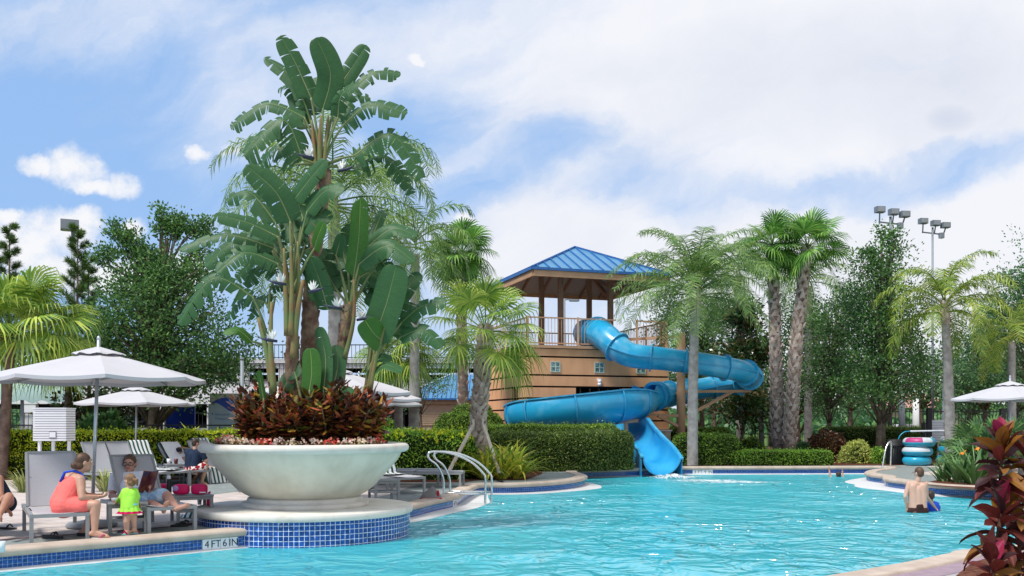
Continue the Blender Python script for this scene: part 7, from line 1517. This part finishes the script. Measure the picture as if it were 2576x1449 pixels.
def person(label, J, f, skin, g=1.0, hs=1.0, clothes=(), hair=None, voxel=.0085, up=(0, 0, 1), hands=None, feet=True, belly=0.0, extra=None, bare_legs=True, ls=1.0):
    """J: joints; f: facing of the head. Clothes: (name, material, [(segment, from, to, inflate)])"""
    J = {k: Vector(v) for k, v in J.items()}; f = Vector(f).normalized(); u = Vector(up); u = (u - f * u.dot(f)).normalized(); s_ = f.cross(u)
    hip = (J['hpL'] + J['hpR']) / 2; ch = J['ch']; tf = J.get('tf', f)
    base = V(hip.x, hip.y, min(v.z for k, v in J.items() if k != 'tf') - .04)
    t = thing('person', label, 'person', base, 0, None)
    seg = {}
    for k in 'LR':
        rib = ch.lerp(J['sh' + k], .55)
        seg['flank' + k] = (J['hp' + k].lerp(hip, .12), .112 * g, rib, .098 * g); seg['pec' + k] = (rib, .098 * g, J['sh' + k].lerp(ch, .25), .068 * g)
        seg['uarm' + k] = (J['sh' + k], .054 * g * ls, J['el' + k], .041 * g * ls); seg['farm' + k] = (J['el' + k], .042 * g * ls, J['wr' + k], .027 * g ** .5 * ls)
        seg['thigh' + k] = (J['hp' + k], .098 * g * ls, J['kn' + k], .061 * g * ls); seg['calf' + k] = (J['kn' + k], .060 * g * ls, J['an' + k], .036 * g ** .5 * ls)
    seg['belly'] = (hip + (ch - hip) * .15, (.125 + belly) * g, hip.lerp(ch, .62), (.115 + belly * .8) * g); seg['chest'] = (hip.lerp(ch, .62), .115 * g, ch, .105 * g); seg['yoke'] = (J['shL'], .056 * g, J['shR'], .056 * g); seg['seat'] = (J['hpL'], .118 * g, J['hpR'], .118 * g)
    hd = J['hd']; nk = J['nk']
    seg['neck'] = (nk, .056 * g ** .5 * hs, hd - u * .05 * hs - f * .01, .053 * g ** .5 * hs)
    mb = MB()
    for k, q in seg.items():
        if not bare_legs and k[:4] in ('thig', 'calf'): continue
        cap_(mb, *q)
    for k in 'LR':
        if bare_legs:
            kn, an = J['kn' + k], J['an' + k]; back = (an - kn).cross((J['hp' + k] - kn).cross(an - kn)); 
            if back.length > 1e-6: mb.ell(kn.lerp(an, .3) - back.normalized() * -.012 * ls, .054 * g * ls, 12, 8)
            if feet:
                to = J['to' + k]; dn = V(0, 0, -1); d = (to - an); hl = an - d.normalized() * .045 * ls + (kn - an).normalized() * -.035 * ls
                cap_(mb, an, .037 * ls, hl, .032 * ls); ball = an.lerp(to, .72) + (kn - an).normalized() * -.025 * ls; cap_(mb, hl, .03 * ls, ball, .034 * ls); cap_(mb, an, .036 * ls, ball, .03 * ls)
                sd_ = d.cross(kn - an).normalized()
                for i in range(5): o = (i - 2) / 2; b = ball + sd_ * o * .03 * ls; cap_(mb, b, .014 * ls, b + d.normalized() * (.055 - .008 * abs(i - 1)) * ls, .010 * ls, 8)
    # head: skull, jaw, nose, ears, brow
    ell_(mb, hd + u * .012 * hs - f * .008 * hs, (.076 * hs, .094 * hs, .098 * hs), f, u); ell_(mb, hd - u * .055 * hs + f * .022 * hs, (.056 * hs, .064 * hs, .060 * hs), f, u)
    cap_(mb, hd + f * .086 * hs + u * .012 * hs, .010 * hs, hd + f * .104 * hs - u * .022 * hs, .0145 * hs, 8); ell_(mb, hd + f * .075 * hs - u * .085 * hs, (.022 * hs, .02 * hs, .02 * hs), f, u)
    for q in (-1, 1): ell_(mb, hd + s_ * q * .079 * hs - f * .008 * hs - u * .008 * hs, (.010 * hs, .022 * hs, .034 * hs), f, u)
    for k, (d, pn, cu, sd_) in (hands or {}).items(): hand(mb, J['wr' + k], d, pn, .18 * (hs if hs < .95 else 1), cu, sd_)
    if extra: extra(mb)
    body = meshobj('body', fuse(mb, voxel, 3), M[skin], t)
    # face details
    e = MB(); ir = MB(); br = MB()
    for q in (-1, 1):
        c = hd + f * .078 * hs + s_ * q * .032 * hs + u * .010 * hs; ell_(e, c, (.014 * hs, .010 * hs, .008 * hs), f, u); ell_(ir, c + f * .007 * hs, (.006 * hs, .005 * hs, .006 * hs), f, u); cap_(br, hd + f * .088 * hs + s_ * q * .018 * hs + u * .034 * hs, .004 * hs, hd + f * .078 * hs + s_ * q * .048 * hs + u * .034 * hs, .003 * hs, 6)
    eo = e.build('eyes', M['eye'], body); ir.build('iris', M['iris'], body); br.build('eyebrows', M['hair_dk'], body)
    l = MB(); ell_(l, hd + f * .083 * hs - u * .048 * hs, (.026 * hs, .008 * hs, .008 * hs), f, u); l.build('mouth', M['lip'], body)
    for name, mm, segs in clothes:
        c = MB()
        for q in segs:
            sn, a0, a1, inf = q[:4]; A, r0, B, r1 = seg[sn]; fl = q[4] if len(q) > 4 else 0
            cap_(c, A.lerp(B, a0), r0 + (r1 - r0) * a0 + inf, A.lerp(B, a1), r0 + (r1 - r0) * a1 + inf + fl, 18)
        meshobj(name, fuse(c, max(voxel, .010), 3), M[mm] if isinstance(mm, str) else mm, t)
    if hair:
        kind, hm = hair; h = MB()
        ell_(h, hd + u * .026 * hs - f * .020 * hs, (.084 * hs, .096 * hs, .099 * hs), f, u)
        if kind in ('bun', 'tail'): ell_(h, hd - f * .05 * hs - u * .03 * hs, (.075 * hs, .06 * hs, .07 * hs), f, u)
        if kind == 'bun': ell_(h, hd - f * .115 * hs - u * .045 * hs, (.045 * hs, .045 * hs, .045 * hs), f, u)
        if kind == 'tail':
            p = hd - f * .10 * hs + u * .01 * hs; cap_(h, p, .025 * hs, p - f * .05 * hs - u * .02 * hs, .04 * hs, 10); cap_(h, p - f * .05 * hs - u * .02 * hs, .04 * hs, p - f * .07 * hs - u * .10 * hs, .014 * hs, 10)
        if kind in ('short', 'thin'): ell_(h, hd - f * .045 * hs - u * .02 * hs, (.078 * hs, .058 * hs, .065 * hs), f, u)
        meshobj('hair', fuse(h, .007, 2), M[hm], t)
    return t, body, hd, f, u, s_
# colours of clothes
M['coral'] = mat('coral_cloth', (.86, .16, .14), .8, .2, var=.10, scale=7, bump=.5, bscale=11); M['cobalt'] = mat('cobalt_strap', (.015, .07, .55), .7, .2); M['tee_w'] = mat('white_tee', (.74, .74, .78), .85, .15, var=.04, bump=.4, bscale=10); M['lime'] = mat('lime_cloth', (.36, .78, .08), .75, .2, var=.08, bump=.4, bscale=14); M['navy'] = mat('navy_tee', (.016, .028, .055), .85, .15, var=.15, bump=.4, bscale=9)
M['plaid'] = mat('blue_plaid', (.16, .33, .50), .85, .15, scale=16, col2=(.52, .60, .68)); M['floral'] = mat('floral_trunks', (.30, .012, .02), .85, .15, scale=13, col2=(.72, .68, .62), thr=(.5, .54)); M['brownsh'] = mat('brown_trunks', (.035, .014, .012), .7, .2, scale=12, col2=(.20, .10, .09), thr=(.58, .62)); M['rash'] = mat('blue_rash_shirt', (.008, .06, .48), .6, .3); M['frill'] = mat('pink_frill', (.55, .01, .10), .8, .2); M['aqua'] = mat('aqua_band', (.25, .62, .66), .8, .2)
W = lambda x, y, Y: P(x, y, Y)
# --- woman in the coral dress, seated sideways on the front lounger
J = dict(hpR=W(160, 1274, 12.62), hpL=W(166, 1272, 12.92), ch=W(181, 1220, 12.82), nk=W(196, 1190, 12.86), hd=W(212, 1163, 12.86), shR=W(202, 1207, 12.66), shL=W(173, 1197, 13.0), elR=W(206, 1252, 12.55), wrR=W(246, 1250, 12.72), elL=W(214, 1247, 13.05), wrL=W(240, 1246, 12.98), knR=W(240, 1271, 12.60), knL=W(240, 1270, 12.93), anR=W(238, 1338, 12.55), anL=W(212, 1335, 12.98), toR=W(279, 1347, 12.58), toL=W(232, 1342, 12.95))
tw_, bd, hd, f, u, s_ = person('woman with a brown bun in a coral dress seated sideways on the front lounger', J, (.80, .58, -.06), 'skin_f', 1.16, 1.06,
    [('dress', 'coral', [('flankL', 0, .88, .020), ('flankR', 0, .88, .020), ('belly', 0, 1, .020), ('chest', 0, .75, .016), ('seat', 0, 1, .022), ('thighL', 0, .62, .020, .012), ('thighR', 0, .62, .020, .012)])], ('bun', 'hair_br'),
    hands={'R': ((.95, .15, .12), (0, .3, .9), .8, 1), 'L': ((.95, -.1, .05), (0, -.4, .9), .8, -1)}, belly=.03)
sb = MB(); q0, q1 = J['ch'].lerp(J['shL'], .5) + V(-.02, -.12, .04), J['nk'] + V(-.045, -.05, .03); q2 = J['nk'] + V(.06, -.05, .0); sb.tube([q0 + V(-.05, 0, -.05), q0.lerp(q1, .5) + V(-.035, -.04, .03), q1, q1.lerp(q2, .5) + V(0, -.03, .015), q2, J['shR'].lerp(J['nk'], .4) + V(.09, -.02, -.03)], [.024, .018, .014, .014, .014, .016], 8); sb.build('halter_strap', M['cobalt'], tw_)
flipflop('pale pink flip flop on the front foot of the woman', (J['anR'].x + .09, J['anR'].y - .0), R(4), 'frill0' if 'frill0' in M else 'tube_w', 'tube_p', .018, 1.0); flipflop('black flip flop under the far foot of the woman', (J['anL'].x + .03, J['anL'].y), R(6), h=.03)
# --- man with the menu
J = dict(hpR=W(341, 1253, 14.28), hpL=W(360, 1252, 14.06), ch=W(322, 1220, 14.50), nk=W(324, 1194, 14.56), hd=W(326, 1166, 14.52), shR=W(290, 1202, 14.52), shL=W(357, 1199, 14.36), elR=W(281, 1248, 14.26), wrR=W(312, 1254, 14.02), elL=W(382, 1242, 14.12), wrL=W(376, 1240, 13.86), knL=W(420, 1248, 13.78), anL=W(446, 1277, 13.48), toL=W(474, 1268, 13.52), knR=W(380, 1268, 13.82), anR=W(412, 1280, 13.42), toR=W(419, 1262, 13.36))
tm, bd, hd, f, u, s_ = person('man in a white tee and glasses lying on a lounger reading a menu', J, (.16, -.97, -.16), 'skin_r', 1.22, 1.16,
    [('tee', 'tee_w', [('flankL', 0, 1, .016), ('flankR', 0, 1, .016), ('pecL', 0, 1, .016), ('pecR', 0, 1, .016), ('belly', 0, 1, .018), ('chest', 0, 1, .016), ('yoke', 0, 1, .016), ('uarmL', 0, .66, .022), ('uarmR', 0, .66, .022)]),
     ('shorts', 'plaid', [('seat', 0, 1, .028), ('thighL', 0, .80, .026, .012), ('thighR', 0, .80, .026, .012)])], ('thin', 'hair_br'),
    hands={'L': ((.3, -.3, .3), (-.6, .3, .5), .9, 1), 'R': ((.6, -.6, .2), (0, .3, .8), .7, 1)}, belly=.05)
gl_ = MB()
for q in (-1, 1):
    c = hd + f * .105 * 1.16 + s_ * q * .036 * 1.16 + u * .012; ring = [c + s_ * math.cos(a) * .034 + u * math.sin(a) * .021 for a in np.linspace(0, 2 * PI, 15)]; gl_.tube(ring, .0038, 6); gl_.tube([c + s_ * q * .034, hd + s_ * q * .096 - f * .02 + u * .012], .0036, 6)
gl_.tube([hd + f * .123 + s_ * -.008 + u * .014, hd + f * .123 + s_ * .008 + u * .014], .004, 6); gl_.build('glasses', M['black'], tm)
pr = MB(); pr.box(W(359, 1205, 14.12), (.10, .01, .07), 0); 
M['menu1'] = mat('menu_maroon', (.085, .018, .028), .5, .4, scale=9, col2=(.16, .045, .04), coords='Object'); M['menu2'] = mat('menu_text_block', (.30, .10, .05), .5, .3, scale=25, col2=(.12, .03, .03)); M['menu3'] = mat('menu_band', (.05, .045, .10), .5, .3)
t = thing('menu', 'open maroon menu card held up by the man in the white tee', 'menu', W(368, 1238, 13.84))
for i, (xs, Ys_) in enumerate((((346, 363, 381, 362), (13.80, 13.92, 13.98, 13.88)), ((363, 385, 399, 381), (13.90, 13.74, 13.80, 13.98)))):
    ys = (1238, 1241, 1186, 1184) if i == 0 else (1241, 1232, 1184, 1186); a, b_, c, d = [W(x, y, Y) for x, y, Y in zip(xs, ys, Ys_)]; n = (b_ - a).cross(d - a).normalized() * .004; mb = MB(); mb.add([a - n, b_ - n, c - n, d - n, a + n, b_ + n, c + n, d + n], [(0, 3, 2, 1), (4, 5, 6, 7), (0, 1, 5, 4), (1, 2, 6, 5), (2, 3, 7, 6), (3, 0, 4, 7)]); pg = mb.build('page', M['menu1'], t)
    sgn = 1 if n.y < 0 else -1; o = n * sgn * 1.6
    for k, (v0, v1, mm) in enumerate(((.08, .36, 'menu2'), (.42, .66, 'menu1'), (.72, .95, 'menu3' if i == 0 else 'menu2'))):
        p = lambda uu, vv: (a.lerp(b_, uu)).lerp(d.lerp(c, uu), vv) + o; mb = MB(); mb.add([p(.1, v0), p(.9, v0), p(.9, v1), p(.1, v1)], [(0, 1, 2, 3)]); mb.build('printed_block', M[mm], pg)
# --- toddler in lime
J = dict(hpL=W(319, 1283, 13.08), hpR=W(333, 1283, 13.12), ch=W(326, 1246, 13.12), nk=W(326, 1229, 13.12), hd=W(326, 1209, 13.12), shL=W(314, 1237, 13.10), shR=W(339, 1236, 13.16), elL=W(305, 1251, 13.10), wrL=W(296, 1262, 13.22), elR=W(346, 1249, 13.16), wrR=W(344, 1261, 13.26), knL=W(318, 1312, 13.04), knR=W(336, 1311, 13.12), anL=W(319, 1336, 13.06), anR=W(338, 1333, 13.16), toL=W(311, 1345, 12.98), toR=W(343, 1341, 13.22))
tt_, bd, hd, f, u, s_ = person('toddler in a lime green swimsuit with a pink frill standing at the side table', J, (-.88, .42, -.10), 'skin_p', .70, .82,
    [('swim_top', 'lime', [('flankL', 0, 1, .012), ('flankR', 0, 1, .012), ('pecL', 0, 1, .012), ('pecR', 0, 1, .012), ('belly', 0, 1, .012), ('chest', 0, 1, .012), ('yoke', 0, 1, .012), ('seat', 0, 1, .006), ('uarmL', 0, 1, .010), ('uarmR', 0, 1, .010), ('farmL', 0, .9, .008), ('farmR', 0, .9, .008)])], ('tail', 'hair_lb'), voxel=.0065,
    hands={'L': ((-.5, .5, -.4), (0, .3, -.8), .5, 1), 'R': ((0, .6, -.4), (0, .3, -.8), .5, -1)}, belly=.02, ls=1.02)
hp = (J['hpL'] + J['hpR']) / 2
for nm, r0, r1, z0, z1, mm, wv in (('skirt', .10, .145, .075, -.015, 'lime', .07), ('frill', .143, .158, -.012, -.045, 'frill', .16), ('waist_band', .104, .112, .095, .070, 'aqua', 0)):
    mb = MB(); n = 40; mb.add([(hp.x + (r + (wv * r * math.sin(j * 2 * PI / n * 11) * (1 if i else .2))) * math.cos(2 * PI * j / n), hp.y + (r + wv * r * math.sin(j * 2 * PI / n * 11) * (1 if i else .2)) * .85 * math.sin(2 * PI * j / n), hp.z + z) for i, (r, z) in enumerate(((r0, z0), (r1, z1))) for j in range(n)], [(j, (j + 1) % n, n + (j + 1) % n, n + j) for j in range(n)], 0, True); mb.build(nm, M[mm], tt_)
for k in 'LR':
    a, b_ = J['an' + k], J['to' + k]; d = Vector((b_.x - a.x, b_.y - a.y, 0)).normalized(); sh = MB(); c = V(a.x, a.y, .022) + d * .035; sh.ell(c, (.075, .036, .018), 14, 8, Matrix.Rotation(math.atan2(d.y, d.x), 3, 'Z')); so_ = sh.build('sandal', M['aqua'], tt_); sh = MB(); sh.tube([c + d * .02 + V(-d.y, d.x, 0) * .036, c + d * .02 + V(0, 0, .05), c + d * .02 - V(-d.y, d.x, 0) * .036], .012, 6); sh.build('strap', M['frill'], so_)
# --- navy shirt man seated on the lounger foot
Yn = 23.85
J = dict(hpL=W(478, 1180, Yn + .18), hpR=W(491, 1181, Yn - .02), ch=W(487, 1146, Yn + .05), nk=W(491, 1129, Yn + .05), hd=W(493, 1115, Yn + .08), shL=W(471, 1136, Yn + .2), shR=W(508, 1137, Yn - .05), elL=W(487, 1158, Yn + .35), wrL=W(502, 1163, Yn + .3), elR=W(519, 1160, Yn - .05), wrR=W(505, 1164, Yn + .16), knL=W(510, 1172, Yn + .25), knR=W(519, 1171, Yn - .02), anL=W(483, 1213, Yn + .28), anR=W(508, 1212, Yn - .05), toL=W(492, 1217, Yn + .18), toR=W(523, 1217, Yn - .12))
person('man in a navy tee and red floral trunks sitting on a lounger foot', J, (.70, .70, -.15), 'skin_f', 1.08, 1.02,
    [('tee', 'navy', [('flankL', 0, 1, .02), ('flankR', 0, 1, .02), ('pecL', 0, 1, .02), ('pecR', 0, 1, .02), ('belly', 0, 1, .022), ('chest', 0, 1, .02), ('yoke', 0, 1, .02), ('uarmL', 0, .6, .025), ('uarmR', 0, .6, .025)]), ('trunks', 'floral', [('seat', 0, 1, .024), ('thighL', 0, .75, .025, .015), ('thighR', 0, .75, .025, .015)])], ('short', 'hair_dk'), .012,
    hands={'R': ((-.3, .6, .1), (0, 0, .9), .6, 1), 'L': ((.5, .2, 0), (0, 0, .9), .6, -1)})
# --- shirtless man in a cap
Yc = 25.1
J = dict(hpL=W(484, 1188, Yc - .1), hpR=W(472, 1189, Yc + .05), ch=W(452, 1163, Yc + .05), nk=W(450, 1150, Yc + .1), hd=W(450, 1137, Yc + .08), shL=W(466, 1154, Yc - .02), shR=W(436, 1156, Yc + .15), elL=W(480, 1132, Yc), wrL=W(462, 1126, Yc + .08), elR=W(432, 1178, Yc + .1), wrR=W(452, 1186, Yc - .02), knL=W(522, 1176, Yc - .35), knR=W(512, 1188, Yc - .25), anL=W(547, 1180, Yc - .62), anR=W(545, 1186, Yc - .5), toL=W(556, 1171, Yc - .68), toR=W(553, 1177, Yc - .55))
tc_, bd, hd, f, u, s_ = person('shirtless man in a dark cap and sunglasses reclining with an arm over his head', J, (.45, -.85, .05), 'skin_t', 1.0, 1.06, [('trunks', 'navy', [('seat', 0, 1, .02), ('thighL', 0, .6, .02), ('thighR', 0, .6, .02)])], None, .012, hands={'L': ((-.9, .1, .05), (0, 0, -.8), .3, 1), 'R': ((.7, -.3, 0), (0, 0, -.8), .4, -1)})
cp = MB(); ell_(cp, hd + u * .05 - f * .008, (.086, .104, .076), f, u); ell_(cp, hd + u * .05 + f * .11, (.065, .06, .010), f, u); cp.build('cap', M['rubber'], tc_)
cp = MB(); ell_(cp, hd + f * .092 + u * .012, (.07, .018, .019), f, u); cp.build('sunglasses', mat('blue_mirror', (.01, .015, .10), .1, .8), tc_)
# --- partly seen person at the left edge
Ye = 13.0
J = dict(hpL=W(-6, 1268, Ye + .05), hpR=W(16, 1266, Ye + .0), ch=W(-22, 1222, Ye + .2), nk=W(-30, 1192, Ye + .3), hd=W(-32, 1164, Ye + .3), shR=W(-2, 1205, Ye), shL=W(-50, 1208, Ye + .4), elR=W(2, 1245, Ye - .1), wrR=W(12, 1279, Ye - .12), elL=W(-62, 1245, Ye + .3), wrL=W(-40, 1265, Ye + .1), knR=W(22, 1250, Ye - .35), knL=W(-20, 1262, Ye - .4), anR=W(-2, 1296, Ye - .7), anL=W(-40, 1300, Ye - .7), toR=W(2, 1305, Ye - .8), toL=W(-38, 1310, Ye - .85))
person('person cut by the left edge, bare arm reaching down to the lounger', J, (-.2, -.95, 0), 'skin_t', 1.02, 1.0, [('swimsuit', 'navy', [('flankL', 0, .85, .012), ('flankR', 0, .85, .012), ('belly', 0, 1, .012), ('chest', 0, 1, .012), ('seat', 0, 1, .014)])], ('short', 'hair_br'), .010, hands={'R': ((.75, -.1, -.5), (0, 0, -.8), .5, 1), 'L': ((.5, -.2, -.5), (0, 0, -.8), .5, -1)})
# --- man standing in the pool
Ym = 19.0
J = dict(hpL=W(2299, 1286, Ym), hpR=W(2320, 1286, Ym), ch=W(2307, 1232, Ym), nk=W(2309, 1209, Ym), hd=W(2311, 1190, Ym), shL=W(2286, 1218, Ym), shR=W(2329, 1217, Ym), elL=W(2277, 1249, Ym - .03), wrL=W(2281, 1277, Ym + .05), elR=W(2331, 1249, Ym + .05), wrR=W(2353, 1278, Ym + .28), knL=W(2298, 1345, Ym - .05), knR=W(2322, 1345, Ym + .05), anL=W(2298, 1398, Ym), anR=W(2322, 1398, Ym), toL=W(2296, 1405, Ym + .2), toR=W(2324, 1405, Ym + .2))
tp_, bd, hd, f, u, s_ = person('bare backed man in brown trunks standing waist deep in the pool', J, (-.45, .88, -.10), 'skin_p', .93, 1.0, [('trunks', 'brownsh', [('seat', 0, 1, .016), ('belly', 0, .12, .012), ('thighL', 0, .6, .02), ('thighR', 0, .6, .02)])], ('short', 'hair_br'), .009, hands={'L': ((.15, .3, -.95), (.8, .3, 0), .3, -1), 'R': ((.75, .35, -.5), (0, .4, -.8), .4, 1)})
gl_ = MB(); c = hd + f * .098 + s_ * -.03 + u * .012; gl_.tube([hd - s_ * .082 - f * .01 + u * .012, hd + f * .10 - s_ * .06 + u * .012, hd + f * .108 + u * .012], .004, 6); gl_.build('glasses', M['black'], tp_)
# --- child in the blue shirt
Yk = 19.35
J = dict(hpL=W(2342, 1296, Yk), hpR=W(2354, 1297, Yk), ch=W(2345, 1274, Yk), nk=W(2343, 1262, Yk), hd=W(2341, 1247, Yk), shL=W(2336, 1267, Yk), shR=W(2356, 1268, Yk), elL=W(2336, 1282, Yk + .1), wrL=W(2345, 1290, Yk + .2), elR=W(2362, 1278, Yk + .1), wrR=W(2364, 1284, Yk + .22), knL=W(2342, 1335, Yk), knR=W(2354, 1335, Yk), anL=W(2342, 1365, Yk), anR=W(2354, 1365, Yk), toL=W(2342, 1370, Yk + .1), toR=W(2354, 1370, Yk + .1))
person('dark haired child in a blue swim shirt in the water beside the man', J, (.25, .95, -.1), 'skin_t', .72, .92, [('swim_shirt', 'rash', [('flankL', 0, 1, .012), ('flankR', 0, 1, .012), ('pecL', 0, 1, .012), ('pecR', 0, 1, .012), ('belly', 0, 1, .012), ('chest', 0, 1, .012), ('yoke', 0, 1, .012), ('uarmL', 0, .9, .012), ('uarmR', 0, .9, .012)])], ('short', 'hair_dk'), .009, hands={'R': ((.3, .6, -.3), (0, 0, -.9), .4, 1), 'L': ((.3, .6, -.3), (0, 0, -.9), .4, -1)}, ls=.9)
# --- swimmer near the far edge
Yz = 31.5; q = lambda x, dz, dy=0: V(xat(x, Yz), Yz + dy, WZ + dz)
J = dict(hpL=q(2104, -.62, -.3), hpR=q(2114, -.62, -.3), ch=q(2109, -.26, -.1), nk=q(2109, -.10), hd=q(2109, .06), shL=q(2097, -.14), shR=q(2121, -.14), elL=q(2091, .03, .1), wrL=q(2089, .24, .12), elR=q(2127, -.06, .15), wrR=q(2125, .10, .2), knL=q(2104, -.9, -.3), knR=q(2114, -.9, -.3), anL=q(2104, -1.05, -.5), anR=q(2114, -1.05, -.5), toL=q(2104, -1.07, -.6), toR=q(2114, -1.07, -.6))
person('swimmer with only head and raised arms above the water near the far edge', J, (.1, .98, .1), 'skin_f', .9, 1.0, [], ('short', 'hair_dk'), .012, hands={'L': ((-.1, 0, 1), (.8, -.2, 0), .3, 1), 'R': ((.05, .1, 1), (-.8, 0, 0), .3, 1)})
